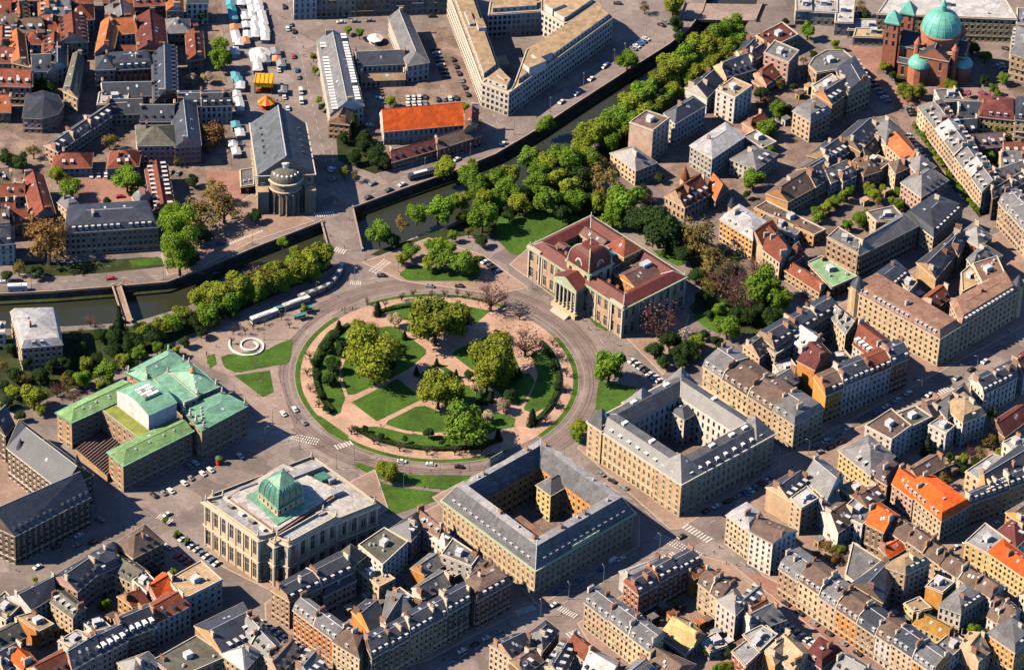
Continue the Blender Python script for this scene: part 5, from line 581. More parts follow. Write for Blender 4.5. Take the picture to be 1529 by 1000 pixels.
CARS=[
(-106.2,-123.7,3.95,'k',0),(-103.9,-125.9,0.8,'w',0),(-101.7,-128.1,3.91,'b',0),(-99.4,-130.4,3.95,'w',0),(-97.1,-132.6,0.77,'s',0),
(-94.9,-134.8,3.9,'g',0),(-92.6,-137,0.79,'w',0),(-90.3,-139.2,0.78,'b',0),(-88,-141.5,0.81,'w',0),(-111.9,-109.6,0.76,'w',1),
(-109.9,-131.8,-0.73,'w',1),(-163.3,-149.3,0.76,'w',2),(-141.8,-130.7,0.76,'k',2),(-157.1,-135.2,0.76,'k',2),(-148.2,-126.8,0.76,'w',2),
(-148.3,-133.4,0.76,'g',2),(-140.4,-115.3,2.82,'g',3),(-104.9,-137.3,0.88,'r',4),(-102.5,-139.3,0.86,'r',4),(-100.1,-141.3,3.99,'r',4),
(-105.1,-75.2,-0.86,'g',5),(-103,-72.5,-0.86,'w',5),(-99.3,-79.8,-0.86,'w',5),(-96.1,-77,-0.86,'w',5),(-106.7,-87.2,-0.85,'w',5),
(-104.4,-83.3,-0.85,'g',5),(-83.9,-66,-0.86,'w',5),(-111.9,-93.1,-0.85,'w',5),(-115.2,-94.6,-0.85,'g',5),(-118.8,-96.7,-0.85,'k',5),
(-67.1,-34,-1.05,'w',6),(-62.2,-30.4,-1.11,'w',6),(-57.7,-39.8,-0.96,'g',6),(-12.8,-64.8,3.06,'w',7),(-0.1,-65.8,-0.11,'w',7),
(12.5,-66.7,3.07,'k',7),(74.7,-67.3,2.43,'g',8),(79.8,-71.7,2.45,'k',8),(85,-76.1,-0.71,'g',8),(88.1,17.7,0.76,'w',9),
(90.2,15.3,3.87,'w',9),(92.2,13,0.76,'g',9),(94.3,10.7,3.88,'k',9),(96.3,8.3,0.72,'w',9),(98.4,6,3.9,'w',9),
(100.4,3.7,3.83,'w',9),(137.9,-76.6,2.35,'b',10),(140.3,-74.1,2.35,'w',10),(142.8,-71.6,5.48,'g',10),(145.3,-69.1,5.47,'r',10),
(147.8,-66.6,2.35,'w',10),(150.3,-64.2,5.47,'g',10),(120.6,-90.2,0.67,'k',11),(125.4,-86.4,0.7,'w',11),(130.2,-82.5,0.65,'k',11),
(134.9,-78.7,0.69,'g',11),(56.1,-158.6,0.76,'w',12),(81,-127.4,0.76,'W',12),(84,-126,0.76,'w',12),(110,-108.7,0.76,'k',12),
(57.5,-149.7,0.74,'b',13),(62.1,-145.5,0.75,'g',13),(66.7,-141.4,0.71,'b',13),(75.8,-133.2,0.75,'b',13),(169.4,-40.9,3.89,'g',14),
(174.6,-35.8,3.9,'w',14),(179.9,-30.7,3.93,'g',14),(185.1,-25.7,0.77,'w',14),(197.6,-13.4,3.97,'b',14),(202.8,-8,0.81,'w',14),
(208,-2.7,3.94,'w',14),(213.2,2.6,3.93,'w',14),(171.5,-44.3,3.87,'g',15),(176.6,-40.1,3.83,'k',15),(181.7,-35.9,3.81,'k',15),
(222.7,2.4,0.83,'w',16),(236.1,16.1,0.77,'g',16),(242.8,23,3.91,'k',16),(249.5,29.8,0.82,'w',16),(144,-155.9,3.9,'w',17),
(146.3,-158.1,3.97,'w',17),(148.6,-160.4,3.96,'w',17),(150.9,-162.6,0.82,'g',17),(153.2,-164.9,0.81,'w',17),(155.5,-167.1,3.95,'g',17),
(157.8,-169.4,3.92,'g',17),(160.1,-171.6,3.95,'w',17),(162.4,-173.9,3.96,'w',17),(164.7,-176.1,3.91,'w',17),(154.1,-150.8,2.34,'k',18),
(159.9,-156.9,2.31,'k',18),(165.7,-163,-0.78,'g',18),(171.6,-169.1,-0.8,'k',18),(177.4,-175.2,-0.77,'g',18),(183.3,-181.3,2.33,'k',18),
(174.1,-185.2,-0.86,'k',19),(179,-190.5,-0.78,'k',19),(228.5,-107.4,0.79,'w',20),(233.1,-102.9,0.73,'g',20),(237.8,-98.4,3.89,'w',20),
(242.5,-93.9,0.74,'g',20),(247.1,-89.5,3.93,'w',20),(-66.4,-179,0.86,'w',21),(-63.9,-181.2,3.98,'g',21),(-61.4,-183.5,3.95,'w',21),
(-58.8,-185.7,0.83,'w',21),(-56.3,-188,0.84,'w',21),(-53.8,-190.2,3.98,'g',21),(-51.3,-192.4,0.81,'w',21),(-48.7,-194.7,0.85,'g',21),
(14.3,-120.3,-0.8,'w',22),(18.4,-124.7,2.34,'w',22),(22.6,-129.2,2.32,'w',22),(26.7,-133.6,-0.8,'k',22),(30.9,-138.1,2.35,'g',22),
(35,-142.6,-0.8,'w',22),(18.3,-191.3,0.74,'w',23),(23.3,-186.9,3.88,'k',23),(28.3,-182.4,0.71,'w',23),(33.2,-178,0.77,'g',23),
(-23.7,228.6,1.76,'w',24),(-20.9,229,1.69,'w',24),(-18.1,229.5,4.83,'w',24),(-15.3,229.9,1.69,'k',24),(-23.4,223.1,4.92,'w',25),
(-20.6,223.6,1.76,'w',25),(-17.8,224.1,1.75,'w',25),(-15,224.6,1.74,'g',25),(-8.8,228.4,4.89,'k',26),(-5.8,229,4.91,'g',26),
(-2.8,229.7,4.89,'w',26),(0.2,230.3,1.81,'k',26),(-12.3,274.7,0.26,'k',27),(-11.4,271.1,3.4,'w',27),(-10.5,267.5,3.4,'b',27),
(-9.6,263.9,0.27,'k',27),(-8.6,260.3,3.41,'w',27),(-7.7,256.7,0.24,'k',27),(-6.8,253.1,3.42,'k',27),(-5.9,249.5,3.4,'k',27),
(-2.8,265.9,-1.27,'k',28),(-1.1,259.6,-1.28,'k',28),(0.6,253.2,1.83,'k',28),(2.3,246.9,1.82,'g',28),(3.9,240.6,1.85,'k',28),
(5.6,234.2,-1.32,'k',28),(-60.9,296.2,0.18,'w',29),(-53.6,297.6,3.31,'g',29),(-46.3,299.1,3.33,'g',29),(-14.9,305.9,3.25,'k',30),
(-90.4,308.4,-1.4,'k',31),(-87.2,287.6,-1.4,'w',31),(-83.9,285.4,-1.4,'k',31),(-82.6,262,-1.4,'r',31),(-88.9,248.7,-1.39,'w',31),
(-86.4,234.4,-1.39,'g',31),(-80.2,249.5,-1.4,'b',31),(-78.9,243.1,-1.4,'g',31),(-76.7,229.6,-1.4,'W',31),(-75.9,220.9,-1.4,'W',31),
(-84.5,224.2,-1.39,'w',31),(-82.1,214.1,-1.39,'w',31),(-86.1,291.9,-1.4,'g',31),(-91.6,263.2,-1.39,'g',31),(-57.9,162.3,-1.4,'w',31),
(-37.6,227.3,-0.22,'w',32),(-41,202.5,-0.21,'w',32),(24.5,191.6,0.61,'w',33),(2.4,175.9,0.79,'w',33),(52.2,231.4,0.97,'w',34),
(58.1,241,0.97,'b',34),(59.5,239.5,0.97,'w',34),(66.7,253.8,0.97,'w',34),(73.1,265.8,0.97,'w',34),(74,267.5,0.97,'b',34),
(87.5,283.8,2.53,'g',35),(89.1,286.3,2.53,'w',35),(90.6,288.8,2.54,'b',35),(92.2,291.2,5.71,'b',35),(93.8,293.7,2.58,'w',35),
(101.7,307.7,5.66,'k',36),(103.5,310.4,2.59,'g',36),(79.3,326.6,-0.1,'k',37),(-38.5,139.7,0.69,'k',38),(-29,146.8,0.69,'k',38),
(-22.9,152.2,0.69,'w',38),(-37,151.8,0.69,'g',38),(-57.4,162.3,0.7,'w',38),(-56.1,154,0.7,'g',38),(-6.2,69.1,-0.2,'g',39),
(7.6,70.2,-0.04,'k',39),(16.8,93.1,0.7,'k',40),(18.8,90.7,0.69,'w',40),(20.9,88.3,0.68,'k',40),(22.9,85.9,3.81,'k',40),
(25,83.5,3.83,'b',40),(-28.9,75.8,0.09,'k',41),(207,263.1,3.55,'k',42),(208.4,259.6,3.51,'k',42),(209.9,256.1,3.54,'g',42),
(211.3,252.6,0.38,'b',42),(212.8,249.1,3.53,'w',42),(214.3,245.6,3.51,'b',42),(224.8,240,3.36,'g',43),(225.6,237.1,0.25,'k',43),
(226.3,234.3,3.36,'k',43),(222.6,215.9,3.48,'w',44),(223.8,212.8,3.53,'g',44),(225,209.6,3.49,'g',44),(226.2,206.5,0.38,'w',44),
(227.4,203.4,3.5,'w',44),(228.6,200.3,0.36,'g',44),(229.8,197.2,0.4,'w',44),(231,194.1,0.37,'w',44),(232.2,191,0.34,'w',44),
(233.4,187.9,0.35,'w',44),(234.6,184.7,3.5,'g',44),(235.8,181.6,3.51,'w',44),(237,178.5,3.54,'w',44),(273,284.5,0.25,'w',45),
(273.9,281.3,3.39,'g',45),(274.8,278.1,3.42,'g',45),(275.7,274.9,0.3,'w',45),(276.6,300.1,-0.45,'k',46),(240.8,177.1,1.91,'b',47),
(243.6,170.3,1.98,'b',47),(246.3,163.5,-1.2,'w',47),(-171.8,147.6,1.67,'w',48),(-168.3,148.1,1.71,'w',48),(-164.9,148.5,1.69,'w',48),
(-153.9,63.7,0.19,'r',49),(-199.6,57.3,0.08,'g',49),(-202.8,57,0.08,'w',49),(-156.3,130.9,3.44,'r',50),(-105.5,95.8,3.62,'b',51),
(-134.4,153.8,1.35,'g',52),(-130.6,153,4.48,'g',52)]
BIG=[('bus_dark',-13.9,160.4,0.52),('bus_white',-80.9,38,0.63),('bus_white',-67,49.4,0.63),('truck',-195.7,51.4,0.14)]
TRAM=[(-66.2,52.8),(-62.4,55.9),(-58.5,58.6),(-54.6,61.9),(-51.6,65.9),(-49.5,71),(-48.1,76.8),(-47.5,81.8)]
STALLS=[(-117.7,306.6,'t'),(-116.6,300.9,'T'),(-115.4,294.6,'t'),(-114,283.8,'o'),(-112.8,277.3,'w'),(-111.7,272.4,'w'),(-112.2,308.4,'w'),(-109.2,295.1,'w'),(-107.9,286.9,'w'),(-106.8,277.8,'w'),(-106.1,295.8,'w'),(-104.2,287.2,'w'),(-103.1,279,'w'),(-107.6,308.8,'w'),(-104.4,308.8,'w'),(-102.7,302.5,'w'),(-100.8,295.9,'w'),(-99.8,287.6,'w'),(-98.3,279.4,'w'),(-107.5,271.9,'o'),(-101.4,255.2,'w'),(-99.6,247.2,'w'),(-109.7,239.1,'t'),(-108.1,235.2,'t'),(-106.7,230.5,'w'),(-108,222.4,'w'),(-106.5,216.2,'w'),(-105.5,210.7,'w'),(-106.3,194.9,'t'),(-103.6,188.2,'w'),(-106.2,177.9,'w'),(-104.2,171.6,'w'),(-111.9,261.7,'w'),(-110.3,270,'w'),(-106.2,302.2,'w'),(-103.8,308.3,'w'),(-101.2,297.5,'w'),(-99.8,290.9,'w'),(-98.3,282.7,'w'),(-97.7,276.1,'w'),(-103.9,292.2,'w'),(-102.9,282.3,'w'),(-100.1,253.7,'w'),(-99.2,247.3,'w'),(-91.7,263.4,'g'),(-90.7,256.1,'o'),(-88.2,252.3,'g'),(-95.9,255.7,'g'),(-85.7,228.3,'g'),(-103.8,302.4,'w')]
FAIR={'tent': (-99.3,260.4),'ride': (-95,230.7),'carousel': (-92.8,215.7),'canopy': (-42.5,279.3)}
LAMPS=[(78,269.6,9),(62.9,246.4,9),(46.8,222.6,9),(93.8,291.6,9),(83.2,275.8,9),(8.8,178.1,9),(-12.7,164.2,9),(29.4,200.7,9),(-189.4,52.6,9),(-155.7,61.6,9),(-129.8,65.1,9),(-119,71.6,9),(-107.1,79.6,9),(-90.8,96.7,9),(-33.7,-64.7,8),(-21.5,-68.8,8),(-9.1,-72.3,8),(4.2,-72.5,8),(16.9,-68.4,8),(-61,-37.3,8),(-73.7,-55,8),(-21.1,-85,8),(-11.2,-84.3,8),(4.8,-83.1,8),(82.5,0,8),(79.7,21.4,8),(71.4,41.2,8),(58.3,58.3,8),(41.3,71.4,8),(21.4,79.7,8),(0,82.5,8),(-21.4,79.7,8),(-41.2,71.4,8),(-58.3,58.3,8),(-71.4,41.2,8),(-79.7,21.4,8),(-82.5,0,8),(-79.7,-21.4,8),(-71.4,-41.3,8),(-58.3,-58.3,8),(-41.3,-71.4,8),(-21.4,-79.7,8),(-0,-82.5,8),(21.4,-79.7,8),(41.3,-71.4,8),(58.3,-58.3,8),(71.4,-41.3,8),(79.7,-21.4,8),(50.4,-166.4,8),(62,-154,8),(76.7,-141.2,8),(100.6,-118,8),(111.9,-122,8),(238.6,15.9,8),(245.4,23.1,8),(166.7,-45.8,8),(218.8,2.4,8)]
XW=[((-62.1,-49.6),(-50.2,-53.2),11,5.5),((-42.7,-56.5),(-35.2,-52.1),6,3.5),((-33.6,78.4),(-26.7,88.9),8,5),((-43.3,69.8),(-38,69.5),6,3.5),((-63.4,123),(-54,126),9,3.5),((-52.2,96.2),(-46.7,93.8),5,4),((99.1,-107.9),(118.3,-121),18,5),((58,-160.1),(65.5,-165.3),8,3.5),((40,-164.9),(48,-160.2),8,3.5),((111.2,-100.3),(122.5,-110.4),9,4),((99.8,-125.9),(107.4,-120),7,3.5),((61.7,-178.2),(66.7,-174.5),4,3.5),((223.6,2.1),(233.5,9.5),8,3.5),((245.3,20.4),(241.8,14.8),5,3.5),((180,-42.9),(184.8,-39.3),5,3.5),((-101.4,96.6),(-86.7,108.7),14,1.4),((-116,-110.3),(-109.6,-114.1),7,3.5)]
MON={'mon': [(-6.1,1),(0,6.6),(5.8,-0),(0.1,-5.8)],'spiral': (-85.5,16.4),'kiosk': (14.5,35.1),'red': (-92.7,-71.9),'boat': [(-20.3,99.5),(-7.9,110.6)],'shelter': [(-74.1,44.3),(-61.6,44.6),(-64.1,38.9)]}
PEOPLE=[(-42.2,-15),(-43.2,-7.8),(-8.8,-43.7),(-34.8,-45.6),(-23.4,-39.6),(34.9,-35.2),(-60.1,8.3),(29.9,-51),(-53,-27.6),(30.5,39.1),(-15,-19.5),(-7.7,29.2),(55.2,65.6),(54.6,53.7),(76.4,50.6),(37.6,50.3),(68.1,41),(-42.1,48.2),(-40.9,48.3),(-44.7,45.2),(-63.3,122.3),(-16.8,42.6),(-46.6,120.7),(-47.2,74.4),(-58.5,58.8),(123.9,-118.7),(129.1,-125.5),(133.6,-126.4),(136,-120.3),(126.3,-115),(109.8,-90.6),(106,-87.2),(72,-44.8),(77,-50.2),(80.7,-55.7),(86.9,-65.5),(91.8,-69.7),(97.4,-77.9),(103.8,-84.9),(131.3,-99),(135.2,-104.7),(141.7,-115.2),(147.3,-118.3),(151.4,-122.6),(159.6,-131.8),(159.7,-132.1),(161,-137.8),(169.4,-140.7),(127.8,-108),(129.1,-111.7),(133.8,-117.3),(138.1,-121),(137.8,-126.9),(-103.1,262.2),(-102.5,256.5),(-98.2,254.5),(-95.7,252.3),(-96.3,243.3),(-94.2,236.8),(-91.4,230.4),(-90.2,228.8),(-89.3,221.4),(-87.6,220.5),(-85.8,220.6),(-83,216.2),(-90.4,298),(-85.6,285.1),(-84.7,280.1),(-78.2,270.5),(-77.4,262.8),(-73.3,254.6),(-72.4,248),(216.1,267.8),(220.7,253.5),(225.6,253.2),(230.1,246.3),(238.4,239),(-59.4,119.2),(-59.1,112.6),(-54.5,106.5),(-47.5,97.1),(-36.9,87.3),(42.5,78.5),(42.5,70.1),(60.4,60.8),(65.4,47.6),(73.2,45.8),(81.5,29.4),(-74.9,40.2),(-71.3,42),(-64.4,44.9),(-60.3,44.8),(-58.9,45.4),(-55.9,45.9),(-45.6,47.1),(-44.5,48.4),(-92.8,-107.8),(-85.4,-128.2),(-78.5,-138.3),(-68.4,-152.5),(-172.1,-152.3),(-153.9,-138.5),(-136.5,-128.5),(-125.6,-120.6),(-121.2,-118.4),(-97.6,-99.7),(10.8,-197.9),(19.6,-194.6),(28.5,-182.6),(29.5,-179.4),(36.8,-173.4),(178.6,-23.3),(196.2,-3.3),(198.8,-2.5),(216.5,13.2),(226.4,25.5),(234,28.2),(244,41.5),(261.8,52.9),(-103.9,1.8),(-104.9,7.3),(-104.8,8.6),(-101,14.1)]
TURRETS=[('brick villa',(112.1,152.4),2.2,12,7,'c','o'),('cream stone range with brown',(191,60.1),3.2,19,5,'T','s'),('gothic stone hall',(-151.1,-102.8),2.6,17,9,'k','s'),('gothic stone hall',(-177.1,-89.7),2.4,16,7,'k','s'),('stone range with brown',(265.4,68.1),2.6,18,5,'T','s'),('ornate orange',(134,127.4),1.6,14,5,'O','s')]
LINES=[((7.65,-203.96),(119.46,-102.28)),((122.41,-97.4),(267.36,29.05)),((122.32,-106.72),(214.62,-223.25)),((-142.86,-144.4),(-95.56,-97.08)),((48.76,-50.37),(116.52,-107.14)),((-176.04,-175.82),(-145.45,-146.84)),((-89.03,316.28),(-54.32,136.43)),((-41.58,137.47),(85.63,286.35)),((-204.29,55.34),(-94.32,74.86)),((4.61,-197.75),(45.43,-159.92)),((45.59,-40.82),(107.85,-105.46)),((186.22,257.31),(214.34,211.01)),((231.16,218.39),(259.57,144.86)),((4.87,273.1),(21.96,206.95)),((-63.98,242.29),(-54.66,142.1))]
# ============ materials ============
MATS={}
def nodes(name):
    m=bpy.data.materials.new(name); m.use_nodes=True
    nt=m.node_tree; b=nt.nodes['Principled BSDF']
    return m,nt,b
def mat(name,col,rough=.85,var=.35,scale=.35,rnd=.25,spec=.3,bump=0.,bscale=3.,metal=0.,leaf=False,fine=0.,huev=0.,zs=1.,seam=0.):
    if name in MATS: return MATS[name]
    m,nt,b=nodes(name); N=nt.nodes.new; l=nt.links.new
    b.inputs['Roughness'].default_value=rough; b.inputs['Specular IOR Level'].default_value=spec; b.inputs['Metallic'].default_value=metal
    tc=N('ShaderNodeTexCoord')
    n1=N('ShaderNodeTexNoise'); n1.inputs['Scale'].default_value=scale; n1.inputs['Detail'].default_value=6; n1.inputs['Roughness'].default_value=.65
    oi=N('ShaderNodeObjectInfo')
    off=N('ShaderNodeVectorMath'); off.operation='ADD'
    mul=N('ShaderNodeVectorMath'); mul.operation='SCALE'; mul.inputs['Scale'].default_value=57.
    cx=N('ShaderNodeCombineXYZ')
    for k in 'XYZ': l(oi.outputs['Random'],cx.inputs[k])
    l(cx.outputs[0],mul.inputs[0]); l(tc.outputs['Object'],off.inputs[0]); l(mul.outputs[0],off.inputs[1])
    l(off.outputs[0],n1.inputs['Vector'])
    cr=N('ShaderNodeMapRange'); cr.inputs['From Min'].default_value=.3; cr.inputs['From Max'].default_value=.7
    cr.inputs['To Min'].default_value=1-var; cr.inputs['To Max'].default_value=1+var*.45
    l(n1.outputs['Fac'],cr.inputs['Value'])
    last=cr.outputs[0]
    if fine:
        n2=N('ShaderNodeTexNoise'); n2.inputs['Scale'].default_value=3.2; n2.inputs['Detail'].default_value=3
        mp=N('ShaderNodeMapping'); mp.inputs['Scale'].default_value=(1,1,zs) if zs>1 else (1/zs if zs<1 else 1,1/zs if zs<1 else 1,1.); l(off.outputs[0],mp.inputs['Vector']); l(mp.outputs[0],n2.inputs['Vector'])
        vo=N('ShaderNodeTexVoronoi'); vo.inputs['Scale'].default_value=.33; l(off.outputs[0],vo.inputs['Vector'])
        sp=N('ShaderNodeSeparateColor'); l(vo.outputs['Color'],sp.inputs[0])
        c3=N('ShaderNodeMapRange'); c3.inputs['To Min'].default_value=1-fine*.8; c3.inputs['To Max'].default_value=1+fine*.8; l(sp.outputs[0],c3.inputs['Value'])
        m0=N('ShaderNodeMath'); m0.operation='MULTIPLY'; l(last,m0.inputs[0]); l(c3.outputs[0],m0.inputs[1]); last=m0.outputs[0]
        c2=N('ShaderNodeMapRange'); c2.inputs['From Min'].default_value=.35; c2.inputs['From Max'].default_value=.65
        c2.inputs['To Min'].default_value=1-fine; c2.inputs['To Max'].default_value=1+fine
        l(n2.outputs['Fac'],c2.inputs['Value'])
        mm=N('ShaderNodeMath'); mm.operation='MULTIPLY'; l(last,mm.inputs[0]); l(c2.outputs[0],mm.inputs[1]); last=mm.outputs[0]
    if seam:
        t=N('ShaderNodeTexBrick'); t.inputs['Scale'].default_value=1.; t.inputs['Brick Width'].default_value=5.; t.inputs['Row Height'].default_value=1.25; t.inputs['Mortar Size'].default_value=.09
        t.inputs['Color1'].default_value=(1,1,1,1); t.inputs['Color2'].default_value=(.86,.86,.86,1); t.inputs['Mortar'].default_value=(1-seam,)*3+(1,)
        mq=N('ShaderNodeMapping'); mq.inputs['Rotation'].default_value=(0,0,-.73); l(tc.outputs['Object'],mq.inputs['Vector']); l(mq.outputs[0],t.inputs['Vector'])
        sq=N('ShaderNodeSeparateColor'); l(t.outputs['Color'],sq.inputs[0]); m4=N('ShaderNodeMath'); m4.operation='MULTIPLY'; l(last,m4.inputs[0]); l(sq.outputs[0],m4.inputs[1]); last=m4.outputs[0]
    r2=N('ShaderNodeMapRange'); r2.inputs['To Min'].default_value=1-rnd; r2.inputs['To Max'].default_value=1+rnd
    l(oi.outputs['Random'],r2.inputs['Value'])
    m2=N('ShaderNodeMath'); m2.operation='MULTIPLY'; l(last,m2.inputs[0]); l(r2.outputs[0],m2.inputs[1]); last=m2.outputs[0]
    hs=N('ShaderNodeHueSaturation'); hs.inputs['Color'].default_value=(*col,1)
    l(last,hs.inputs['Value'])
    if leaf or huev:
        g=N('ShaderNodeNewGeometry') if leaf else oi
        src=g.outputs['Random Per Island'] if leaf else oi.outputs['Random']
        mr=N('ShaderNodeMapRange'); hv=huev or .035
        mr.inputs['To Min'].default_value=.5-hv; mr.inputs['To Max'].default_value=.5+hv
        l(src,mr.inputs['Value']); l(mr.outputs[0],hs.inputs['Hue'])
    l(hs.outputs[0],b.inputs['Base Color'])
    if leaf:
        g=N('ShaderNodeNewGeometry')
        mr=N('ShaderNodeMapRange'); mr.inputs['To Min'].default_value=.62; mr.inputs['To Max'].default_value=1.38
        l(g.outputs['Random Per Island'],mr.inputs['Value'])
        m3=N('ShaderNodeMath'); m3.operation='MULTIPLY'; l(last,m3.inputs[0]); l(mr.outputs[0],m3.inputs[1]); l(m3.outputs[0],hs.inputs['Value'])
        tr=N('ShaderNodeBsdfTranslucent'); l(hs.outputs[0],tr.inputs['Color'])
        mx=N('ShaderNodeMixShader'); mx.inputs[0].default_value=.28
        out=nt.nodes['Material Output']; l(b.outputs[0],mx.inputs[1]); l(tr.outputs[0],mx.inputs[2]); l(mx.outputs[0],out.inputs['Surface'])
    if bump:
        nb=N('ShaderNodeTexNoise'); nb.inputs['Scale'].default_value=bscale; nb.inputs['Detail'].default_value=4; l(tc.outputs['Object'],nb.inputs['Vector'])
        bp=N('ShaderNodeBump'); bp.inputs['Strength'].default_value=bump; bp.inputs['Distance'].default_value=.2
        l(nb.outputs['Fac'],bp.inputs['Height']); l(bp.outputs[0],b.inputs['Normal'])
    MATS[name]=m; return m
WALL=dict(q=((.66,.25,.22),'rose pink'),c=((.61,.43,.27),'cream'),y=((.62,.44,.17),'yellow'),o=((.56,.30,.13),'salmon'),O=((.62,.27,.07),'orange'),t=((.45,.29,.17),'tan'),T=((.57,.40,.24),'pale stone'),
 w=((.68,.62,.56),'white'),W=((.72,.68,.62),'white concrete'),p=((.54,.32,.25),'pink'),P=((.62,.44,.33),'pale pink'),r=((.33,.115,.07),'red brick'),R=((.52,.19,.06),'orange brick'),
 b=((.27,.175,.11),'brown'),g=((.44,.42,.40),'grey'),s=((.38,.26,.17),'sandstone'),S=((.3,.22,.15),'brown stone'),k=((.15,.1,.072),'dark stone'),m=((.34,.235,.22),'mauve'),u=((.2,.06,.05),'maroon'))
ROOF=dict(h=((.34,.325,.32),'silver zinc'),s=((.045,.052,.068),'slate'),S=((.1,.1,.102),'slate'),g=((.18,.175,.172),'grey'),l=((.38,.375,.37),'pale zinc'),r=((.215,.065,.038),'red tile'),o=((.40,.13,.05),'orange tile'),
 O=((.70,.115,.02),'bright orange'),n=((.155,.105,.082),'brown'),u=((.15,.045,.04),'maroon'),b=((.25,.15,.11),'light brown'),B=((.27,.155,.11),'flat brown'),c=((.20,.42,.28),'green copper'),
 C=((.22,.38,.20),'green'),t=((.42,.295,.175),'sandy'),w=((.48,.46,.45),'white'),v=((.125,.12,.095),'greenish grey'),y=((.5,.37,.17),'straw'),Y=((.4,.21,.05),'ochre'),m=((.14,.1,.105),'mauve'))
def WM(k): return mat('wall_'+WALL[k][1].replace(' ','_'),WALL[k][0],.9,.3,.3,.14,.2,huev=.008,fine=.09,zs=.25)
def RM(k):
    gl=k in 'sSglch'
    return mat('roof_'+ROOF[k][1].replace(' ','_')+('_dark' if k=='S' else ''),ROOF[k][0],.5 if gl else .85,.28,.5,.2,.5 if gl else .25,bump=.25,bscale=2.,fine=.24,zs=3.,seam=.35 if k in 'cCglhzS%@&w^' else .22)
TRIM=mat('trim_stone',(.62,.53,.40),.85,.2,.5,.12)
WHITE=mat('white_paint',(.74,.72,.68),.7,.15,.5,.06)
ZINC=mat('zinc_sheet',(.5,.5,.5),.45,.2,.5,.1,.5)
GLASS=mat('window_glass',(.035,.042,.052),.12,.5,.8,.5,.6)
_nt=GLASS.node_tree; _g=_nt.nodes.new('ShaderNodeNewGeometry'); _r=_nt.nodes.new('ShaderNodeValToRGB'); _r.color_ramp.interpolation='CONSTANT'
_r.color_ramp.elements[0].color=(.018,.02,.026,1); _r.color_ramp.elements[1].position=.45; _r.color_ramp.elements[1].color=(.05,.055,.065,1)
for _p,_c in ((.7,(.10,.09,.08,1)),(.86,(.30,.27,.23,1)),(.95,(.02,.022,.03,1))): _e=_r.color_ramp.elements.new(_p); _e.color=_c
_nt.links.new(_g.outputs['Random Per Island'],_r.inputs[0]); _nt.links.new(_r.outputs[0],_nt.nodes['Principled BSDF'].inputs['Base Color'])
BRICK=mat('chimney_brick',(.36,.2,.13),.9,.3,1.,.35)
POT=mat('chimney_pot',(.42,.17,.09),.9,.2,1.,.2)
COPPER=RM('c')
IRON=mat('dark_iron',(.03,.032,.035),.5,.2,1,.1)
BARK=mat('bark',(.11,.08,.055),.95,.3,2.,.2)
# ============ mesh helpers ============
class MB:
    def __init__(s): s.v=[]; s.f=[]; s.m=[]
    def poly(s,pts,mi=0):
        n=len(s.v); s.v+=[tuple(p) for p in pts]; s.f.append(tuple(range(n,n+len(pts)))); s.m.append(mi)
    def quad(s,a,b,c,d,mi=0): s.poly((a,b,c,d),mi)
    def prism(s,pts,z0,z1,mi=0,mt=None,bottom=False):
        n=len(pts); mt=mi if mt is None else mt
        for i in range(n):
            a=pts[i]; b=pts[(i+1)%n]
            s.quad((a[0],a[1],z0),(b[0],b[1],z0),(b[0],b[1],z1),(a[0],a[1],z1),mi)
        s.poly([(p[0],p[1],z1) for p in pts],mt)
        if bottom: s.poly([(p[0],p[1],z0) for p in reversed(pts)],mi)
    def box(s,o,ex,ey,u0,u1,v0,v1,z0,z1,mi=0,mt=None):
        P=[(o[0]+ex[0]*u+ey[0]*v,o[1]+ex[1]*u+ey[1]*v) for u,v in ((u0,v0),(u1,v0),(u1,v1),(u0,v1))]
        if ex[0]*ey[1]-ex[1]*ey[0]<0: P=P[::-1]
        s.prism(P,z0,z1,mi,mt,True)
    def tube(s,a,b,r0,r1,n=6,mi=0,cap=True):
        a=Vector(a);b=Vector(b);d=(b-a).normalized()
        x=d.orthogonal().normalized(); y=d.cross(x)
        A=[a+(x*math.cos(t)+y*math.sin(t))*r0 for t in [2*math.pi*i/n for i in range(n)]]
        Bq=[b+(x*math.cos(t)+y*math.sin(t))*r1 for t in [2*math.pi*i/n for i in range(n)]]
        for i in range(n): s.quad(A[i],A[(i+1)%n],Bq[(i+1)%n],Bq[i],mi)
        if cap: s.poly(Bq,mi)
    def lathe(s,c,prof,n=24,mi=0,a0=0,a1=2*math.pi):
        full=abs(a1-a0-2*math.pi)<1e-6; k=n if full else n+1
        rings=[[(c[0]+r*math.cos(a0+(a1-a0)*i/n),c[1]+r*math.sin(a0+(a1-a0)*i/n),z) for i in range(k)] for r,z in prof]
        for j in range(len(prof)-1):
            for i in range(n):
                q=(i+1)%k
                if prof[j+1][0]<1e-4: s.poly((rings[j][i],rings[j][q],rings[j+1][i]),mi)
                else: s.quad(rings[j][i],rings[j][q],rings[j+1][q],rings[j+1][i],mi)
def mk(name,mb,mats,parent=None,smooth=False,kind=None,origin=None):
    o0=GLOB.get(parent.name,parent.location) if parent is not None else (origin or (0,0,0))
    me=bpy.data.meshes.new(name)
    me.from_pydata([(p[0]-o0[0],p[1]-o0[1],p[2]-o0[2]) for p in mb.v],[],mb.f)
    for m in mats: me.materials.append(m)
    me.polygons.foreach_set('material_index',mb.m)
    if smooth: me.polygons.foreach_set('use_smooth',[True]*len(mb.f))
    o=bpy.data.objects.new(name,me); COL.objects.link(o)
    if parent is not None: o.parent=parent
    elif origin: o.location=origin
    GLOB[o.name]=Vector(o0)
    if kind: o['kind']=kind
    return o
GLOB={}
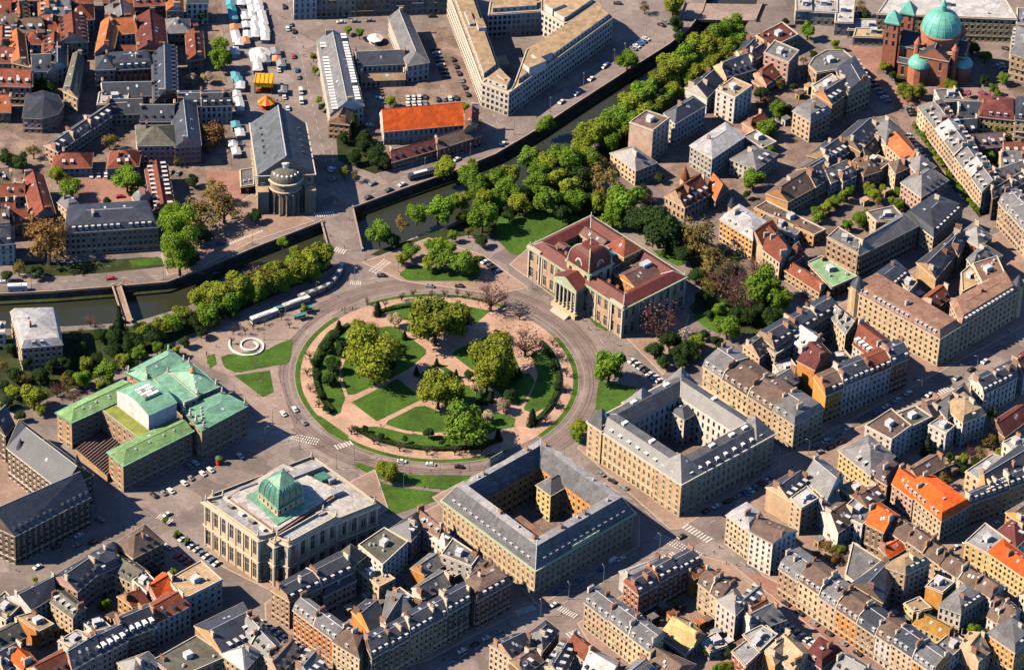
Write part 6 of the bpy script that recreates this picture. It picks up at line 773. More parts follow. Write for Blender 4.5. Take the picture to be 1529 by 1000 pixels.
def inst(name,me,parent,loc,rz=0.,mtx=None,scale=None):
    o=bpy.data.objects.new(name,me); COL.objects.link(o)
    if parent is not None:
        o.parent=parent; p=parent.location; loc=(loc[0]-p[0],loc[1]-p[1],loc[2]-p[2])
    if mtx is not None:
        m=mtx.to_4x4(); m.translation=loc; o.matrix_local=m
    else:
        o.location=loc; o.rotation_euler=(0,0,rz)
    if scale: o.scale=scale
    return o
def root(name,loc,label,cat,group=None):
    o=bpy.data.objects.new(name,None); COL.objects.link(o); o.location=loc; o.empty_display_size=1
    o['label']=label; o['category']=cat
    if group: o['group']=group
    return o
def tag(o,label,cat,group=None):
    o['label']=label; o['category']=cat
    if group: o['group']=group
    return o
def shared(name,mb,mats,smooth=False):
    me=bpy.data.meshes.new(name); me.from_pydata(mb.v,[],mb.f)
    for m in mats: me.materials.append(m)
    me.polygons.foreach_set('material_index',mb.m)
    if smooth: me.polygons.foreach_set('use_smooth',[True]*len(mb.f))
    return me
ORD='first second third fourth fifth sixth seventh eighth ninth tenth eleventh twelfth thirteenth fourteenth fifteenth sixteenth seventeenth eighteenth nineteenth twentieth twenty-first twenty-second twenty-third twenty-fourth twenty-fifth twenty-sixth twenty-seventh twenty-eighth twenty-ninth thirtieth'.split()
ORD+=['thirty-'+a for a in ORD[:9]]+['fortieth']+['forty-'+a for a in ORD[:9]]
def lerp(a,b,t): return (a[0]+(b[0]-a[0])*t,a[1]+(b[1]-a[1])*t)
def dist(a,b): return math.hypot(a[0]-b[0],a[1]-b[1])
def bil(q,u,v): return lerp(lerp(q[0],q[1],u),lerp(q[3],q[2],u),v)
def offset(poly,ds):
    n=len(poly); L=[]
    for i in range(n):
        a=poly[i]; b=poly[(i+1)%n]; d=dist(a,b) or 1e-6
        nx,ny=(b[1]-a[1])/d,-(b[0]-a[0])/d
        k=ds[i] if isinstance(ds,(list,tuple)) else ds
        L.append(((a[0]+nx*k,a[1]+ny*k),((b[0]-a[0])/d,(b[1]-a[1])/d)))
    out=[]
    for i in range(n):
        (p,d1),(q,d2)=L[i-1],L[i]
        cr=d1[0]*d2[1]-d1[1]*d2[0]
        if abs(cr)<.05: out.append(q); continue
        t=((q[0]-p[0])*d2[1]-(q[1]-p[1])*d2[0])/cr
        out.append((p[0]+d1[0]*t,p[1]+d1[1]*t))
    return out
# ---- shared small parts
def _chimney(n=3):
    mb=MB(); X,Y=(1,0),(0,1)
    mb.box((0,0),X,Y,-.4,.4,-n*.4,n*.4,0,2.9,0); mb.box((0,0),X,Y,-.5,.5,-n*.4-.1,n*.4+.1,2.9,3.1,0)
    for i in range(n):
        y=-n*.4+.4+i*.8; mb.tube((0,y,3.1),(0,y,3.75),.2,.16,6,1)
    return mb
CHIM=[shared('chimney',_chimney(k),[m,POT]) for k in (2,3,4) for m in (BRICK,TRIM)]
def _dormer(w=1.35,h=1.75,d=2.4):
    mb=MB(); X,Y=(1,0),(0,1); a=w/2
    # front faces -y ; front frame with recessed pane
    mb.quad((-a,0,0),(a,0,0),(a,0,.45),(-a,0,.45),0)
    mb.quad((-a,0,.45),(-a+.2,0,.45),(-a+.2,0,h),(-a,0,h),0); mb.quad((a-.2,0,.45),(a,0,.45),(a,0,h),(a-.2,0,h),0)
    mb.quad((-a+.2,0,h-.2),(a-.2,0,h-.2),(a-.2,0,h),(-a+.2,0,h),0)
    mb.quad((-a+.2,.12,.45),(a-.2,.12,.45),(a-.2,.12,h-.2),(-a+.2,.12,h-.2),1)
    mb.quad((-a,d,0),(-a,0,0),(-a,0,h),(-a,d,h),2); mb.quad((a,0,0),(a,d,0),(a,d,h),(a,0,h),2)
    mb.box((0,0),X,Y,-a-.15,a+.15,-.22,d,h,h+.14,3)
    return mb
SLATE=RM('s')
DORM=[shared('dormer',_dormer(),[WHITE,GLASS,SLATE,ZINC]),shared('dormer',_dormer(1.1,1.3,1.9),[WHITE,GLASS,SLATE,SLATE]),shared('dormer',_dormer(1.5,1.7,2.6),[WHITE,GLASS,WHITE,WHITE])]
def _rl():
    mb=MB(); mb.box((0,0),(1,0),(0,1),-.5,.5,-.7,.7,-.05,.12,0); mb.quad((-.4,-.6,.125),(.4,-.6,.125),(.4,.6,.125),(-.4,.6,.125),1); return mb
RLIGHT=shared('rooflight',_rl(),[ZINC,mat('rooflight_glass',(.45,.5,.55),.15,.3,1.,.4,.6)])
def _hut():
    mb=MB(); mb.box((0,0),(1,0),(0,1),-1.6,1.6,-1.3,1.3,0,2.3,0); mb.box((0,0),(1,0),(0,1),-1.75,1.75,-1.45,1.45,2.3,2.45,1); return mb
HUT=shared('stair_hut',_hut(),[WHITE,ZINC])
def _vent():
    mb=MB(); mb.box((0,0),(1,0),(0,1),-.5,.5,-.5,.5,0,.9,0); mb.tube((0,0,.9),(0,0,1.3),.25,.25,6,0); return mb
VENT=shared('roof_vent',_vent(),[ZINC])
WINM={}
def winmesh(w,h,arch=False):
    k=(round(w,1),round(h,1),arch)
    if k not in WINM:
        w,h=k[:2]; mb=MB(); X,Y=(1,0),(0,1)   # wall plane at y=0, outside -y
        mb.quad((-w/2,0,0),(w/2,0,0),(w/2,0,h),(-w/2,0,h),1)
        for u in (-w/2,-.05,w/2-.1): mb.box((0,0),X,Y,u,u+.1,-.08,-.01,0,h,0)
        mb.box((0,0),X,Y,-w/2+.1,w/2-.1,-.075,-.012,h*.62,h*.62+.1,0)
        mb.box((0,0),X,Y,-w/2-.15,w/2+.15,-.42,-.2,-.22,0,0)
        if arch:
            mb.box((0,0),X,Y,-w/2-.25,w/2+.25,-.45,-.2,h,h+.28,0)
            mb.poly([(-w/2-.1,-.4,h+.28),(w/2+.1,-.4,h+.28),(0,-.4,h+.95)],0); mb.quad((w/2+.1,-.4,h+.28),(w/2+.1,-.2,h+.28),(0,-.2,h+.95),(0,-.4,h+.95),0); mb.quad((0,-.4,h+.95),(0,-.2,h+.95),(-w/2-.1,-.2,h+.28),(-w/2-.1,-.4,h+.28),0)
        WINM[k]=shared('window',mb,[TRIM,GLASS])
    return WINM[k]
def facade(mw,mg,a,b,z0,z1,nfl,bay=2.7,ww=1.15,wobj=None,arch=False,mi=0,mt=1,trim=True,gf=True,fr=(.2,.86)):
    L=dist(a,b); nb=int((L-.8)/bay)
    if nb<1 or nfl<1: mw.quad((*a,z0),(*b,z0),(*b,z1),(*a,z1),mi); return
    dx,dy=(b[0]-a[0])/L,(b[1]-a[1])/L; nx,ny=dy,-dx
    P=lambda u,z,o=0:(a[0]+dx*u+nx*o,a[1]+dy*u+ny*o,z)
    fh=(z1-z0-.5)/nfl; step=L/nb; prev=z0; D=.24
    rz=math.atan2(dy,dx)
    for f in range(nfl):
        zl=z0+f*fh
        zs=zl+fh*(.12 if f==0 and gf else fr[0]); zh=zl+fh*(fr[1]-.06 if (f==0 and gf) else fr[1])
        if f==nfl-1 and nfl>3: zh=zl+fh*.78
        mw.quad(P(0,prev),P(L,prev),P(L,zs),P(0,zs),mi)
        u=0; w2=(ww+.25 if f==0 and gf else ww)/2
        for i in range(nb):
            c=(i+.5)*step
            mw.quad(P(u,zs),P(c-w2,zs),P(c-w2,zh),P(u,zh),mi)
            A,Bq,C,E=P(c-w2,zs),P(c+w2,zs),P(c+w2,zh),P(c-w2,zh); A2,B2,C2,E2=P(c-w2,zs,-D),P(c+w2,zs,-D),P(c+w2,zh,-D),P(c-w2,zh,-D)
            mw.quad(A,A2,E2,E,mt); mw.quad(Bq,C,C2,B2,mt); mw.quad(A,Bq,B2,A2,mt); mw.quad(E,E2,C2,C,mt)
            if wobj is not None: inst('window',winmesh(2*w2,zh-zs,arch and f>0),wobj,P(c,zs,-D+.02),rz)
            else:
                mg.quad(A2,B2,C2,E2,0)
            if trim:
                for (q0,q1) in ((zh,zh+.26),(zs-.2,zs)):
                    mw.quad(P(c-w2-.2,q0,.09),P(c+w2+.2,q0,.09),P(c+w2+.2,q1,.09),P(c-w2-.2,q1,.09),mt)
                    mw.quad(P(c-w2-.2,q1,.09),P(c+w2+.2,q1,.09),P(c+w2+.2,q1,0),P(c-w2-.2,q1,0),mt)
            u=c+w2
        mw.quad(P(u,zs),P(L,zs),P(L,zh),P(u,zh),mi); prev=zh
        if f==0 and gf and nfl>2:   # string course over the ground floor
            zc=zl+fh*.93
            mw.quad(P(0,zc,.14),P(L,zc,.14),P(L,zc+.3,.14),P(0,zc+.3,.14),mt); mw.quad(P(0,zc+.3,.14),P(L,zc+.3,.14),P(L,zc+.3,0),P(0,zc+.3,0),mt)
    mw.quad(P(0,prev),P(L,prev),P(L,z1),P(0,z1),mi)
def cornice(mb,poly,ds,z0,z1,mi=0,sides=None):
    out=offset(poly,ds); n=len(poly)
    for i in range(n):
        d=ds[i] if isinstance(ds,(list,tuple)) else ds
        if d<.01: continue
        a,b,c,e=poly[i],poly[(i+1)%n],out[(i+1)%n],out[i]
        mb.quad((*e,z0),(*c,z0),(*c,z1),(*e,z1),mi); mb.quad((*e,z1),(*c,z1),(*b,z1),(*a,z1),mi); mb.quad((*a,z0),(*b,z0),(*c,z0),(*e,z0),mi)
def nrm(a,b):
    L=dist(a,b) or 1; return ((b[1]-a[1])/L,-(b[0]-a[0])/L)
def prof_of(r,Wd,rh,h):
    if r=='m':
        i=min(1.7,Wd*.2); k=3.1
        return [(0,0),(i,k),(Wd/2,k+(rh if rh is not None else min((Wd/2-i)*.28,2.)))]
    if r=='B': i=2.4; return [(0,0),(i,3.2),(Wd/2,3.5)]
    rr=rh if rh is not None else min(Wd/2*.72,5.2)
    return [(0,0),(Wd/2,rr)]
FL=3.25
def roofpt(prof,Wd,t):
    d=min(t,1-t)*Wd
    for k in range(len(prof)-1):
        if d<=prof[k+1][0]+1e-6:
            (a,b),(c,e)=prof[k],prof[k+1]; return b+(e-b)*(d-a)/max(c-a,1e-6)
    return prof[-1][1]
def wing(rt,q,h,r,ax,wk,rk,party=(0,0),hip=(0,0),rh=None,d=1,rnd=None,wobj=None,arch=False,nfl=None,chim=True,bay=2.7,corn=.35,cmat=None,flank=True,z0=0.,ww=1.15,dm=None,back=False,bal=False,blank=False,lblank=False):
    """one gabled / hipped / mansard volume over the quad q=[N,R,B,L]"""
    rnd=rnd or random
    Q=q if ax==0 else [q[1],q[2],q[3],q[0]]     # ridge runs Q0->Q1 ; side i joins Q[i],Q[i+1]
    WL,RF=WM(wk),RM(rk)
    nfl=nfl or max(1,round((h-z0)/FL))
    mw,mg=MB(),MB()
    pside=[0,party[1],0,party[0]]
    for i in range(4):
        a,b=Q[i],Q[(i+1)%4]; n=nrm(a,b)
        if pside[i] or (n[1]>.35 and not back) or (i in(1,3) and blank) or (lblank and a==q[3] and b==q[0]): mw.quad((*a,z0),(*b,z0),(*b,h),(*a,h),0)
        else: facade(mw,mg,a,b,z0,h,nfl,bay,ww,wobj,arch)
    ex=[0 if pside[i] else .32 for i in range(4)]
    E=offset(Q,ex)
    mr=MB()
    Lr=(dist(E[0],E[1])+dist(E[3],E[2]))/2; Wd=(dist(E[1],E[2])+dist(E[0],E[3]))/2
    prof=prof_of(r,Wd,rh,h); zb=h+.03
    full=[(p[0]/Wd,p[1],p[0]) for p in prof]; full=full+[(1-p[0]/Wd,p[1],p[0]) for p in reversed(prof[:-1])]
    def pt(t,z,dd,end):
        s=min(dd/Lr,.499)*(hip[end]) if hip[end] else 0
        return (*bil(E,s if end==0 else 1-s,t),zb+z)
    S=[pt(t,z,dd,0) for t,z,dd in full]; T=[pt(t,z,dd,1) for t,z,dd in full]; m=len(full)
    for k in range(m-1): mr.quad(S[k],T[k],T[k+1],S[k+1],0)
    for end,P in ((0,S),(1,T)):
        if hip[end]:
            for k in range(m//2):
                j=m-1-k
                pts=[P[k],P[k+1],P[j-1],P[j]] if k+1!=j-1 else [P[k],P[k+1],P[j]]
                mr.poly(pts if end==0 else pts[::-1],0)
        else: mr.poly(P if end==1 else P[::-1],1)
    mr.quad((*E[3],zb),(*E[2],zb),(*E[1],zb),(*E[0],zb),0)
    wo=mk('wall',mw,[WL,TRIM],rt)
    if bal and nfl>3:
        for i in range(4):
            a,b=Q[i],Q[(i+1)%4]; n=nrm(a,b)
            if pside[i] or n[1]>.2: continue
            L=dist(a,b)
            if L<6: continue
            ebx=((b[0]-a[0])/L,(b[1]-a[1])/L); fh=(h-z0-.5)/nfl
            for fl_ in rnd.choice(((2,),(1,nfl-1),(nfl-1,),(1,),(2,nfl-1))):
                zb_=z0+fl_*fh+.1; u0=L*rnd.choice((.06,.06,.3)); u1=L-u0; mbb=MB()
                mbb.box(a,ebx,n,u0,u1,0,.75,zb_-.18,zb_,0); mbb.box(a,ebx,n,u0,u1,.7,.75,zb_+.82,zb_+.9,1)
                k=u0
                while k<u1: mbb.box(a,ebx,n,k,k+.07,.7,.74,zb_,zb_+.85,1); k+=.42
                mk('balcony',mbb,[TRIM,IRON],rt)
    mk('roof',mr,[RF,WL],rt)
    if mg.f: mk('window_glazing',mg,[GLASS],rt,kind='stuff')
    if corn:
        mc=MB(); cornice(mc,Q,[0 if pside[i] else corn+.06 for i in range(4)],h-.45,h+.02); mk('cornice',mc,[cmat or TRIM],rt)
    ux=((Q[1][0]-Q[0][0])/max(dist(Q[0],Q[1]),.1),(Q[1][1]-Q[0][1])/max(dist(Q[0],Q[1]),.1))
    # ridge capping
    cap=MB(); a,b=Vector(S[m//2]),Vector(T[m//2])
    if (b-a).length>1.5:
        cap.tube(a+Vector((0,0,.03)),b+Vector((0,0,.03)),.16,.16,5,0); mk('ridge_cap',cap,[ZINC if rk in 'sSglc' else RF],rt)
    # party walls with chimney stacks
    for end in (0,1):
        if party[end]==2 or (party[end] and end==0):
            mp=MB(); o=.22
            A=[(*bil(E,(-o if end==0 else Lr-o)/Lr,t),zb+z+.38) for t,z,_ in full]; Bq=[(*bil(E,(o if end==0 else Lr+o)/Lr,t),zb+z+.38) for t,z,_ in full]
            A=[(A[0][0],A[0][1],h-1)]+A+[(A[-1][0],A[-1][1],h-1)]; Bq=[(Bq[0][0],Bq[0][1],h-1)]+Bq+[(Bq[-1][0],Bq[-1][1],h-1)]
            for k in range(len(A)-1): mp.quad(A[k],Bq[k],Bq[k+1],A[k+1],0)
            mp.poly(A[::-1],0); mp.poly(Bq,0); mk('party_wall',mp,[TRIM if rnd.random()<.6 else WL],rt)
    if chim:
        spots=[]
        for end in (0,1):
            if (party[end] and end==0) or (not party[end] and not hip[end]):
                for t in rnd.sample((.3,.4,.62,.72),2 if party[end] else 1): spots.append((.02 if end==0 else .98,t))
        if not spots or rnd.random()<.3: spots.append((rnd.uniform(.25,.75),rnd.choice((.36,.64))))
        for s,t in spots:
            p=bil(E,s,t); inst('chimney',rnd.choice(CHIM),rt,(*p,zb+roofpt(prof,Wd,t)-.9),math.atan2(ux[1],ux[0]))
    # dormers
    if d:
        dmesh=dm or (DORM[0] if r in 'mB' else rnd.choice((DORM[0],DORM[1])) if d==1 else DORM[2])
        gap=2.5 if d==2 else 3.3
        for side,tt in ((0,0),(2,1)):
            a,b=(Q[0],Q[1]) if side==0 else (Q[2],Q[3]); n=nrm(a,b)
            if n[1]>.5: continue
            k=int((Lr-1.6)/gap)
            dd=.55 if r in 'mB' else min(1.5,Wd*.15)
            t=dd/Wd; z=zb+roofpt(prof,Wd,t)-.15
            for i in range(k):
                s=(i+.5)/k
                m0=min((1.9+dd)/Lr,.4)
                if (hip[0] and s<m0) or (hip[1] and s>1-m0): continue
                if rnd.random()<.08: continue
                p=bil(E,s,t if side==0 else 1-t)
                inst('dormer',dmesh,rt,(*p,z),math.atan2(b[1]-a[1],b[0]-a[0]))
    # rooflights on the slopes
    if r in 'gh' and Wd>6:
        for side in (0,1):
            for _ in range(rnd.randint(0,2)):
                s,t=rnd.uniform(.3,.7),rnd.uniform(.26,.36)
                t=t if side==0 else 1-t
                p=bil(E,s,t); e=.02 if side==0 else -.02
                p2=bil(E,s,t+e); dz=roofpt(prof,Wd,t+e)-roofpt(prof,Wd,t)
                y=Vector((p2[0]-p[0],p2[1]-p[1],dz)).normalized(); x=Vector((ux[0],ux[1],0)); x=(x-y*x.dot(y)).normalized(); zz=x.cross(y)
                if zz.z<0: x=-x; zz=x.cross(y)
                inst('rooflight',RLIGHT,rt,(*p,zb+roofpt(prof,Wd,t)),mtx=Matrix((x,y,zz)).transposed())
    elif r=='m' and Wd>7:
        for _ in range(rnd.randint(0,2)):
            p=bil(E,rnd.uniform(.25,.75),rnd.choice((.4,.6))); inst('rooflight',RLIGHT,rt,(*p,zb+prof[-1][1]-.25),math.atan2(ux[1],ux[0]))
    return dict(E=E,prof=prof,Wd=Wd,zb=zb)
def flat(rt,q,h,wk,rk,rnd=None,z0=0.,wobj=None,par=.55,clutter=True,nfl=None,bay=2.9,ww=1.3,cmat=None,back=False,lblank=False):
    rnd=rnd or random; mw,mg=MB(),MB(); n=len(q)
    nfl=nfl or max(1,round((h-z0)/FL))
    for i in range(n):
        a,b=q[i],q[(i+1)%n]; nn=nrm(a,b)
        if (nn[1]>.35 and not back) or (lblank and i==3): mw.quad((*a,z0),(*b,z0),(*b,h),(*a,h),0)
        else: facade(mw,mg,a,b,z0,h,nfl,bay,ww,wobj)
    I=offset(q,-.35)
    for i in range(n):
        a,b,c,e=q[i],q[(i+1)%n],I[(i+1)%n],I[i]
        mw.quad((*a,h),(*b,h),(*b,h+par),(*a,h+par),0); mw.quad((*a,h+par),(*b,h+par),(*c,h+par),(*e,h+par),1); mw.quad((*c,h-.1),(*e,h-.1),(*e,h+par),(*c,h+par),1)
    mk('wall',mw,[WM(wk),TRIM],rt)
    md=MB(); md.poly([(*p,h) for p in offset(q,-.3)],0); mk('roof',md,[RM(rk)],rt)
    if mg.f: mk('window_glazing',mg,[GLASS],rt,kind='stuff')
    mc=MB(); cornice(mc,q,.3,h-.4,h-.05); mk('cornice',mc,[cmat or TRIM],rt)
    if clutter:
        cx=sum(p[0] for p in q)/n; cy=sum(p[1] for p in q)/n
        rz=math.atan2(q[1][1]-q[0][1],q[1][0]-q[0][0])
        size=min(dist(q[i],q[(i+1)%n]) for i in range(n))
        if size>7: inst('stair_hut',HUT,rt,(cx+rnd.uniform(-1,1),cy+rnd.uniform(-1,1),h),rz)
        for _ in range(rnd.randint(2,5)):
            p=q[rnd.randrange(n)]; t=rnd.uniform(.35,.75); inst('roof_vent',VENT,rt,(p[0]+(cx-p[0])*t,p[1]+(cy-p[1])*t,h),rz)
        if rnd.random()<.6:
            t=.7; p=q[rnd.randrange(n)]; inst('chimney',rnd.choice(CHIM),rt,(p[0]+(cx-p[0])*t*.4,p[1]+(cy-p[1])*t*.4,h-1.2),rz)
def conewing(rt,q,h,wk,rk,rh=5):
    mw,mg,mr=MB(),MB(),MB(); n=len(q)
    for i in range(n):
        a,b=q[i],q[(i+1)%n]
        if nrm(a,b)[1]>.35: mw.quad((*a,0),(*b,0),(*b,h),(*a,h),0)
        else: facade(mw,mg,a,b,0,h,max(1,round(h/FL)))
    E=offset(q,.35); cx=sum(p[0] for p in q)/n; cy=sum(p[1] for p in q)/n
    for i in range(n): mr.poly([(*E[i],h+.03),(*E[(i+1)%n],h+.03),(cx,cy,h+rh)],0)
    mr.poly([(*p,h+.03) for p in reversed(E)],0)
    mk('wall',mw,[WM(wk),TRIM],rt); mk('roof',mr,[RM(rk)],rt)
    if mg.f: mk('window_glazing',mg,[GLASS],rt,kind='stuff')
    mc=MB(); cornice(mc,q,.4,h-.4,h+.02); mk('cornice',mc,[TRIM],rt)
def ring(rt,q,h,wk,rk,prof,nfl,wobj=True,arch=False,bay=3.2,ww=1.3,cwk=None,cmat=None,corn=.7,dorm=None,dgap=4.,trk=None,wcut=None):
    """courtyard building: q outer corners, prof=[(inset,rise)...] from outer eave to court eave"""
    mw,mg,mr,mt_=MB(),MB(),MB(),MB(); n=4
    for i in range(4):
        a,b=q[i],q[(i+1)%4]
        if nrm(a,b)[1]>.35: mw.quad((*a,0),(*b,0),(*b,h),(*a,h),0)
        else: facade(mw,mg,a,b,0,h,nfl,bay,ww,rt if wobj else None,arch)
    W=prof[-1][0]; I=offset(q,-W); hc=h+prof[-1][1]-.35
    mi2=MB()
    for i in range(4):
        a,b=I[(i+1)%4],I[i]
        if nrm(a,b)[1]>.35: mi2.quad((*a,0),(*b,0),(*b,hc),(*a,hc),0)
        else: facade(mi2,mg,a,b,0,hc,nfl,bay,ww,None)
    mk('wall',mw,[WM(wk),TRIM],rt); mk('court_wall',mi2,[WM(cwk or wk),TRIM],rt)
    loops=[[(*p,h+.03+z) for p in offset(q,.35-dd if dd==0 else (-dd if dd<W else -dd-.3))] for dd,z in prof]
    for k in range(len(loops)-1):
        for i in range(4):
            j=(i+1)%4
            flat_=abs(prof[k+1][1]-prof[k][1])<.7
            (mt_ if flat_ and trk else mr).quad(loops[k][i],loops[k][j],loops[k+1][j],loops[k+1][i],0)
    mk('roof',mr,[RM(rk)],rt)
    if mt_.f: mk('roof_deck',mt_,[RM(trk)],rt)
    mk('window_glazing',mg,[GLASS],rt,kind='stuff')
    mc=MB(); cornice(mc,q,corn,h-.9,h+.02); mk('cornice',mc,[cmat or TRIM],rt)
    hp=MB()
    for i in range(4):
        for k in range(len(loops)-1):
            hp.tube(loops[k][i],loops[k+1][i],.2,.2,5,0)
    mk('hip_capping',hp,[ZINC],rt)
    if dorm is not None:
        for i in range(4):
            a,b=q[i],q[(i+1)%4]
            if nrm(a,b)[1]>.35: continue
            L=dist(a,b); k=int((L-8)/dgap); nx,ny=nrm(a,b); dd=.7
            z=h+.03+prof[1][1]*dd/prof[1][0]-.1
            for j in range(k):
                s=(4+(L-8)*(j+.5)/k)/L; p=lerp(a,b,s); inst('dormer',dorm,rt,(p[0]-nx*dd,p[1]-ny*dd,z),math.atan2(b[1]-a[1],b[0]-a[0]))
    md=MB(); md.poly([(*p,.2) for p in I],0); mk('court_floor',md,[MATS['courtyard']],rt)
    return I
def frame(q):
    N,R,Bk,L=q; a=dist(N,R); b=dist(N,L)
    return ((R[0]-N[0])/a,(R[1]-N[1])/a),((L[0]-N[0])/b,(L[1]-N[1])/b),a,b

def pilasters(rt,q,z0,z1,step,wd=.9,pr=.35,m=None):
    for i in range(len(q)):
        a,b=q[i],q[(i+1)%len(q)]; n=nrm(a,b)
        if n[1]>.3: continue
        L=dist(a,b); k=max(1,int((L-.8)/step)); e=((b[0]-a[0])/L,(b[1]-a[1])/L)
        for j in range(k+1):
            u=min(max(j*L/k,wd/2),L-wd/2); mb=MB(); mb.box(a,e,n,u-wd/2,u+wd/2,-.02,pr,z0,z1); mk('pilaster',mb,[m or TRIM],rt)
# ============ ground, water, streets ============
def gmat(name,col,var=.3,scale=.05,fine=.12,rough=.9,bump=0,huev=0,pat=0):
    m,nt,b=nodes(name); N=nt.nodes.new; l=nt.links.new
    b.inputs['Roughness'].default_value=rough; b.inputs['Specular IOR Level'].default_value=.25
    tc=N('ShaderNodeTexCoord'); last=None
    for sc,v,det in ((scale,var,8),(scale*9,var*.6,5),(1.7,fine,3)):
        n=N('ShaderNodeTexNoise'); n.inputs['Scale'].default_value=sc; n.inputs['Detail'].default_value=det; n.inputs['Roughness'].default_value=.62
        l(tc.outputs['Object'],n.inputs['Vector'])
        r=N('ShaderNodeMapRange'); r.inputs['From Min'].default_value=.32; r.inputs['From Max'].default_value=.68; r.inputs['To Min'].default_value=1-v; r.inputs['To Max'].default_value=1+v*.6
        l(n.outputs['Fac'],r.inputs['Value'])
        if last is None: last=r.outputs[0]
        else:
            mm=N('ShaderNodeMath'); mm.operation='MULTIPLY'; l(last,mm.inputs[0]); l(r.outputs[0],mm.inputs[1]); last=mm.outputs[0]
    if pat:
        if pat>0:
            t=N('ShaderNodeTexBrick'); t.inputs['Scale'].default_value=pat; t.inputs['Color1'].default_value=(1,1,1,1); t.inputs['Color2'].default_value=(.8,.8,.8,1); t.inputs['Mortar'].default_value=(.55,.55,.55,1); t.inputs['Mortar Size'].default_value=.035
            mp=N('ShaderNodeMapping'); mp.inputs['Rotation'].default_value=(0,0,.73); l(tc.outputs['Object'],mp.inputs['Vector']); l(mp.outputs[0],t.inputs['Vector'])
        else:
            t=N('ShaderNodeTexVoronoi'); t.inputs['Scale'].default_value=-pat; t.distance='CHEBYCHEV'; mp=N('ShaderNodeMapping'); mp.inputs['Rotation'].default_value=(0,0,.73); l(tc.outputs['Object'],mp.inputs['Vector']); l(mp.outputs[0],t.inputs['Vector'])
        sp=N('ShaderNodeSeparateColor'); l(t.outputs['Color'],sp.inputs[0]); r=N('ShaderNodeMapRange'); r.inputs['To Min'].default_value=.80 if pat<0 else .45; r.inputs['To Max'].default_value=1.16 if pat<0 else 1.05; l(sp.outputs[0],r.inputs['Value'])
        mm=N('ShaderNodeMath'); mm.operation='MULTIPLY'; l(last,mm.inputs[0]); l(r.outputs[0],mm.inputs[1]); last=mm.outputs[0]
    hs=N('ShaderNodeHueSaturation'); hs.inputs['Color'].default_value=(*col,1); l(last,hs.inputs['Value']); l(hs.outputs[0],b.inputs['Base Color'])
    MATS[name]=m; return m
gmat('street',(.235,.19,.172),pat=-.07); gmat('paving',(.36,.245,.19),pat=.5); gmat('plaza',(.34,.255,.215),pat=.4); gmat('courtyard',(.25,.18,.145),.5,.09,.25,pat=-.12); gmat('red_paving',(.36,.19,.145),.3,.06,.2,pat=.5)
gmat('grass',(.06,.13,.014),.45,.07,.3); gmat('garden',(.04,.055,.016),.6,.1,.45); gmat('sand',(.47,.3,.215),.3,.08,.12)
gmat('quay_stone',(.13,.1,.075),.5,.2,.3); gmat('tramway',(.22,.165,.145),.3,.1,.2); gmat('paint',(.62,.57,.52),.3,.4,.3)
gmat('green_paint',(.25,.42,.28),.3,.4,.3)
wm,nt,b=nodes('canal_water'); b.inputs['Base Color'].default_value=(.03,.033,.02,1); b.inputs['Roughness'].default_value=.09; b.inputs['Specular IOR Level'].default_value=.5
tn=nt.nodes.new('ShaderNodeTexNoise'); tn.inputs['Scale'].default_value=.8; tn.inputs['Detail'].default_value=4
tc=nt.nodes.new('ShaderNodeTexCoord'); nt.links.new(tc.outputs['Object'],tn.inputs['Vector'])
bp=nt.nodes.new('ShaderNodeBump'); bp.inputs['Strength'].default_value=.5; bp.inputs['Distance'].default_value=.2; nt.links.new(tn.outputs['Fac'],bp.inputs['Height']); nt.links.new(bp.outputs[0],b.inputs['Normal']); MATS['canal_water']=wm
def st(name,mb,m,kind='structure'):
    o=mk(name,mb,[m] if not isinstance(m,list) else m); o['kind']=kind; return o
def bigpoly(name,pts,z,m):
    bm=bmesh.new(); vs=[bm.verts.new((p[0],p[1],z)) for p in pts]; es=[bm.edges.new((vs[i],vs[(i+1)%len(vs)])) for i in range(len(vs))]
    bmesh.ops.triangle_fill(bm,edges=es,use_beauty=True)
    for f in bm.faces:
        if f.normal.z<0: f.normal_flip()
    me=bpy.data.meshes.new(name); bm.to_mesh(me); bm.free(); me.materials.append(m)
    o=bpy.data.objects.new(name,me); COL.objects.link(o); o['kind']='structure'; return o
Far0,Far1=FAR[0],FAR[-1]; N0,N1=NEAR[0],NEAR[-1]
ext=lambda a,b,d:(a[0]+(a[0]-b[0])/dist(a,b)*d,a[1]+(a[1]-b[1])/dist(a,b)*d)
fl=[ext(FAR[0],FAR[1],900)]+FAR+[ext(FAR[-1],FAR[-2],900)]
nl=[ext(NEAR[0],NEAR[1],900)]+NEAR+[ext(NEAR[-1],NEAR[-2],900)]
bigpoly('ground',fl+[(fl[-1][0],2200),(-2200,2200),(-2200,fl[0][1])],0,MATS['street'])
bigpoly('ground',nl+[(2600,nl[-1][1]),(2600,-1200),(-2200,-1200),(-2200,nl[0][1])],0,MATS['street'])
mb=MB(); mb.poly([(-2300,-300,-4.2),(2600,-300,-4.2),(2600,2200,-4.2),(-2300,2200,-4.2)]); st('canal_water',mb,wm)
def offline(pl,d):
    out=[]
    for i in range(len(pl)):
        a=pl[max(i-1,0)]; b=pl[min(i+1,len(pl)-1)]; L=dist(a,b); out.append((pl[i][0]+(b[1]-a[1])/L*d,pl[i][1]-(b[0]-a[0])/L*d))
    return out
g1=offline(fl,2.2)
for nm,line,zt,zb in (('quay_wall',fl,0.,-3.2),):
    mb=MB()
    for i in range(len(line)-1): mb.quad((*line[i],zb),(*line[i+1],zb),(*line[i+1],zt),(*line[i],zt))
    st(nm,mb,MATS['quay_stone'])
mb=MB()
for i in range(len(nl)-1): mb.quad((*nl[i],-4.3),(*nl[i+1],-4.3),(*nl[i+1],0),(*nl[i],0))
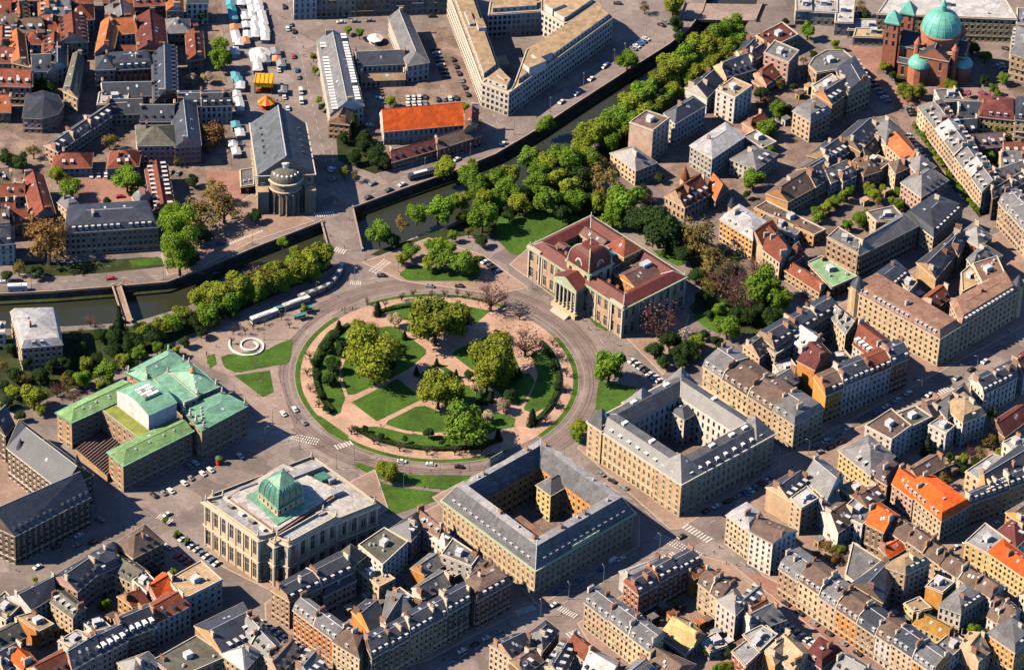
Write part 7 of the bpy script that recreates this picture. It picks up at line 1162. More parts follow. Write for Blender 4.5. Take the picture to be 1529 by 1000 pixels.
st('quay_wall',mb,MATS['quay_stone'])
mb=MB()
for i in range(len(fl)-1):
    mb.quad((*fl[i],-3.2),(*g1[i],-3.2),(*g1[i+1],-3.2),(*fl[i+1],-3.2),0); mb.quad((*g1[i],-4.4),(*g1[i+1],-4.4),(*g1[i+1],-3.2),(*g1[i],-3.2),1)
st('grassy_towpath',mb,[MATS['garden'],MATS['quay_stone']])
def railing(name,pl,h,t,m,z=0.):
    mb=MB()
    for i in range(len(pl)-1):
        a,b=pl[i],pl[i+1]; L=dist(a,b)
        if L<.2: continue
        e=((b[0]-a[0])/L,(b[1]-a[1])/L); mb.box(a,e,(-e[1],e[0]),0,L,-t/2,t/2,z,z+h)
    return mb
PALE=mat('pale_coping',(.36,.27,.2),.9,.25,.3,.05)
st('quay_parapet',railing('',offline(FAR[:7],-.4),.9,.5,PALE),PALE); st('quay_parapet',railing('',offline(FAR[7:],-.4),.9,.5,PALE),PALE)
# bridges
def bridge(name,q,label,z,para,arch=False,m='street',th=1.2):
    rt=root(name,(*lerp(q[0],q[2],.5),z),label,'bridge')
    mb=MB(); mb.prism(q if True else q,z-th,z,1,0,True); mk('bridge_deck',mb,[MATS[m],MATS['quay_stone']],rt)
    for a,b in ((q[1],q[2]),(q[3],q[0])):
        L=dist(a,b); e=((b[0]-a[0])/L,(b[1]-a[1])/L); mb=MB(); mb.box(a,e,(-e[1],e[0]),-.5,L+.5,-.3,.3,z,z+para)
        mb.box(a,e,(-e[1],e[0]),-.8,.4,-.5,.5,z,z+para+.5); mb.box(a,e,(-e[1],e[0]),L-.4,L+.8,-.5,.5,z,z+para+.5); mk('parapet',mb,[PALE],rt)
    mp=MB()
    for s in (.33,.67):
        a,b=lerp(q[0],q[3],s),lerp(q[1],q[2],s); L=dist(a,b); e=((b[0]-a[0])/L,(b[1]-a[1])/L); mp=MB(); mp.box(a,e,(-e[1],e[0]),0,L,-.9,.9,-5,z-th); mk('pier',mp,[MATS['quay_stone']],rt)
    return rt
def ccw(q): return q if sum(q[i][0]*q[(i+1)%len(q)][1]-q[i][1]*q[(i+1)%len(q)][0] for i in range(len(q)))>0 else q[::-1]
bq=BRIDGE['main']; bridge('road_bridge',ccw([bq[3],bq[2],bq[1],bq[0]]),'wide tram and road bridge over the canal in front of the opera house',.02,1.)
bq=BRIDGE['foot']; bridge('footbridge',ccw([bq[3],bq[2],bq[1],bq[0]]),'narrow straight footbridge over the canal below the riverside mansion',.6,1.1,m='paving',th=.8)
bq=BRIDGE['top']; bridge('stone_bridge',ccw(bq),'pinkish stone bridge at the far end of the canal',.4,1.2,m='plaza',th=1.6)
KERB=mat('kerb_granite',(.46,.37,.31),.9,.25,.6,.05)
# paved areas and lawns
zc={}
for name,mt_,z,pts in AREAS:
    zc[z]=zc.get(z,0)+1
    pts=ccw(pts)
    if mt_=='grass' and z==.12: pts=offset(pts,.9)
    if mt_ in ('grass','garden'):
        # rounder outline
        p2=[]
        for i in range(len(pts)):
            a,b,c=pts[i-1],pts[i],pts[(i+1)%len(pts)]; p2+=[lerp(b,a,.14),lerp(b,c,.14)] if len(pts)>5 else [b]
        pts=p2
    o=bigpoly(name,pts,z+zc[z]*.0015,MATS[mt_])
    if z>=.1:
        mb=MB()
        for i in range(len(pts)): a,b=pts[i],pts[(i+1)%len(pts)]; mb.quad((*a,0),(*b,0),(*b,z+zc[z]*.0015),(*a,z+zc[z]*.0015))
        if mt_=='paving':
            ip=offset(pts,-.45); zz=z+zc[z]*.0015+.004
            for i in range(len(pts)): j=(i+1)%len(pts); mb.quad((*pts[i],zz),(*pts[j],zz),(*ip[j],zz),(*ip[i],zz))
        k=st('kerb',mb,KERB)
def annulus(r0,r1,z,n=160,a0=0,a1=360):
    mb=MB()
    for i in range(n):
        t0,t1=[math.radians(a0+(a1-a0)*k/n) for k in (i,i+1)]
        mb.quad((r0*math.cos(t0),r0*math.sin(t0),z),(r1*math.cos(t0),r1*math.sin(t0),z),(r1*math.cos(t1),r1*math.sin(t1),z),(r0*math.cos(t1),r0*math.sin(t1),z))
    return mb
mb=MB(); mb.poly([(62*math.cos(math.radians(a)),62*math.sin(math.radians(a)),.09) for a in range(0,360,3)]); st('gravel_path',mb,MATS['sand'])
GAPS=(40,131,222,311)
for i,g in enumerate(GAPS):
    a1=GAPS[(i+1)%4]+(360 if i==3 else 0)
    if i!=0: st('grass_verge',annulus(61.6,64,.1,60,g+8,a1-8),MATS['grass'])
    else: st('grass_verge',annulus(62,64,.1,60,g+22,a1-8),MATS['grass'])
st('ring_kerb',annulus(64,64.4,.13,160),PALE)
for r in (69.2,70.8,74.4,76.0): st('tram_rail',annulus(r-.09,r+.09,.012),IRON)
for r in (66.9,78.3): st('tram_kerb',annulus(r-.12,r+.12,.012),PALE)
for k in range(48): st('lane_marking',annulus(80.9,81.1,.016,2,k*7.5,k*7.5+2.4),MATS['paint']) if k%1==0 else None
st('tram_bed',annulus(68.2,77,.006),MATS['tramway'])
st('ring_line',annulus(79.4,79.6,.012),PALE); st('ring_kerb',annulus(66.4,66.6,.012),PALE)
# broad pale entrance paths across the disc
# crosswalks
for p0,p1,n,wd in XW:
    L=dist(p0,p1); e=((p1[0]-p0[0])/L,(p1[1]-p0[1])/L); f=(-e[1],e[0]); mb=MB()
    for i in range(n):
        u=L*(i+.5)/n; hw=L/n*.28
        if wd>=5:
            for k in range(3):
                v=-wd/2+wd*(k+.2)/3; mb.box(p0,e,f,u-hw,u+hw,v,v+wd/3*.62,.14,.152)
        else: mb.box(p0,e,f,u-hw,u+hw,-wd/2,wd/2,.14,.152)
    o=st('crosswalk',mb,MATS['paint'])
def roadline(p0,p1,dash=3.,gap=4.,wd=.18):
    L=dist(p0,p1); e=((p1[0]-p0[0])/L,(p1[1]-p0[1])/L); mb=MB(); u=0
    while u<L: mb.box(p0,e,(-e[1],e[0]),u,u+dash,-wd/2,wd/2,.005,.016); u+=dash+gap
    st('lane_marking',mb,MATS['paint'])
for a,b in LINES: roadline(a,b)
# ============ buildings ============
def center(q): return (sum(p[0] for p in q)/len(q),sum(p[1] for p in q)/len(q),0.)
slices=[]
rb=random.Random(4)
for e in BLD:
    q,h,r,ax,n,wk,rk,hip,rh,d,name,label,wh,pxx,win,p=e; wh=WHERE[wh]
    if r in 'fpS' or len(q)!=4 or n==1:
        slices.append((q,h,r,ax,wk[0],rk[0],(0,0),('s' in hip or r in 'hp','e' in hip or r in 'hp'),rh,d,name,label,wh,pxx,p)); continue
    cuts=[0]+[(i+rb.uniform(-.18,.18))/n for i in range(1,n)]+[1]
    for i in range(n):
        a,b=cuts[i],cuts[i+1]
        s=[bil(q,a,0),bil(q,b,0),bil(q,b,1),bil(q,a,1)] if ax==0 else [bil(q,0,a),bil(q,1,a),bil(q,1,b),bil(q,0,b)]
        if ax==1: pass
        slices.append((s,h+(rb.uniform(-.9,.9) if i else 0),r,ax,wk[i%len(wk)],rk[i%len(rk)],(1 if i else 0,1 if i<n-1 else 0),('s' in hip and i==0,'e' in hip and i==n-1),rh,d,name,label if i==0 else None,wh,pxx+ (i*.01),p))
seen={}
for s in slices:
    if not s[11]: k=(s[12],s[4],s[5]); seen.setdefault(k,[]).append(s)
for k in seen: seen[k].sort(key=lambda s:center(s[0])[0])
CATN=dict(house='house',apartment_tower='apartment tower',apartment_block='apartment block',barracks='barracks',post_office='post office',school='school')
for s in slices:
    q,h,r,ax,wk,rk,party,hip,rh,d,name,label,wh,pxx,p=s
    if name=='house' and party==(0,0) and r!='S' and len(q)==4: q=offset(q,.9); h+=rb.uniform(-.6,.9)
    if not label:
        L=seen[(wh,wk,rk)]; i=[x is s for x in L].index(True)
        wn,rn=WALL[wk][1].replace(' ','-'),ROOF[rk][1].replace(' ','-')
        body=f"{wn} house with {rn} roof" 
        nw=len(wh.split())
        if len(L)==1: label=f"{wn} {rn}-roofed house in {wh}"
        elif len(L)==2: label=f"{'left' if i==0 else 'right'} {wn} {rn}-roofed house in {wh}"
        else: label=f"{ORD[i]} {wn} {rn}-roofed house from left in {wh}"

    rt=root(name,center(q),label,CATN.get(name,name.replace('_',' ')),('houses in '+wh) if name=='house' else None)
    rr=random.Random(int(q[0][0]*13+q[0][1]*7))
    if r=='S':
        mb=MB(); mb.prism(q,0,h,0,1); mb.prism(offset(q,.25),h,h+.2,1,1,True); mk('wall',mb,[WM(wk),RM(rk)],rt); mb=MB(); a,b=q[0],q[1]; L=dist(a,b); e=((b[0]-a[0])/L,(b[1]-a[1])/L); mb.box(a,e,(e[1],-e[0]),L*.4,L*.4+1,0,.06,.1,2.1); mk('door',mb,[IRON],rt)
    elif r=='f': flat(rt,q,h,wk,rk,rr,lblank=p==2)
    elif r=='p': conewing(rt,q,h,wk,rk,rh or 5)
    else:
        if r=='h': hip=(1,1); r2='g'; 
        else: r2=r
        if r=='m' and not any(hip) and party==(0,0): hip=(1,1)
        dm=None
        wing(rt,q,h,'B' if rk=='B' else r2,ax,wk,rk,party,hip,rh,d,rr,wobj=None,bay=2.3 if wk not in 'kST' else 2.9,blank=(r=='g' and ax==0 and name=='house' and rr.random()<.6),lblank=p==2,bal=rr.random()<.75 and r=='m' and name=='house',chim=name not in ('post_office','customs_house','hall','villa_wing'))
# ---- extra pieces on single houses
def findroot(sub):
    for o in COL.objects:
        if o.parent is None and o.get('label','').startswith(sub): return o
def turret(rt,x,y,r,h,top,wk,rk,n=10):
    mb=MB(); mb.lathe((x,y),[(r,0.1),(r,h)],n); mk('turret',mb,[WM(wk)],rt)
    mb=MB(); mb.lathe((x,y),[(r+.35,h),(r*.75,h+top*.35),(0,h+top)],n); mb.lathe((x,y),[(r,h-.35),(r+.4,h-.1),(r+.35,h)],n); mk('turret_roof',mb,[RM(rk)],rt)
for sub,xy,r,h,top,wk,rk in TURRETS:
    o=findroot(sub)
    if o: turret(o,*xy,r,h,top,wk,rk)
# ---- large office
rt=root('office_building',center(OFFICE['nose']),'large angular white office block with tan flat roofs and inner court beside the canal','office building')
oh=OFFICE['h']
for k in ('left','nose','right','top','mid'):
    q=ccw(OFFICE[k]); flat(rt,q,oh,'w','t',random.Random(3),clutter=(k in('mid','right')),nfl=4,bay=2.3,ww=1.55)
    q2=offset(q,-1.9); mb=MB(); mg=MB()
    for i in range(len(q2)):
        a,b=q2[i],q2[(i+1)%len(q2)]
        if k!='mid' and dist(a,b)>9: facade(mb,mg,a,b,oh,oh+2.6,1,3.,1.3,trim=False,gf=False)
        else: mb.quad((*a,oh),(*b,oh),(*b,oh+2.6),(*a,oh+2.6),0)
    mb.poly([(*p,oh+2.6) for p in q2],2)
    mk('attic',mb,[WM('w'),TRIM,RM('t')],rt); mk('window_glazing',mg,[GLASS],rt,kind='stuff') if mg.f else None
for k,(f_,u,v,a_,b_,z_) in enumerate((('right',.3,.3,11,5,19),('right',.5,.5,9,5,18.2),('mid',.5,.3,8,6,17.6),('left',.75,.5,4,9,18),('nose',.5,.5,1.2,6,16.8),('left',.4,.6,3,12,17.6))):
    qq=ccw(OFFICE[f_]); p=bil(qq[:2]+qq[-2:] if len(qq)>4 else qq,u,v); e_=(math.cos(.72),math.sin(.72)) if f_!='left' else (.97,.25); mb=MB(); mb.box(p,e_,(-e_[1],e_[0]),-a_/2,a_/2,-b_/2,b_/2,oh,z_,0,1); mk('rooftop_block',mb,[WM('w'),RM('t')],rt)
pc_=bil(OFFICE['left'],1.35,.22); mb=MB(); mb.box(pc_,(.97,.25),(-.25,.97),-4,4,-4,4,.1,6,0,1); mk('court_pavilion',mb,[WM('w'),RM('t')],rt)
# ---- palace
def statue(rt,x,y,z,s=1.): 
    mb=MB(); mb.box((x,y),(1,0),(0,1),-.5*s,.5*s,-.5*s,.5*s,z,z+.8*s); mb.lathe((x,y),[(.45*s,z+.8*s),(.5*s,z+1.4*s),(.28*s,z+2.*s),(.42*s,z+2.5*s),(.14*s,z+2.85*s),(.22*s,z+3.1*s),(0,z+3.4*s)],7); mk('statue',mb,[TRIM],rt)
def cdome(rt,c,ex,ey,a,z0,rise,mname,n=7,m=None,ribs=True,top=.12,nm='dome'):
    """square cloister dome, half width a"""
    prof=[(a*math.cos(t*math.pi/2*(1-top)),z0+rise*math.sin(t*math.pi/2)) for t in [i/n for i in range(n+1)]]
    P=lambda u,v,z:(c[0]+ex[0]*u+ey[0]*v,c[1]+ex[1]*u+ey[1]*v,z)
    mb=MB()
    for (r0,z0_),(r1,z1_) in zip(prof,prof[1:]):
        for (s0,s1) in (((-1,-1),(1,-1)),((1,-1),(1,1)),((1,1),(-1,1)),((-1,1),(-1,-1))):
            mb.quad(P(s0[0]*r0,s0[1]*r0,z0_),P(s1[0]*r0,s1[1]*r0,z0_),P(s1[0]*r1,s1[1]*r1,z1_),P(s0[0]*r1,s0[1]*r1,z1_))
    r,z=prof[-1]; mb.poly([P(-r,-r,z),P(r,-r,z),P(r,r,z),P(-r,r,z)]); mk(nm,mb,[m],rt)
    if ribs:
        for fx in ((-1,-1),(1,-1),(1,1),(-1,1),(0,-1),(-1,0),(1,0),(0,1),(-.5,-1),(.5,-1),(-1,.5),(-1,-.5),(1,.5),(1,-.5)):
            rb=MB()
            for (r0,z0_),(r1,z1_) in zip(prof,prof[1:]): rb.tube(P(fx[0]*r0,fx[1]*r0,z0_+.05),P(fx[0]*r1,fx[1]*r1,z1_+.05),.26,.26,5)
            mk('dome_rib',rb,[m if abs(fx[0])!=abs(fx[1]) else ZINC],rt)
    return P,prof
q=LM['palace']['q']; ex,ey,W_,D_=frame(q)
PRED=mat('palace_red_roof',(.14,.036,.028),.6,.3,.5,.05,.35,bump=.2,fine=.15); ROOF['_']=((.235,.05,.036),'palace red'); MATS['roof_palace_red']=PRED
VERD=mat('verdigris_cornice',(.42,.47,.30),.8,.25,.6,.05)
rt=root('palace',center(q),'cream stone palace with red roofs, square domed centre and columned portico facing the round garden','palace')
h=17.
I=ring(rt,q,h,'T','_',[(0,0),(4.2,2.9),(8.,.6)],2,True,True,4.2,1.9,cmat=VERD,corn=.9,cwk='O')
mf=lambda u,v:(q[0][0]+ex[0]*u+ey[0]*v,q[0][1]+ex[1]*u+ey[1]*v)
vm=D_/2
for c in q: statue(rt,c[0]+(center(q)[0]-c[0])*.015,c[1]+(center(q)[1]-c[1])*.015,h+.2,.8)
pilasters(rt,q,.1,h-1,8.4,.8,.3)
ROOF['^']=((.17,.095,.08),'mauve brown')
for k,(u0,u1,v0,v1,hh,ax2,rk2,hp,rh2) in enumerate(((12.5,W_-8.2,vm-6,vm+9,18.3,0,'^',(0,0),3.6),(W_-15,W_-8.2,vm+9.2,D_-8.2,17.8,1,'^',(0,0),2.6),(W_-16,W_-5,vm-7,vm+5,21.5,1,'r',(1,1),4.6),(15,W_-8.2,8.2,vm-10,17.5,0,'^',(0,0),3.),(8.2,14,D_-13,D_-8.2,17.5,1,'^',(0,0),1.5))):
    wing(rt,[mf(u0,v0),mf(u1,v0),mf(u1,v1),mf(u0,v1)],hh,'g',ax2,'O' if k in(2,3) else 'T',rk2,hip=hp,rh=rh2,d=0,chim=False,z0=.3 if k!=2 else 10)
for u,v in ((19,vm-2.5),(26,14)):
    mb=MB(); mb.box(mf(u,v),ex,ey,0,5,0,3.2,19.9,21.4); mk('skylight',mb,[mat('teal_glass',(.06,.22,.26),.2) if v>20 else MATS['rooflight_glass']],rt)
cc=mf(8.3,vm)
mb=MB(); mg=MB(); dq=[mf(1.2,vm-7.6),mf(15.6,vm-7.6),mf(15.6,vm+7.6),mf(1.2,vm+7.6)]
for i in range(4): facade(mb,mg,dq[i],dq[(i+1)%4],12,h+5,1,4.5,1.8,gf=False)
mb.poly([(*p,h+5) for p in dq]); mk('dome_base',mb,[WM('T'),TRIM],rt); mk('window_glazing',mg,[GLASS],rt,kind='stuff')
mb=MB(); cornice(mb,dq,.7,h+4.4,h+5.1); mk('cornice',mb,[VERD],rt)
P,pr=cdome(rt,cc,ex,ey,7.2,h+5.05,9.6,'dome',m=PRED,ribs=False,top=.25)
for s in ((-1,-1),(1,-1),(1,1),(-1,1)): 
    rb_=MB()
    for (r0,z0_),(r1,z1_) in zip(pr,pr[1:]): rb_.tube(P(s[0]*r0,s[1]*r0,z0_),P(s[0]*r1,s[1]*r1,z1_),.3,.3,5)
    mk('dome_rib',rb_,[VERD],rt)
for sx,sy in ((-1,0),(1,0),(0,1),(0,-1)):   # arched dormer on each face of the dome
    o_=P(sx*6.4,sy*6.4,0)[:2]; fx=(ex[0]*sx+ey[0]*sy,ex[1]*sx+ey[1]*sy); fy=(-fx[1],fx[0])
    mb=MB(); pts=[(-2.2,0),(2.2,0)]+[(2.2*math.cos(t),2.6+2.2*math.sin(t)) for t in [i*math.pi/8 for i in range(9)]]
    A=[(o_[0]+fx[0]*.7+fy[0]*u,o_[1]+fx[1]*.7+fy[1]*u,h+5.1+z) for u,z in pts]; Bk=[(p[0]-fx[0]*3,p[1]-fx[1]*3,p[2]) for p in A]
    mb.poly(A); 
    for i in range(len(A)): mb.quad(A[i],A[(i+1)%len(A)],Bk[(i+1)%len(A)],Bk[i])
    dd=mk('dome_dormer',mb,[TRIM],rt); mg=MB(); mg.poly([(p[0]+fx[0]*.04+ (o_[0]+fx[0]*.7-p[0])*.3,p[1]+fx[1]*.04+(o_[1]+fx[1]*.7-p[1])*.3,h+5.6+(p[2]-h-5.1)*.75) for p in A]); mk('pane',mg,[GLASS],dd)
statue(rt,*cc,h+14.2,.8)
for a_,b_ in ((1,1),(1,-1),(-1,-1),(-1,1)): statue(rt,*P(a_*7,b_*7,0)[:2],h+5.1,1.)
# portico: columns, entablature, pediment
px0=-6.5
for k in range(6):
    v=vm-6.5+13*k/5; c=mf(px0+.8,v); mb=MB(); mb.lathe(c,[(.9,0.1),(.9,3.4),(.62,3.5),(.55,13),(.85,13.3),(.85,14)],10); mk('column',mb,[TRIM],rt)
mb=MB(); mb.box(mf(0,0),ex,ey,px0-.3,-.2,vm-7.6,vm+7.6,14,16.4); mk('entablature',mb,[VERD],rt)
mb=MB(); mb.box(mf(0,0),ex,ey,px0-.8,-.2,vm-8,vm+8,.1,2.2); mk('portico_podium',mb,[WM('T')],rt)
mb=MB(); A=[(*mf(px0-.5,vm-8),16.42),(*mf(px0-.5,vm+8),16.42),(*mf(px0-.5,vm),20.3)]; Bk=[(*mf(1,vm-8),16.42),(*mf(1,vm+8),16.42),(*mf(1,vm),20.3)]
mb.poly(A,1); mb.quad(A[0],A[2],Bk[2],Bk[0],0); mb.quad(A[2],A[1],Bk[1],Bk[2],0); mk('pediment',mb,[PRED,VERD],rt)
mb=MB(); mb.box(mf(0,0),ex,ey,px0+1.5,-.3,vm-6.4,vm-5.2,2,14); mb.box(mf(0,0),ex,ey,px0+1.5,-.3,vm+5.2,vm+6.4,2,14); mk('portico_pier',mb,[WM('T')],rt)
for k in range(3):
    mb=MB(); mb.box(mf(0,0),ex,ey,-9-k*.0-(2-k)*.9,px0-.8,vm-5,vm+5,.05+k*.45,.5+k*.45); mk('step',mb,[TRIM],rt)
# end pavilions slightly proud
for v in (0,D_-8):
    mb=MB(); cornice(mb,[mf(-.5,v),mf(.0,v),mf(.0,v+8),mf(-.5,v+8)],.3,h-.2,h+1.2); mb.box(mf(0,0),ex,ey,-.55,0,v,v+.9,.1,h-1); mb.box(mf(0,0),ex,ey,-.55,0,v+7.1,v+8,.1,h-1); mk('pavilion_frame',mb,[TRIM],rt)
for k in range(9):
    p=mf(7.2+rb.uniform(0,.4),6+k*5.8); inst('chimney',CHIM[0],rt,(*p,h-.4),math.atan2(ex[1],ex[0]))
# ---- theatre
T=LM['theatre']
rt=root('theatre',center(T['fly']),'stone theatre under green copper roofs with tall white stage tower and glazed grid','theatre')
def cwing(q,h,hip,rh,ax,wk='t',rk='c',**k): return wing(rt,q,h,'g',ax,wk,rk,hip=hip,rh=rh,d=0,chim=False,wobj=rt,bay=3.6,ww=1.4,corn=.7,cmat=COPPER,**k)
ROOF['@']=((.22,.38,.15),'yellow green copper')
cwing(T['w1'],15.,(1,0),2.2,0,rk='@'); cwing(T['w2'],15.,(1,0),2.2,0,rk='@')
OLIVE=mat('roof_olive_copper',(.26,.29,.06),.6,.4,.3,.05); ROOF['&']=((.26,.29,.06),'olive copper')
flat(rt,T['cross'],14.4,'t','&',clutter=False,wobj=rt,bay=3.6,par=.2,cmat=COPPER,nfl=4)
flat(rt,T['up'],20.,'g','c',clutter=False,z0=14,par=.15,nfl=1,cmat=COPPER)
cwing(T['hip'],18.2,(1,1),4.,0,z0=0)
cwing(T['pl'],17.,(1,1),3.,0); cwing(T['pr'],17.,(1,1),1.6,0)
# stage tower with barrel roof
f=T['fly']; ex,ey,a,b=frame(f); mw=MB(); fh=22.5
for i in range(4): mw.quad((*f[i],12),(*f[(i+1)%4],12),(*f[(i+1)%4],fh),(*f[i],fh))
mr=MB(); n=12; rise=3.
arcp=lambda t:(t,fh+.03+rise*math.sin(math.pi*t)**.85)
E0=offset(f,.3)
for i in range(n):
    (t0,z0_),(t1,z1_)=arcp(i/n),arcp((i+1)/n)
    mr.quad((*bil(E0,0,t0),z0_),(*bil(E0,1,t0),z0_),(*bil(E0,1,t1),z1_),(*bil(E0,0,t1),z1_),0)
for u in (0,1): mr.poly([(*bil(E0,u,i/n),arcp(i/n)[1]) for i in range(n+1)],1)
mr.quad(*[(*p,fh+.02) for p in E0],1)
mk('stage_tower',mw,[WM('w')],rt); mk('barrel_roof',mr,[COPPER,WM('w')],rt)
fc=bil(f,.5,.5); mb=MB(); mb.box(fc,ex,ey,-4.3,4.3,-4.3,4.3,fh+2.6,fh+3.5,0); mk('skylight_frame',mb,[COPPER],rt)
for i in range(4):
    for j in range(4):
        mb=MB(); mb.box(fc,ex,ey,-3.9+i*2,-2.3+i*2,-3.9+j*2,-2.3+j*2,fh+3.5,fh+3.95); mk('skylight_pane',mb,[WHITE if (i*3+j)%5 else GLASS],rt)
d_=T['deck']; mb=MB(); mb.prism(ccw(d_),.1,3.6,0,1); mk('loading_hall',mb,[WM('t'),mat('dark_deck',(.05,.04,.038),.8,.2)],rt)
for i in range(15):
    t=(i+.5)/15; mb=MB(); A,Bq=bil(d_,0,t),bil(d_,1,t); L=dist(A,Bq); e=((Bq[0]-A[0])/L,(Bq[1]-A[1])/L); mb.box(A,e,(-e[1],e[0]),.3,L-.3,-.22,.22,3.6,4.1); mk('roof_beam',mb,[mat('roof_beam_mauve',(.2,.13,.12),.8,.2)],rt)
for p in ((.05,.02),(.02,.95),(.97,.05),(.96,.95)):
    for qq,hh in ((T['hip'],18.),(T['pr'],17.6),(T['pl'],17.4)): statue(rt,*bil(qq,*p),hh,1.1)
for p in ((.0,.3),(.0,.6),(0,.9)): statue(rt,*bil(T['pr'],*p),17.6,1.4)
hq=bil(T['hip'],.5,.5); mb=MB(); mb.lathe(hq,[(1.2,20.5),(1.1,22.6),(1.5,22.8),(0,25)],8); mk('roof_lantern',mb,[mat('orange_copper',(.5,.25,.08),.6)],rt)
for qq in ('w1','w2'):
    for s in (.25,.45,.65,.8): inst('roof_vent',VENT,rt,(*bil(T[qq],s,.35),15.9),0)
for i in range(5): inst('roof_vent',VENT,rt,(*bil(T['pl'],.1+.04*i,.15+.1*i),18),.7)
for i in range(5): inst('roof_vent',VENT,rt,(*bil(T['pr'],.1+.05*i,.2+.12*i),17.8),.7)
# ---- library
Lb=LM['library']
rt=root('library',center(Lb['main']),'large pale stone library with zinc roofs and central square green copper and glass dome','library')
ROOF['z']=((.5,.47,.44),'zinc grey')
RMz=RM('z')
def lflat(q,h,rk,wk='T',nfl=2): flat(rt,q,h,wk,rk,clutter=False,wobj=rt,bay=4.6,ww=2.3,par=1.3,nfl=nfl)
lflat(Lb['main'],22.,'z'); lflat(Lb['pl'],23.5,'l'); lflat(Lb['pr'],23.5,'l')
for qq,hh in ((Lb['main'],22.),(Lb['pl'],23.5),(Lb['pr'],23.5)):
    pilasters(rt,qq,.1,hh-1.4,4.7,.9,.35)
    mb=MB(); cornice(mb,qq,.55,10.6,11.4); mk('string_course',mb,[TRIM],rt); mb=MB(); cornice(mb,qq,1.,hh-1.2,hh-.5); mk('main_cornice',mb,[TRIM],rt)
mb=MB(); iq=ccw(Lb['inner']); mb.prism(iq,22,23.3,0,0); mk('raised_roof',mb,[RM('b')],rt)
i2=offset(iq,-1.2); mb=MB(); mb.prism(i2,23.3,23.9,0,0); mk('roof_deck',mb,[RMz],rt)
dq=ccw(Lb['drum']); ex,ey,a,b=frame(dq); dc=center(dq)[:2]
mb=MB(); mb.prism(offset(dq,3.3),23.9,24.4,0,0); mk('copper_gutter',mb,[RM('c')],rt)
hw=min(a,b)/2
P4=lambda s:[(dc[0]+ex[0]*u*s+ey[0]*v*s,dc[1]+ex[1]*u*s+ey[1]*v*s) for u,v in ((-1,-1),(1,-1),(1,1),(-1,1))]
mb=MB(); mg=MB(); D4=P4(hw)
for i in range(4): facade(mb,mg,D4[i],D4[(i+1)%4],24.3,28.,1,2.4,1.1,gf=False)
mb.poly([(*p,28.) for p in D4]); mk('dome_drum',mb,[WM('T'),TRIM],rt); mk('window_glazing',mg,[GLASS],rt,kind='stuff')
mb=MB(); cornice(mb,D4,.4,27.5,28.05); mk('cornice',mb,[RM('c')],rt)
GG=mat('green_glass',(.07,.2,.15),.2,.3,.6,.05,.6)
P,pr=cdome(rt,dc,ex,ey,hw-.4,28.,7.2,'dome',m=GG,top=.42)
r_,z_=pr[-1]; mb=MB(); A=[P(s[0]*(r_+.4),s[1]*(r_+.4),z_) for s in ((-1,-1),(1,-1),(1,1),(-1,1))]
for i in range(4): mb.poly([A[i],A[(i+1)%4],P(0,0,z_+3.6)])
mk('dome_cap',mb,[COPPER],rt)
for s in ((-1,-1),(1,-1),(1,1),(-1,1)):
    mb=MB()
    for (r0,z0_),(r1,z1_) in zip(pr,pr[1:]): mb.tube(P(s[0]*r0,s[1]*r0,z0_),P(s[0]*r1,s[1]*r1,z1_),.45,.45,6)
    mk('dome_rib',mb,[COPPER],rt)
for fx,fy in ((0,-1),(-1,0),(1,0),(0,1)):
    for k in range(-3,4):
        mb=MB()
        for (r0,z0_),(r1,z1_) in zip(pr,pr[1:]):
            u0,u1=k/3.5*r0,k/3.5*r1; c0=P(u0 if fx==0 else fx*r0,u0 if fy==0 else fy*r0,z0_+.06); c1=P(u1 if fx==0 else fx*r1,u1 if fy==0 else fy*r1,z1_+.06); mb.tube(c0,c1,.17,.17,5)
        mk('glazing_bar',mb,[COPPER],rt)
for qq,hh in ((Lb['main'],22.9),(Lb['pl'],24.4),(Lb['pr'],24.4)):
    for c in qq: statue(rt,*lerp(c,center(qq)[:2],.04),hh,1.)
for k,(u,v,a_,b_) in enumerate(((.82,.35,5,3),(.9,.55,3.4,2.4),(.55,.14,5,2.4),(.3,.9,9,1.6),(.62,.9,8,1.6))):
    p=bil(Lb['main'],u,v); ex2,ey2,_,_=frame(Lb['main']); mb=MB(); mb.box(p,ex2,ey2,-a_/2,a_/2,-b_/2,b_/2,22.0,24.5); mk('roof_lantern',mb,[RM('l')],rt)
p=bil(Lb['main'],.86,.62); mb=MB(); mb.box(p,ex2,ey2,-2.5,2.5,-2.5,2.5,22.,24.9); mk('green_skylight',mb,[GG],rt)
p=bil(Lb['main'],.73,.8); mb=MB(); mb.box(p,ex2,ey2,-11,11,-2.2,2.2,22.,25.0); mk('roof_lantern',mb,[RM('l')],rt)
for k in range(4):
    p=bil(Lb['pl'],.75,.15+.2*k); mb=MB(); mb.box(p,ex2,ey2,-.7,.7,-1.4,1.4,23.5,24.9); mk('skylight',mb,[GLASS if k%2 else WHITE],rt)
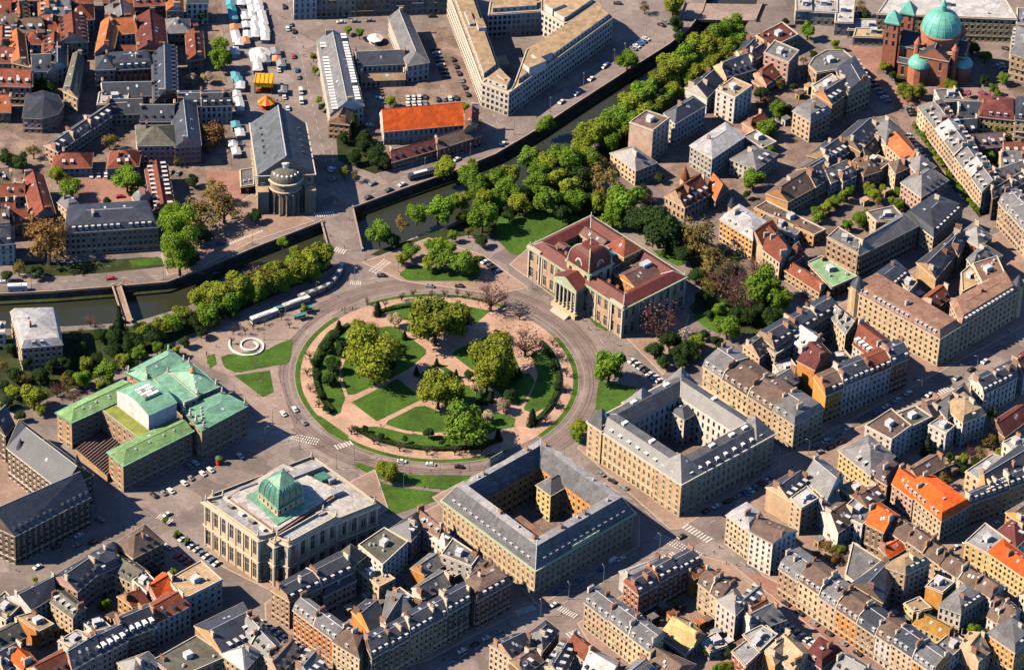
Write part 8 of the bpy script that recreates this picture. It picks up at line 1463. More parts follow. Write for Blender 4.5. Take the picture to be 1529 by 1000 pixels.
# ---- ministry
q=LM['ministry']['q']; ex,ey,a,b=frame(q)
rt=root('ministry',center(q),'square stone ministry with steep slate roofs, green copper cornice and inner courtyard','ministry')
ROOF['%']=((.15,.15,.155),'ministry slate'); ring(rt,q,15.,'T','%',[(0,0),(4.,8.),(7.6,8.6),(11.8,1.2)],4,True,False,2.9,1.25,cmat=VERD,corn=1.1,dorm=DORM[0],dgap=3.6,trk='h',cwk='O')
mf=lambda u,v:(q[0][0]+ex[0]*u+ey[0]*v,q[0][1]+ex[1]*u+ey[1]*v)
ax_=[mf(a-26,b-24),mf(a-14.5,b-24),mf(a-14.5,b-14.5),mf(a-26,b-14.5)]
ax_=[mf(a-20,b/2+2),mf(a-11.5,b/2+2),mf(a-11.5,b/2+11),mf(a-20,b/2+11)]
wing(rt,ax_,15.,'g',0,'y','%',hip=(1,0),rh=4,d=0,chim=False,corn=.5)
mb=MB(); mb.prism([mf(16,18),mf(28,18),mf(28,b-18),mf(16,b-18)],.2,5.,0,1); mk('court_hall',mb,[WM('r'),RM('b')],rt)
for i in range(6):
    mb=MB(); mb.box(mf(22,22+i*4),ex,ey,-1.6,1.6,-.9,.9,5,5.5); mk('skylight',mb,[WHITE],rt)
bp=[mf(a/2-6,b-4),mf(a/2+6,b-4),mf(a/2+5,b+.6),mf(a/2-5,b+.6)]
wing(rt,[mf(a/2-6.5,b-5),mf(a/2+6.5,b-5),mf(a/2+6.5,b+.9),mf(a/2-6.5,b+.9)],16.,'g',0,'T','S',hip=(1,1),rh=10,d=0,chim=False,corn=.5)
for u,v in ((6,8),(6,30),(20,6),(34,6),(a-6,b-9),(18,b-6),(44,b-6)): inst('chimney',CHIM[0],rt,(*mf(u,v),22.),.7)
for u,v in ((6,18),(a-6,20),(30,6),(48,6),(15,b-6)): inst('roof_vent',VENT,rt,(*mf(u,v),23.4),.7)
mb=MB(); mb.box(mf(a/2,0),ex,ey,-8,8,-.7,.6,15.,16.8); mk('attic_balustrade',mb,[VERD],rt)
# ---- prefecture
q=LM['prefecture']['q']; ex,ey,a,b=frame(q)
rt=root('prefecture',center(q),'cream stone office palace with slate mansards, corner pavilions and white inner court','office building')
ring(rt,q,18.,'T','S',[(0,0),(4.2,4.8),(8.2,5.6),(12.2,.9)],4,True,False,2.9,1.25,cmat=TRIM,corn=.9,dorm=DORM[2],dgap=5.,trk='g',cwk='w')
mf=lambda u,v:(q[0][0]+ex[0]*u+ey[0]*v,q[0][1]+ex[1]*u+ey[1]*v)
for (u0,u1,v0,v1,rk) in ((-.6,13,-.6,16,'g'),(-.6,7,b-8,b+.6,'S'),(a-10,a+.6,-.6,14,'g'),(a*.38,a*.38+12,b-10,b+.8,'g'),(a-9,a+.6,b-9,b+.6,'g')):
    pq=[mf(u0,v0),mf(u1,v0),mf(u1,v1),mf(u0,v1)]
    wing(rt,pq,18.6,'g',0,'T',rk,hip=(1,1),rh=8.5,d=0,chim=False,wobj=rt,bay=3.2,ww=1.25,corn=.7)
wing(rt,[mf(a-19,b-22),mf(a-12,b-22),mf(a-12,b-12.2),mf(a-19,b-12.2)],15.,'g',0,'w','s',hip=(1,0),rh=2.2,d=0,chim=False)
for u,v in ((6.3,25),(6.3,42),(24,6.3),(36,6.3),(44,6.3),(20,b-6.3),(40,b-6.3),(a-6.3,30)):
    mb=MB(); mb.box(mf(u,v),ex,ey,-1.5,1.5,-.8,.8,22.6,24.1); mk('roof_lantern',mb,[WHITE],rt)
# ---- church
Cc=LM['church']; d=Cc['dome']; tt=((Cc['t1'][0]+Cc['t2'][0])/2,(Cc['t1'][1]+Cc['t2'][1])/2)
L=dist(d,tt); ex=((d[0]-tt[0])/L,(d[1]-tt[1])/L); ey=(-ex[1],ex[0])
rt=root('church',(*d,0),'red sandstone church with large ribbed green copper dome and twin square towers','church')
ROOF['k']=((.13,.40,.30),'copper'); BR=WM('r'); RS=mat('red_sandstone',(.44,.165,.095),.9,.25,.4,.05,fine=.1); MATS['wall_red_sandstone']=RS; WALL['#']=((.44,.165,.095),'red sandstone')
mf=lambda u,v:(d[0]+ex[0]*u+ey[0]*v,d[1]+ex[1]*u+ey[1]*v)
def bx(u0,u1,v0,v1): return [mf(u0,v0),mf(u1,v0),mf(u1,v1),mf(u0,v1)]
wing(rt,bx(-L+2,-6,-7,7),15,'g',0,'#','s',rh=5,d=0,chim=False,bay=4.5,nfl=2)
wing(rt,bx(-7.5,7.5,-15,15),16,'g',1,'#','s',rh=6,d=0,chim=False,bay=5,nfl=2)
wing(rt,bx(6,14,-7,7),15,'g',0,'#','s',rh=5,d=0,chim=False,bay=5,nfl=2)
flat(rt,bx(-10.5,10.5,-10.5,10.5),17.5,'#','t',clutter=False,nfl=2,bay=5)
for s in (-1,1): wing(rt,bx(-L+3,-8,s*9.2-2.2,s*9.2+2.2),8,'g',0,'#','s',rh=1.5,d=0,chim=False,bay=4,nfl=1)
mw,mg=MB(),MB(); n=16; R=9.8
ringp=[(d[0]+R*math.cos(2*math.pi*i/n),d[1]+R*math.sin(2*math.pi*i/n)) for i in range(n)]
for i in range(n): facade(mw,mg,ringp[i],ringp[(i+1)%n],17.6,24.,1,3.4,1.7,gf=False)
mk('dome_drum',mw,[RS,RS],rt); mk('window_glazing',mg,[GLASS],rt,kind='stuff')
mb=MB(); mb.lathe(d,[(R,23.2),(R+.9,23.8),(R+.9,24.4),(R,24.6)],32); mk('cornice',mb,[RS],rt)
nb=9; prof=[(R*1.02*math.cos(i/nb*math.pi/2*.93),24.6+10.6*math.sin(i/nb*math.pi/2)) for i in range(nb+1)]
CPB=mat('church_copper',(.15,.44,.36),.5,.3,.3,.05,.4); mb=MB(); mb.lathe(d,prof,32); mk('dome',mb,[CPB],rt,smooth=True)
for k in range(16):
    a_=2*math.pi*k/16+.1; mb=MB()
    for (r0,z0_),(r1,z1_) in zip(prof,prof[1:]): mb.tube((d[0]+r0*math.cos(a_),d[1]+r0*math.sin(a_),z0_),(d[0]+r1*math.cos(a_),d[1]+r1*math.sin(a_),z1_),.16,.16,5)
    mk('dome_rib',mb,[CPB],rt)
mb=MB(); mb.lathe(d,[(1.9,34.8),(1.6,35.4),(1.4,38.2),(1.9,38.5),(1.3,39.6),(.3,41.5),(0,43)],10); mk('dome_lantern',mb,[CPB],rt)
for nm in ('t1','t2'):
    c=Cc[nm]; s=3.4; tq=[(c[0]+ex[0]*u*s+ey[0]*v*s,c[1]+ex[1]*u*s+ey[1]*v*s) for u,v in ((-1,-1),(1,-1),(1,1),(-1,1))]
    mw,mg=MB(),MB()
    for i in range(4):
        a_,b_=tq[i],tq[(i+1)%4]; mw.quad((*a_,0),(*b_,0),(*b_,14),(*a_,14)); facade(mw,mg,a_,b_,14,28,3,2.5,1.3,gf=False)
    o=mk('tower',mw,[RS,RS],rt); mk('window_glazing',mg,[GLASS],o,kind='stuff')
    mb=MB(); E=offset(tq,.5); mb.prism(E,27.6,28.3)
    for i in range(4): mb.poly([(*E[i],28.3),(*E[(i+1)%4],28.3),(*c,34.2)])
    mk('tower_roof',mb,[CPB],rt)
def apse(c,r,hh):
    n=12; mw,mg=MB(),MB(); rp=[(c[0]+r*math.cos(2*math.pi*i/n),c[1]+r*math.sin(2*math.pi*i/n)) for i in range(n)]
    for i in range(n): facade(mw,mg,rp[i],rp[(i+1)%n],0,hh,2,2.2,1.1,gf=False)
    o=mk('apse',mw,[RS,RS],rt); mk('window_glazing',mg,[GLASS],o,kind='stuff')
    mb=MB(); mb.lathe(c,[(r+.4,hh-.3),(r+.4,hh+.2)]+[((r+.2)*math.cos(i/6*math.pi/2),hh+.2+r*.75*math.sin(i/6*math.pi/2)) for i in range(1,7)],20); mk('apse_roof',mb,[CPB],rt,smooth=False)
apse(Cc['a1'],5.6,10.5); apse(Cc['a2'],4.6,9.5)
for u,v in ((9.5,-9.5),(9.5,9.5),(-9.5,-9.5),(-9.5,9.5)):
    c=mf(u,v); mb=MB(); mb.lathe(c,[(1.7,0),(1.7,19.5),(2.,19.8),(0,23.5)],8); mk('stair_turret',mb,[RS],rt)
# ---- opera house
O_=LM['opera']; q=O_['q']; ex,ey,a,b=frame(q)
rt=root('opera_house',center(q),'sandstone opera house with tall slate gable roof and domed round apse facing the bridge','opera house')
ROOF['q']=((.13,.15,.17),'blue slate')
wing(rt,q,19.,'g',1,'s','q',rh=10.5,d=0,chim=False,wobj=rt,bay=4.,ww=1.6,nfl=4,corn=.8)
c=O_['rot']; c=(c[0]+ey[0]*.4,c[1]+ey[1]*.4); n=20; R=7.9; mw,mg=MB(),MB(); rp=[(c[0]+R*math.cos(2*math.pi*i/n),c[1]+R*math.sin(2*math.pi*i/n)) for i in range(n)]
for i in range(n): facade(mw,mg,rp[i],rp[(i+1)%n],0,17.,3,2.4,1.4,gf=False)
mk('apse',mw,[WM('S'),WM('s')],rt); mk('window_glazing',mg,[GLASS],rt,kind='stuff')
mb=MB(); mb.lathe(c,[(R,12),(R+.5,12.4),(R+.5,12.9),(R,13)],28); mk('string_course',mb,[TRIM],rt); mb=MB(); mb.lathe(c,[(R,16.2),(R+.8,16.8),(R+.8,17.4),(R,17.5)],28); mk('cornice',mb,[TRIM],rt)
mb=MB(); mb.lathe(c,[(R+.1,17.4)]+[((R)*math.cos(i/7*math.pi/2*.85),17.4+5.8*math.sin(i/7*math.pi/2)) for i in range(1,8)],28); mk('dome',mb,[RM('v')],rt,smooth=True)
mb=MB(); mb.lathe(c,[(2.3,22.5),(2.3,25.),(2.7,25.2),(2.5,25.9),(0,26.6)],14); mk('dome_lantern',mb,[WHITE],rt)
for i in range(10):
    t=math.radians(180+20*i); p=(c[0]+(R-1.6)*math.cos(t),c[1]+(R-1.6)*math.sin(t)); mb=MB(); mb.lathe(p,[(.7,20),(.7,21.2),(0,21.7)],8); mk('dome_dormer',mb,[WHITE],rt)
for k in range(8):
    t=math.radians(195+21*k); p=(c[0]+(R+.7)*math.cos(t),c[1]+(R+.7)*math.sin(t)); mb=MB(); mb.lathe(p,[(.7,.1),(.7,1),(.5,1.1),(.45,11),(.7,11.4),(.7,12)],8); mk('column',mb,[WM('s')],rt)
for s in (.08,.92):
    p=bil(q,s,-.02); mb=MB(); mb.box(p,ex,ey,-2.6,2.6,-4.5,.5,.1,13); mk('side_pavilion',mb,[WM('s')],rt)
for s in (0,1):
    for k in range(5): inst('dormer',DORM[1],rt,(*bil(q,.14 if s==0 else .86,.3+k*.12),19+2.6),math.atan2(ey[1],ey[0])+(-math.pi/2 if False else (math.pi if s==0 else 0))+ (0))
mk('ridge_flashing',(lambda m:(m.tube((*bil(q,.5,0),29.6),(*bil(q,.5,1),29.6),.25,.25,5),m)[1])(MB()),[ZINC],rt)
# fly loft at the back
# ============ trees ============
LEAF=dict(g=(.155,.265,.02),y=(.235,.28,.022),Y=(.215,.25,.02),d=(.035,.07,.014),o=(.22,.165,.045),O=(.27,.15,.05),r=(.2,.1,.085),b=(.12,.09,.065),p=(.5,.15,.26),w=(.52,.40,.24),c=(.022,.042,.02),h=(.018,.03,.012),t=(.045,.085,.02),G=(.15,.25,.014))
TNAME=dict(g=('leafy_tree','bright green leafy'),y=('leafy_tree','yellow-green leafy'),Y=('spring_tree','olive yellow spreading'),d=('dark_tree','dark green'),o=('budding_tree','brownish budding'),O=('budding_tree','large rust-brown budding'),r=('bare_tree','bare reddish'),b=('pollard_tree','small bare pollarded'),p=('blossom_tree','pink blossoming'),w=('blossom_tree','cream blossoming'),c=('conifer','dark conifer'),h=('clipped_yew','clipped dark yew'),t=('poplar','narrow green poplar'),G=('leafy_tree','very tall bright green'))
def leafmat(k): return mat('leaves_'+TNAME[k][1].replace(' ','_'),LEAF[k],.75,.3,1.2,.22,.2,leaf=True,huev=.018 if k not in 'gy' else .026)
def crown_mesh(k,seed):
    r=random.Random(seed*77+ord(k)); mb=MB()
    lobes=[]
    def leaf(p,n,s):
        n=(n+Vector((r.uniform(-.7,.7),r.uniform(-.7,.7),r.uniform(-.3,.8)))).normalized()
        x=n.orthogonal().normalized(); y=n.cross(x); a=r.uniform(0,6.28); x,y=x*math.cos(a)+y*math.sin(a),y*math.cos(a)-x*math.sin(a)
        w,h=s*r.uniform(.4,1.5),s*r.uniform(.4,1.5)
        mb.poly((p-x*w-y*h*.5,p+x*w*.3-y*h,p+x*w+y*h*.4,p-x*w*.2+y*h))
    def blob(c,rad,zs,j=.22,n=1):
        b=bmesh.new(); bmesh.ops.create_icosphere(b,subdivisions=1,radius=rad)
        b.verts.ensure_lookup_table(); q=[Vector((v.co.x*r.uniform(1-j,1+j),v.co.y*r.uniform(1-j,1+j),v.co.z*zs*r.uniform(1-j,1+j)))+c for v in b.verts]
        for f in b.faces: mb.poly([q[v.index] for v in f.verts])
        b.free()
    if k in 'gGyYdowOp':
        zs={'G':1.45}.get(k,.9); nl=12 if k in 'GYg' else 9; sparse=k in 'oO'
        lobes=[(Vector((0,0,.05)),.62)]
        for i in range(nl):
            a=i*2.4+r.uniform(-.4,.4); z=r.uniform(-.45,.62); rr=math.sqrt(max(.1,1-z*z))*r.uniform(.42,.66)
            lobes.append((Vector((rr*math.cos(a)*r.uniform(.85,1.15),rr*math.sin(a)*r.uniform(.85,1.15),z*zs)),r.uniform(.2,.46)))
        tot=sum(q*q for _,q in lobes); cnt=(3400 if k not in 'YG' else 5000) if not sparse else 1300
        for c,q in lobes:
            if not sparse: blob(c,q*.76,.95)
            for _ in range(int(cnt*q*q/tot)+8):
                d=Vector((r.gauss(0,1),r.gauss(0,1),r.gauss(0,1))).normalized()
                if d.z<-.55: d.z*=-.6
                p=c+d*q*(r.uniform(.72,1.12) if not sparse else r.uniform(.35,1.1)); leaf(p,d,(.052 if k not in 'YG' else .041) if not sparse else .045)
    elif k=='t' or k=='c' or k=='h':
        H={'t':1.9,'c':1.7,'h':1.25}[k]; n=700
        for zz in [(-.9+i*.3)*H for i in range(6)]:
            f=1-(zz/H+1)/2; rad={'t':.62*math.sin(math.pi*min(1,.12+f*.85)),'c':.9*f+.05,'h':.8*f**.6}[k]
            blob(Vector((0,0,zz+.1)),max(.12,rad*.86),1.3 if k!='c' else .9,.12)
        for _ in range(n):
            t=r.random()**(.7); f=1-t; zz=(2*t-1)*H
            f=r.random(); zz=H-2*H*f; f=max(f,.02)
            rad={'t':.66*math.sin(math.pi*min(1,.12+f*.85)),'c':.95*f+.03,'h':.85*f**.6}[k]; a=r.uniform(0,6.28)
            rad*=r.uniform(.8,1.08); leaf(Vector((rad*math.cos(a),rad*math.sin(a),zz)),Vector((math.cos(a),math.sin(a),.4)),.085 if k!='h' else .06)
    elif k in 'rb':
        def br(p,d,l,rad,dep):
            q=p+d*l; mb.tube(p,q,rad,rad*.6,3,0,False)
            if dep==0: return
            for _ in range(3 if dep>1 else 4):
                nd=(d+Vector((r.uniform(-1,1),r.uniform(-1,1),r.uniform(-.35,.7)))*.75).normalized(); br(p+d*l*r.uniform(.5,1),nd,l*r.uniform(.6,.8),rad*.55,dep-1)
        for i in range(7):
            a=i*.9+r.uniform(-.2,.2); br(Vector((0,0,-.75)),Vector((math.cos(a)*.8,math.sin(a)*.8,r.uniform(.5,1.3))).normalized(),.5,.045,4 if k=='r' else 3)
        if k=='r':
            for _ in range(420):
                d=Vector((r.gauss(0,1),r.gauss(0,1),r.gauss(0,.8))).normalized()*r.uniform(.45,1.); leaf(d,d,.035)
    return shared('crown',mb,[leafmat(k)],smooth=False)
def trunk_mesh(k):
    r=random.Random(3); mb=MB()
    mb.tube((0,0,0),(0,0,.55),.085,.06,7); 
    for i in range(4):
        a=i*1.6+.3; mb.tube((0,0,.5),(.35*math.cos(a),.35*math.sin(a),1.),.05,.025,5)
    mb.tube((0,0,.5),(0,0,1.1),.055,.03,5)
    return shared('trunk',mb,[BARK])
TRUNK=trunk_mesh('g'); CROWN={k:[crown_mesh(k,i) for i in range(3 if k in 'gydYor' else 2)] for k in LEAF}
TREES=[t[:4]+(TREE_GROUPS[t[4]],t[5]) for t in TREES]
cnt={}; key={}
for i,t in sorted(enumerate(TREES),key=lambda e:e[1][5]):
    kk=(t[3],t[4]); cnt[kk]=cnt.get(kk,0)+1; key[i]=(kk,cnt[kk])
rt_=random.Random(9)
for i,(x,y,rm,k,grp,_) in enumerate(TREES):
    kk,no=key[i]; nm,adj=TNAME[k]
    loc='along' if grp.startswith(('the canal','the inner','the near','the shady','the ring','the sandy','the planted','the far')) else 'in'
    if grp.startswith(('the island','the plaza','the bank','the fairground','the foot','the ring road')): loc='on' if not grp.startswith(('the fair','the foot')) else 'at'
    lab=(f"{ORD[no-1]} {adj} tree from left {loc} {grp}" if cnt[kk]>1 else f"{adj} tree {loc} {grp}")
    o=root(nm,(x,y,0.05),lab,'tree','trees '+loc+' '+grp)
    R=rm; hz={'c':1.7,'h':1.26,'t':1.95,'G':1.5}[k]*R+.3 if k in 'chtG' else (.9*R+.6 if R>3 else 1.1*R+.6)
    o.scale=(R,R,R); o.rotation_euler=(0,0,rt_.uniform(0,6.28))
    tr=bpy.data.objects.new('trunk',TRUNK); COL.objects.link(tr); tr.parent=o; tr.scale=(1,1,hz/R*.85)
    c=bpy.data.objects.new('crown',rt_.choice(CROWN[k])); COL.objects.link(c); c.parent=o; c.location=(0,0,hz/R); c.rotation_euler=(0,0,rt_.uniform(0,6.28)); s=rt_.uniform(.9,1.08); c.scale=(s,s,rt_.uniform(.9,1.1))
# hedges round the garden
HEDGE=leafmat('d')
def hedge(pl,wd,h,label):
    r=random.Random(int(pl[0][0]*10)); mb=MB()
    for i in range(len(pl)-1):
        a,b=pl[i],pl[i+1]; L=dist(a,b); e=((b[0]-a[0])/L,(b[1]-a[1])/L); f=(-e[1],e[0])
        mb.box(a,e,f,-.1,L+.1,-wd/2,wd/2,.05,h*.92)
        for _ in range(int(L*9)):
            u,v=r.uniform(0,L),r.choice((-wd/2,wd/2,r.uniform(-wd/2,wd/2))); z=h if abs(v)<wd/2-.01 else r.uniform(.2,h)
            p=Vector((a[0]+e[0]*u+f[0]*v,a[1]+e[1]*u+f[1]*v,z)); s=r.uniform(.15,.4); d=Vector((r.uniform(-1,1),r.uniform(-1,1),r.uniform(-.5,1))).normalized(); x=d.orthogonal().normalized()*s; y=d.cross(x)
            mb.poly((p-x,p-y,p+x,p+y))
    o=mk('hedge',mb,[HEDGE],origin=(*pl[0],0)); tag(o,label,'hedge','clipped hedges round the circular garden')
arc=lambda r,a0,a1,n=24:[(r*math.cos(math.radians(a0+(a1-a0)*i/n)),r*math.sin(math.radians(a0+(a1-a0)*i/n))) for i in range(n+1)]
hedge(arc(54.8,140,214),2.0,1.7,'curved clipped hedge along the side of the round garden facing the theatre')
hedge(arc(54.8,230,304),2.0,1.5,'curved clipped hedge along the side of the round garden facing the ministry')
hedge(arc(54.8,320,392),1.8,1.5,'curved clipped hedge along the side of the round garden facing the prefecture')
hedge(arc(54.8,100,124),1.6,1.2,'short curved hedge at the top of the round garden near the bridge')
# ============ vehicles, lamps, stalls, people ============
CARC=dict(w=((.68,.68,.66),'white'),g=((.22,.23,.24),'grey'),k=((.02,.02,.023),'black'),b=((.05,.13,.3),'blue'),r=((.42,.03,.03),'red'),s=((.45,.46,.47),'silver'),W=((.72,.72,.70),'white'))
TYRE=mat('tyre_rubber',(.015,.015,.015),.9,.1)
def carmesh(k,van=False):
    body=mat('car_paint_'+CARC[k][1],CARC[k][0],.28,.05,1.,.04,.6); mb=MB()
    Wd=.88
    prof=[(-2.1,.35),(-2.15,.75),(-1.95,.95),(-1.2,1.0),(-.5,1.45),(.9,1.48),(1.65,1.05),(2.1,.9),(2.15,.5),(2.05,.35)] if not van else [(-2.5,.35),(-2.55,1.9),(-2.4,2.2),(1.1,2.25),(1.9,1.35),(2.45,1.1),(2.5,.4),(2.4,.35)]
    n=len(prof)
    inn=lambda z:(1. if z<1.02 else .82) if not van else (1. if z<1.4 else .92)
    Lf=[(x,-Wd*inn(z),z) for x,z in prof]; Rt=[(x,Wd*inn(z),z) for x,z in prof]
    glass={3,5} if not van else {3}
    for i in range(n): mb.quad(Lf[i],Rt[i],Rt[(i+1)%n],Lf[(i+1)%n],1 if i in glass else 0)
    mb.poly(Lf,0); mb.poly(Rt[::-1],0)
    for s in (-1,1):   # side windows
        y=s*(Wd*.9+.03) if not van else s*(Wd*.955)
        if not van:
            mb.poly([(-1.0,s*(Wd+.005)*.97,1.03),(1.4,s*(Wd+.005)*.97,1.05),(.85,s*Wd*.845,1.4),(-.45,s*Wd*.845,1.4)],1)
        else: mb.poly([(.5,s*(Wd+.01),1.3),(1.7,s*(Wd+.01),1.3),(1.15,s*Wd*.95,2.),(.5,s*Wd*.95,2.)],1)
        for x in (-1.35,1.35):
            c=(x,s*Wd,.33); A=[(c[0]+.33*math.cos(t),s*(Wd+.03),c[2]+.33*math.sin(t)) for t in [i*math.pi/4 for i in range(8)]]; Bq=[(p[0],s*(Wd-.2),p[2]) for p in A]
            mb.poly(A,2)
            for i in range(8): mb.quad(A[i],A[(i+1)%8],Bq[(i+1)%8],Bq[i],2)
    return shared('car',mb,[body,GLASS,TYRE])
CM={k:carmesh(k,k=='W') for k in CARC}
CARS=[t[:4]+(CAR_GROUPS[t[4]],) for t in CARS]
cc={}; kk_={}
for i,c in sorted(enumerate(CARS),key=lambda e:e[1][0]):
    k=(c[3],c[4]); cc[k]=cc.get(k,0)+1; kk_[i]=cc[k]
for i,(x,y,a,k,g) in enumerate(CARS):
    nm='van' if k=='W' else 'car'; tot=cc[(k,g)]
    col=CARC[k][1]; lab=f"{col} {nm} {g}" if tot==1 else f"{ORD[kk_[i]-1]} {col} {nm} from left {g}"
    o=bpy.data.objects.new(nm,CM[k]); COL.objects.link(o); o.location=(x,y,.02 if True else 0); o.rotation_euler=(0,0,a); tag(o,lab,nm,'cars '+g)
def bus(x,y,a,col,label,L=12.,name='bus',Hh=3.1):
    rt=root(name,(x,y,.0),label,name); ex=(math.cos(a),math.sin(a)); ey=(-ex[1],ex[0]); o=(x,y)
    mb=MB(); mb.box(o,ex,ey,-L/2,L/2,-1.25,1.25,.4,1.3); mb.box(o,ex,ey,-L/2,L/2,-1.22,1.22,1.3,2.3,1); mb.box(o,ex,ey,-L/2,L/2,-1.25,1.25,2.3,Hh)
    mk('body',mb,[col,GLASS],rt)
    mb=MB(); mb.box(o,ex,ey,-L*.3,L*.2,-.8,.8,Hh,Hh+.3); mk('roof_unit',mb,[WHITE],rt)
    for s in (-1,1):
        for u in (-L*.3,L*.3):
            mb=MB(); p=(o[0]+ex[0]*u+ey[0]*s*1.1,o[1]+ex[1]*u+ey[1]*s*1.1,.5); mb.tube(p,(p[0]+ey[0]*s*.2,p[1]+ey[1]*s*.2,.5),.5,.5,10); mk('wheel',mb,[TYRE],rt)
BLUE=mat('bus_dark_paint',(.05,.06,.09),.3); BW=mat('bus_white_paint',(.68,.7,.66),.35)
labs={'bus_dark':'dark city bus on the quay road above the canal','truck':'white box truck on the quay road below the mansion'}; nb_=0
for k,x,y,a in BIG:
    if k=='bus_white': nb_+=1; lab=('white articulated bus nearest the tram shelters, left of the pair','white bus at the stop right of the green shelter')[nb_-1]
    else: lab=labs[k]
    bus(x,y,a,BLUE if k=='bus_dark' else BW,lab,14 if 'bus' in k else 9,'bus' if 'bus' in k else 'truck',3.1 if 'bus' in k else 3.4)
rt=root('tram',(*TRAM[3],0),'long grey articulated tram curving towards the bridge','tram'); TG=mat('tram_grey',(.17,.18,.2),.4)
for i in range(len(TRAM)-1):
    a,b=TRAM[i],TRAM[i+1]; L=dist(a,b); e=((b[0]-a[0])/L,(b[1]-a[1])/L); f=(-e[1],e[0]); mb=MB()
    mb.box(a,e,f,.3,L-.3,-1.25,1.25,.35,1.3); mb.box(a,e,f,.3,L-.3,-1.22,1.22,1.3,2.4,1); mb.box(a,e,f,.3,L-.3,-1.25,1.25,2.4,3.2); o=mk('tram_car',mb,[TG,GLASS],rt)
    mb=MB(); mb.box(a,e,f,L*.3,L*.7,-.8,.8,3.2,3.5); mk('roof_unit',mb,[ZINC],o)
    if i<len(TRAM)-2: mb=MB(); mb.tube((*b,.4),(*b,3.),1.1,1.1,10); mk('bellows',mb,[IRON],rt)
# lamps
def lampmesh(h):
    mb=MB(); mb.tube((0,0,0),(0,0,h),.13,.08,6); mb.tube((0,0,0),(0,0,1.),.2,.18,6); mb.tube((0,0,h),(1.6,0,h+.35),.06,.05,5); mb.box((1.6,0),(1,0),(0,1),-.5,.5,-.16,.16,h+.25,h+.42); return shared('street_lamp',mb,[mat('lamp_post_grey',(.25,.25,.25),.5)])
LMESH={h:lampmesh(h) for h in (8,9)}
xs=sorted(range(len(LAMPS)),key=lambda i:LAMPS[i][0])
no={}
for r_,i in enumerate(xs): no[i]=r_
for i,(x,y,h) in enumerate(LAMPS):
    ringl=abs(math.hypot(x,y)-82.5)<.3
    sub=[j for j in xs if (abs(math.hypot(LAMPS[j][0],LAMPS[j][1])-82.5)<.3)==ringl]
    k=sub.index(i); lab=f"{ORD[k]} tall grey street lamp from left "+('round the ring road' if ringl else 'along the quays and avenues') if k<30 else f"{ORD[len(sub)-1-k]} tall grey street lamp from right along the quays and avenues"
    o=bpy.data.objects.new('street_lamp',LMESH[h]); COL.objects.link(o); o.location=(x,y,.0); o.rotation_euler=(0,0,math.atan2(-y,-x)); tag(o,lab,'street lamp','street lamps')
# market stalls and fairground
def stallmesh(k):
    col={'w':(.66,.64,.62),'t':(.10,.32,.36),'T':(.05,.25,.3),'o':(.6,.25,.12),'g':(.25,.26,.28)}[k]; m=mat('stall_canvas_'+k,col,.7,.15,.8,.08); mb=MB(); X,Y=(1,0),(0,1)
    mb.box((0,0),X,Y,-1.9,1.9,-3.9,3.9,0,2.5,1)
    E=[(-2.3,-4.3,2.5),(2.3,-4.3,2.5),(2.3,4.3,2.5),(-2.3,4.3,2.5)]; r0,r1=(0,-3.2,3.5),(0,3.2,3.5)
    mb.poly((E[0],E[1],r0)); mb.quad(E[1],E[2],r1,r0); mb.poly((E[2],E[3],r1)); mb.quad(E[3],E[0],r0,r1); mb.quad(*E[::-1])
    mb.box((0,0),X,Y,-2.25,-2.2,-4.2,4.2,2.1,2.5,0); mb.box((0,0),X,Y,2.2,2.25,-4.2,4.2,2.1,2.5,0); mb.box((0,0),X,Y,-1.95,-1.9,-3,3,1.,2.,2)
    return shared('market_stall',mb,[m,mat('stall_wall',(.55,.53,.5),.7,.2),IRON])
SM={k:stallmesh(k) for k in 'wtTog'}; SN=dict(w='white',t='teal',T='dark teal',o='orange',g='grey')
sc_={}; order=sorted(range(len(STALLS)),key=lambda i:-STALLS[i][1]); tot_={}
for i in order: tot_[STALLS[i][2]]=tot_.get(STALLS[i][2],0)+1
for i in order:
    x,y,k=STALLS[i]; sc_[k]=sc_.get(k,0)+1; n_=sc_[k]
    lab=(f"{ORD[n_-1]} {SN[k]} roofed market stall from the top of the fairground" if n_<=20 else f"{ORD[tot_[k]-n_]} {SN[k]} roofed market stall from the bottom of the fairground") if tot_[k]>1 else f"{SN[k]} roofed market stall in the fairground"
    o=bpy.data.objects.new('market_stall',SM[k]); COL.objects.link(o); o.location=(x,y,.02); o.rotation_euler=(0,0,.12+(.1 if i%3 else -.05)); o.scale=(1,.62+.25*((i*7)%5)/5,1); tag(o,lab,'market stall','market stalls of the fairground')
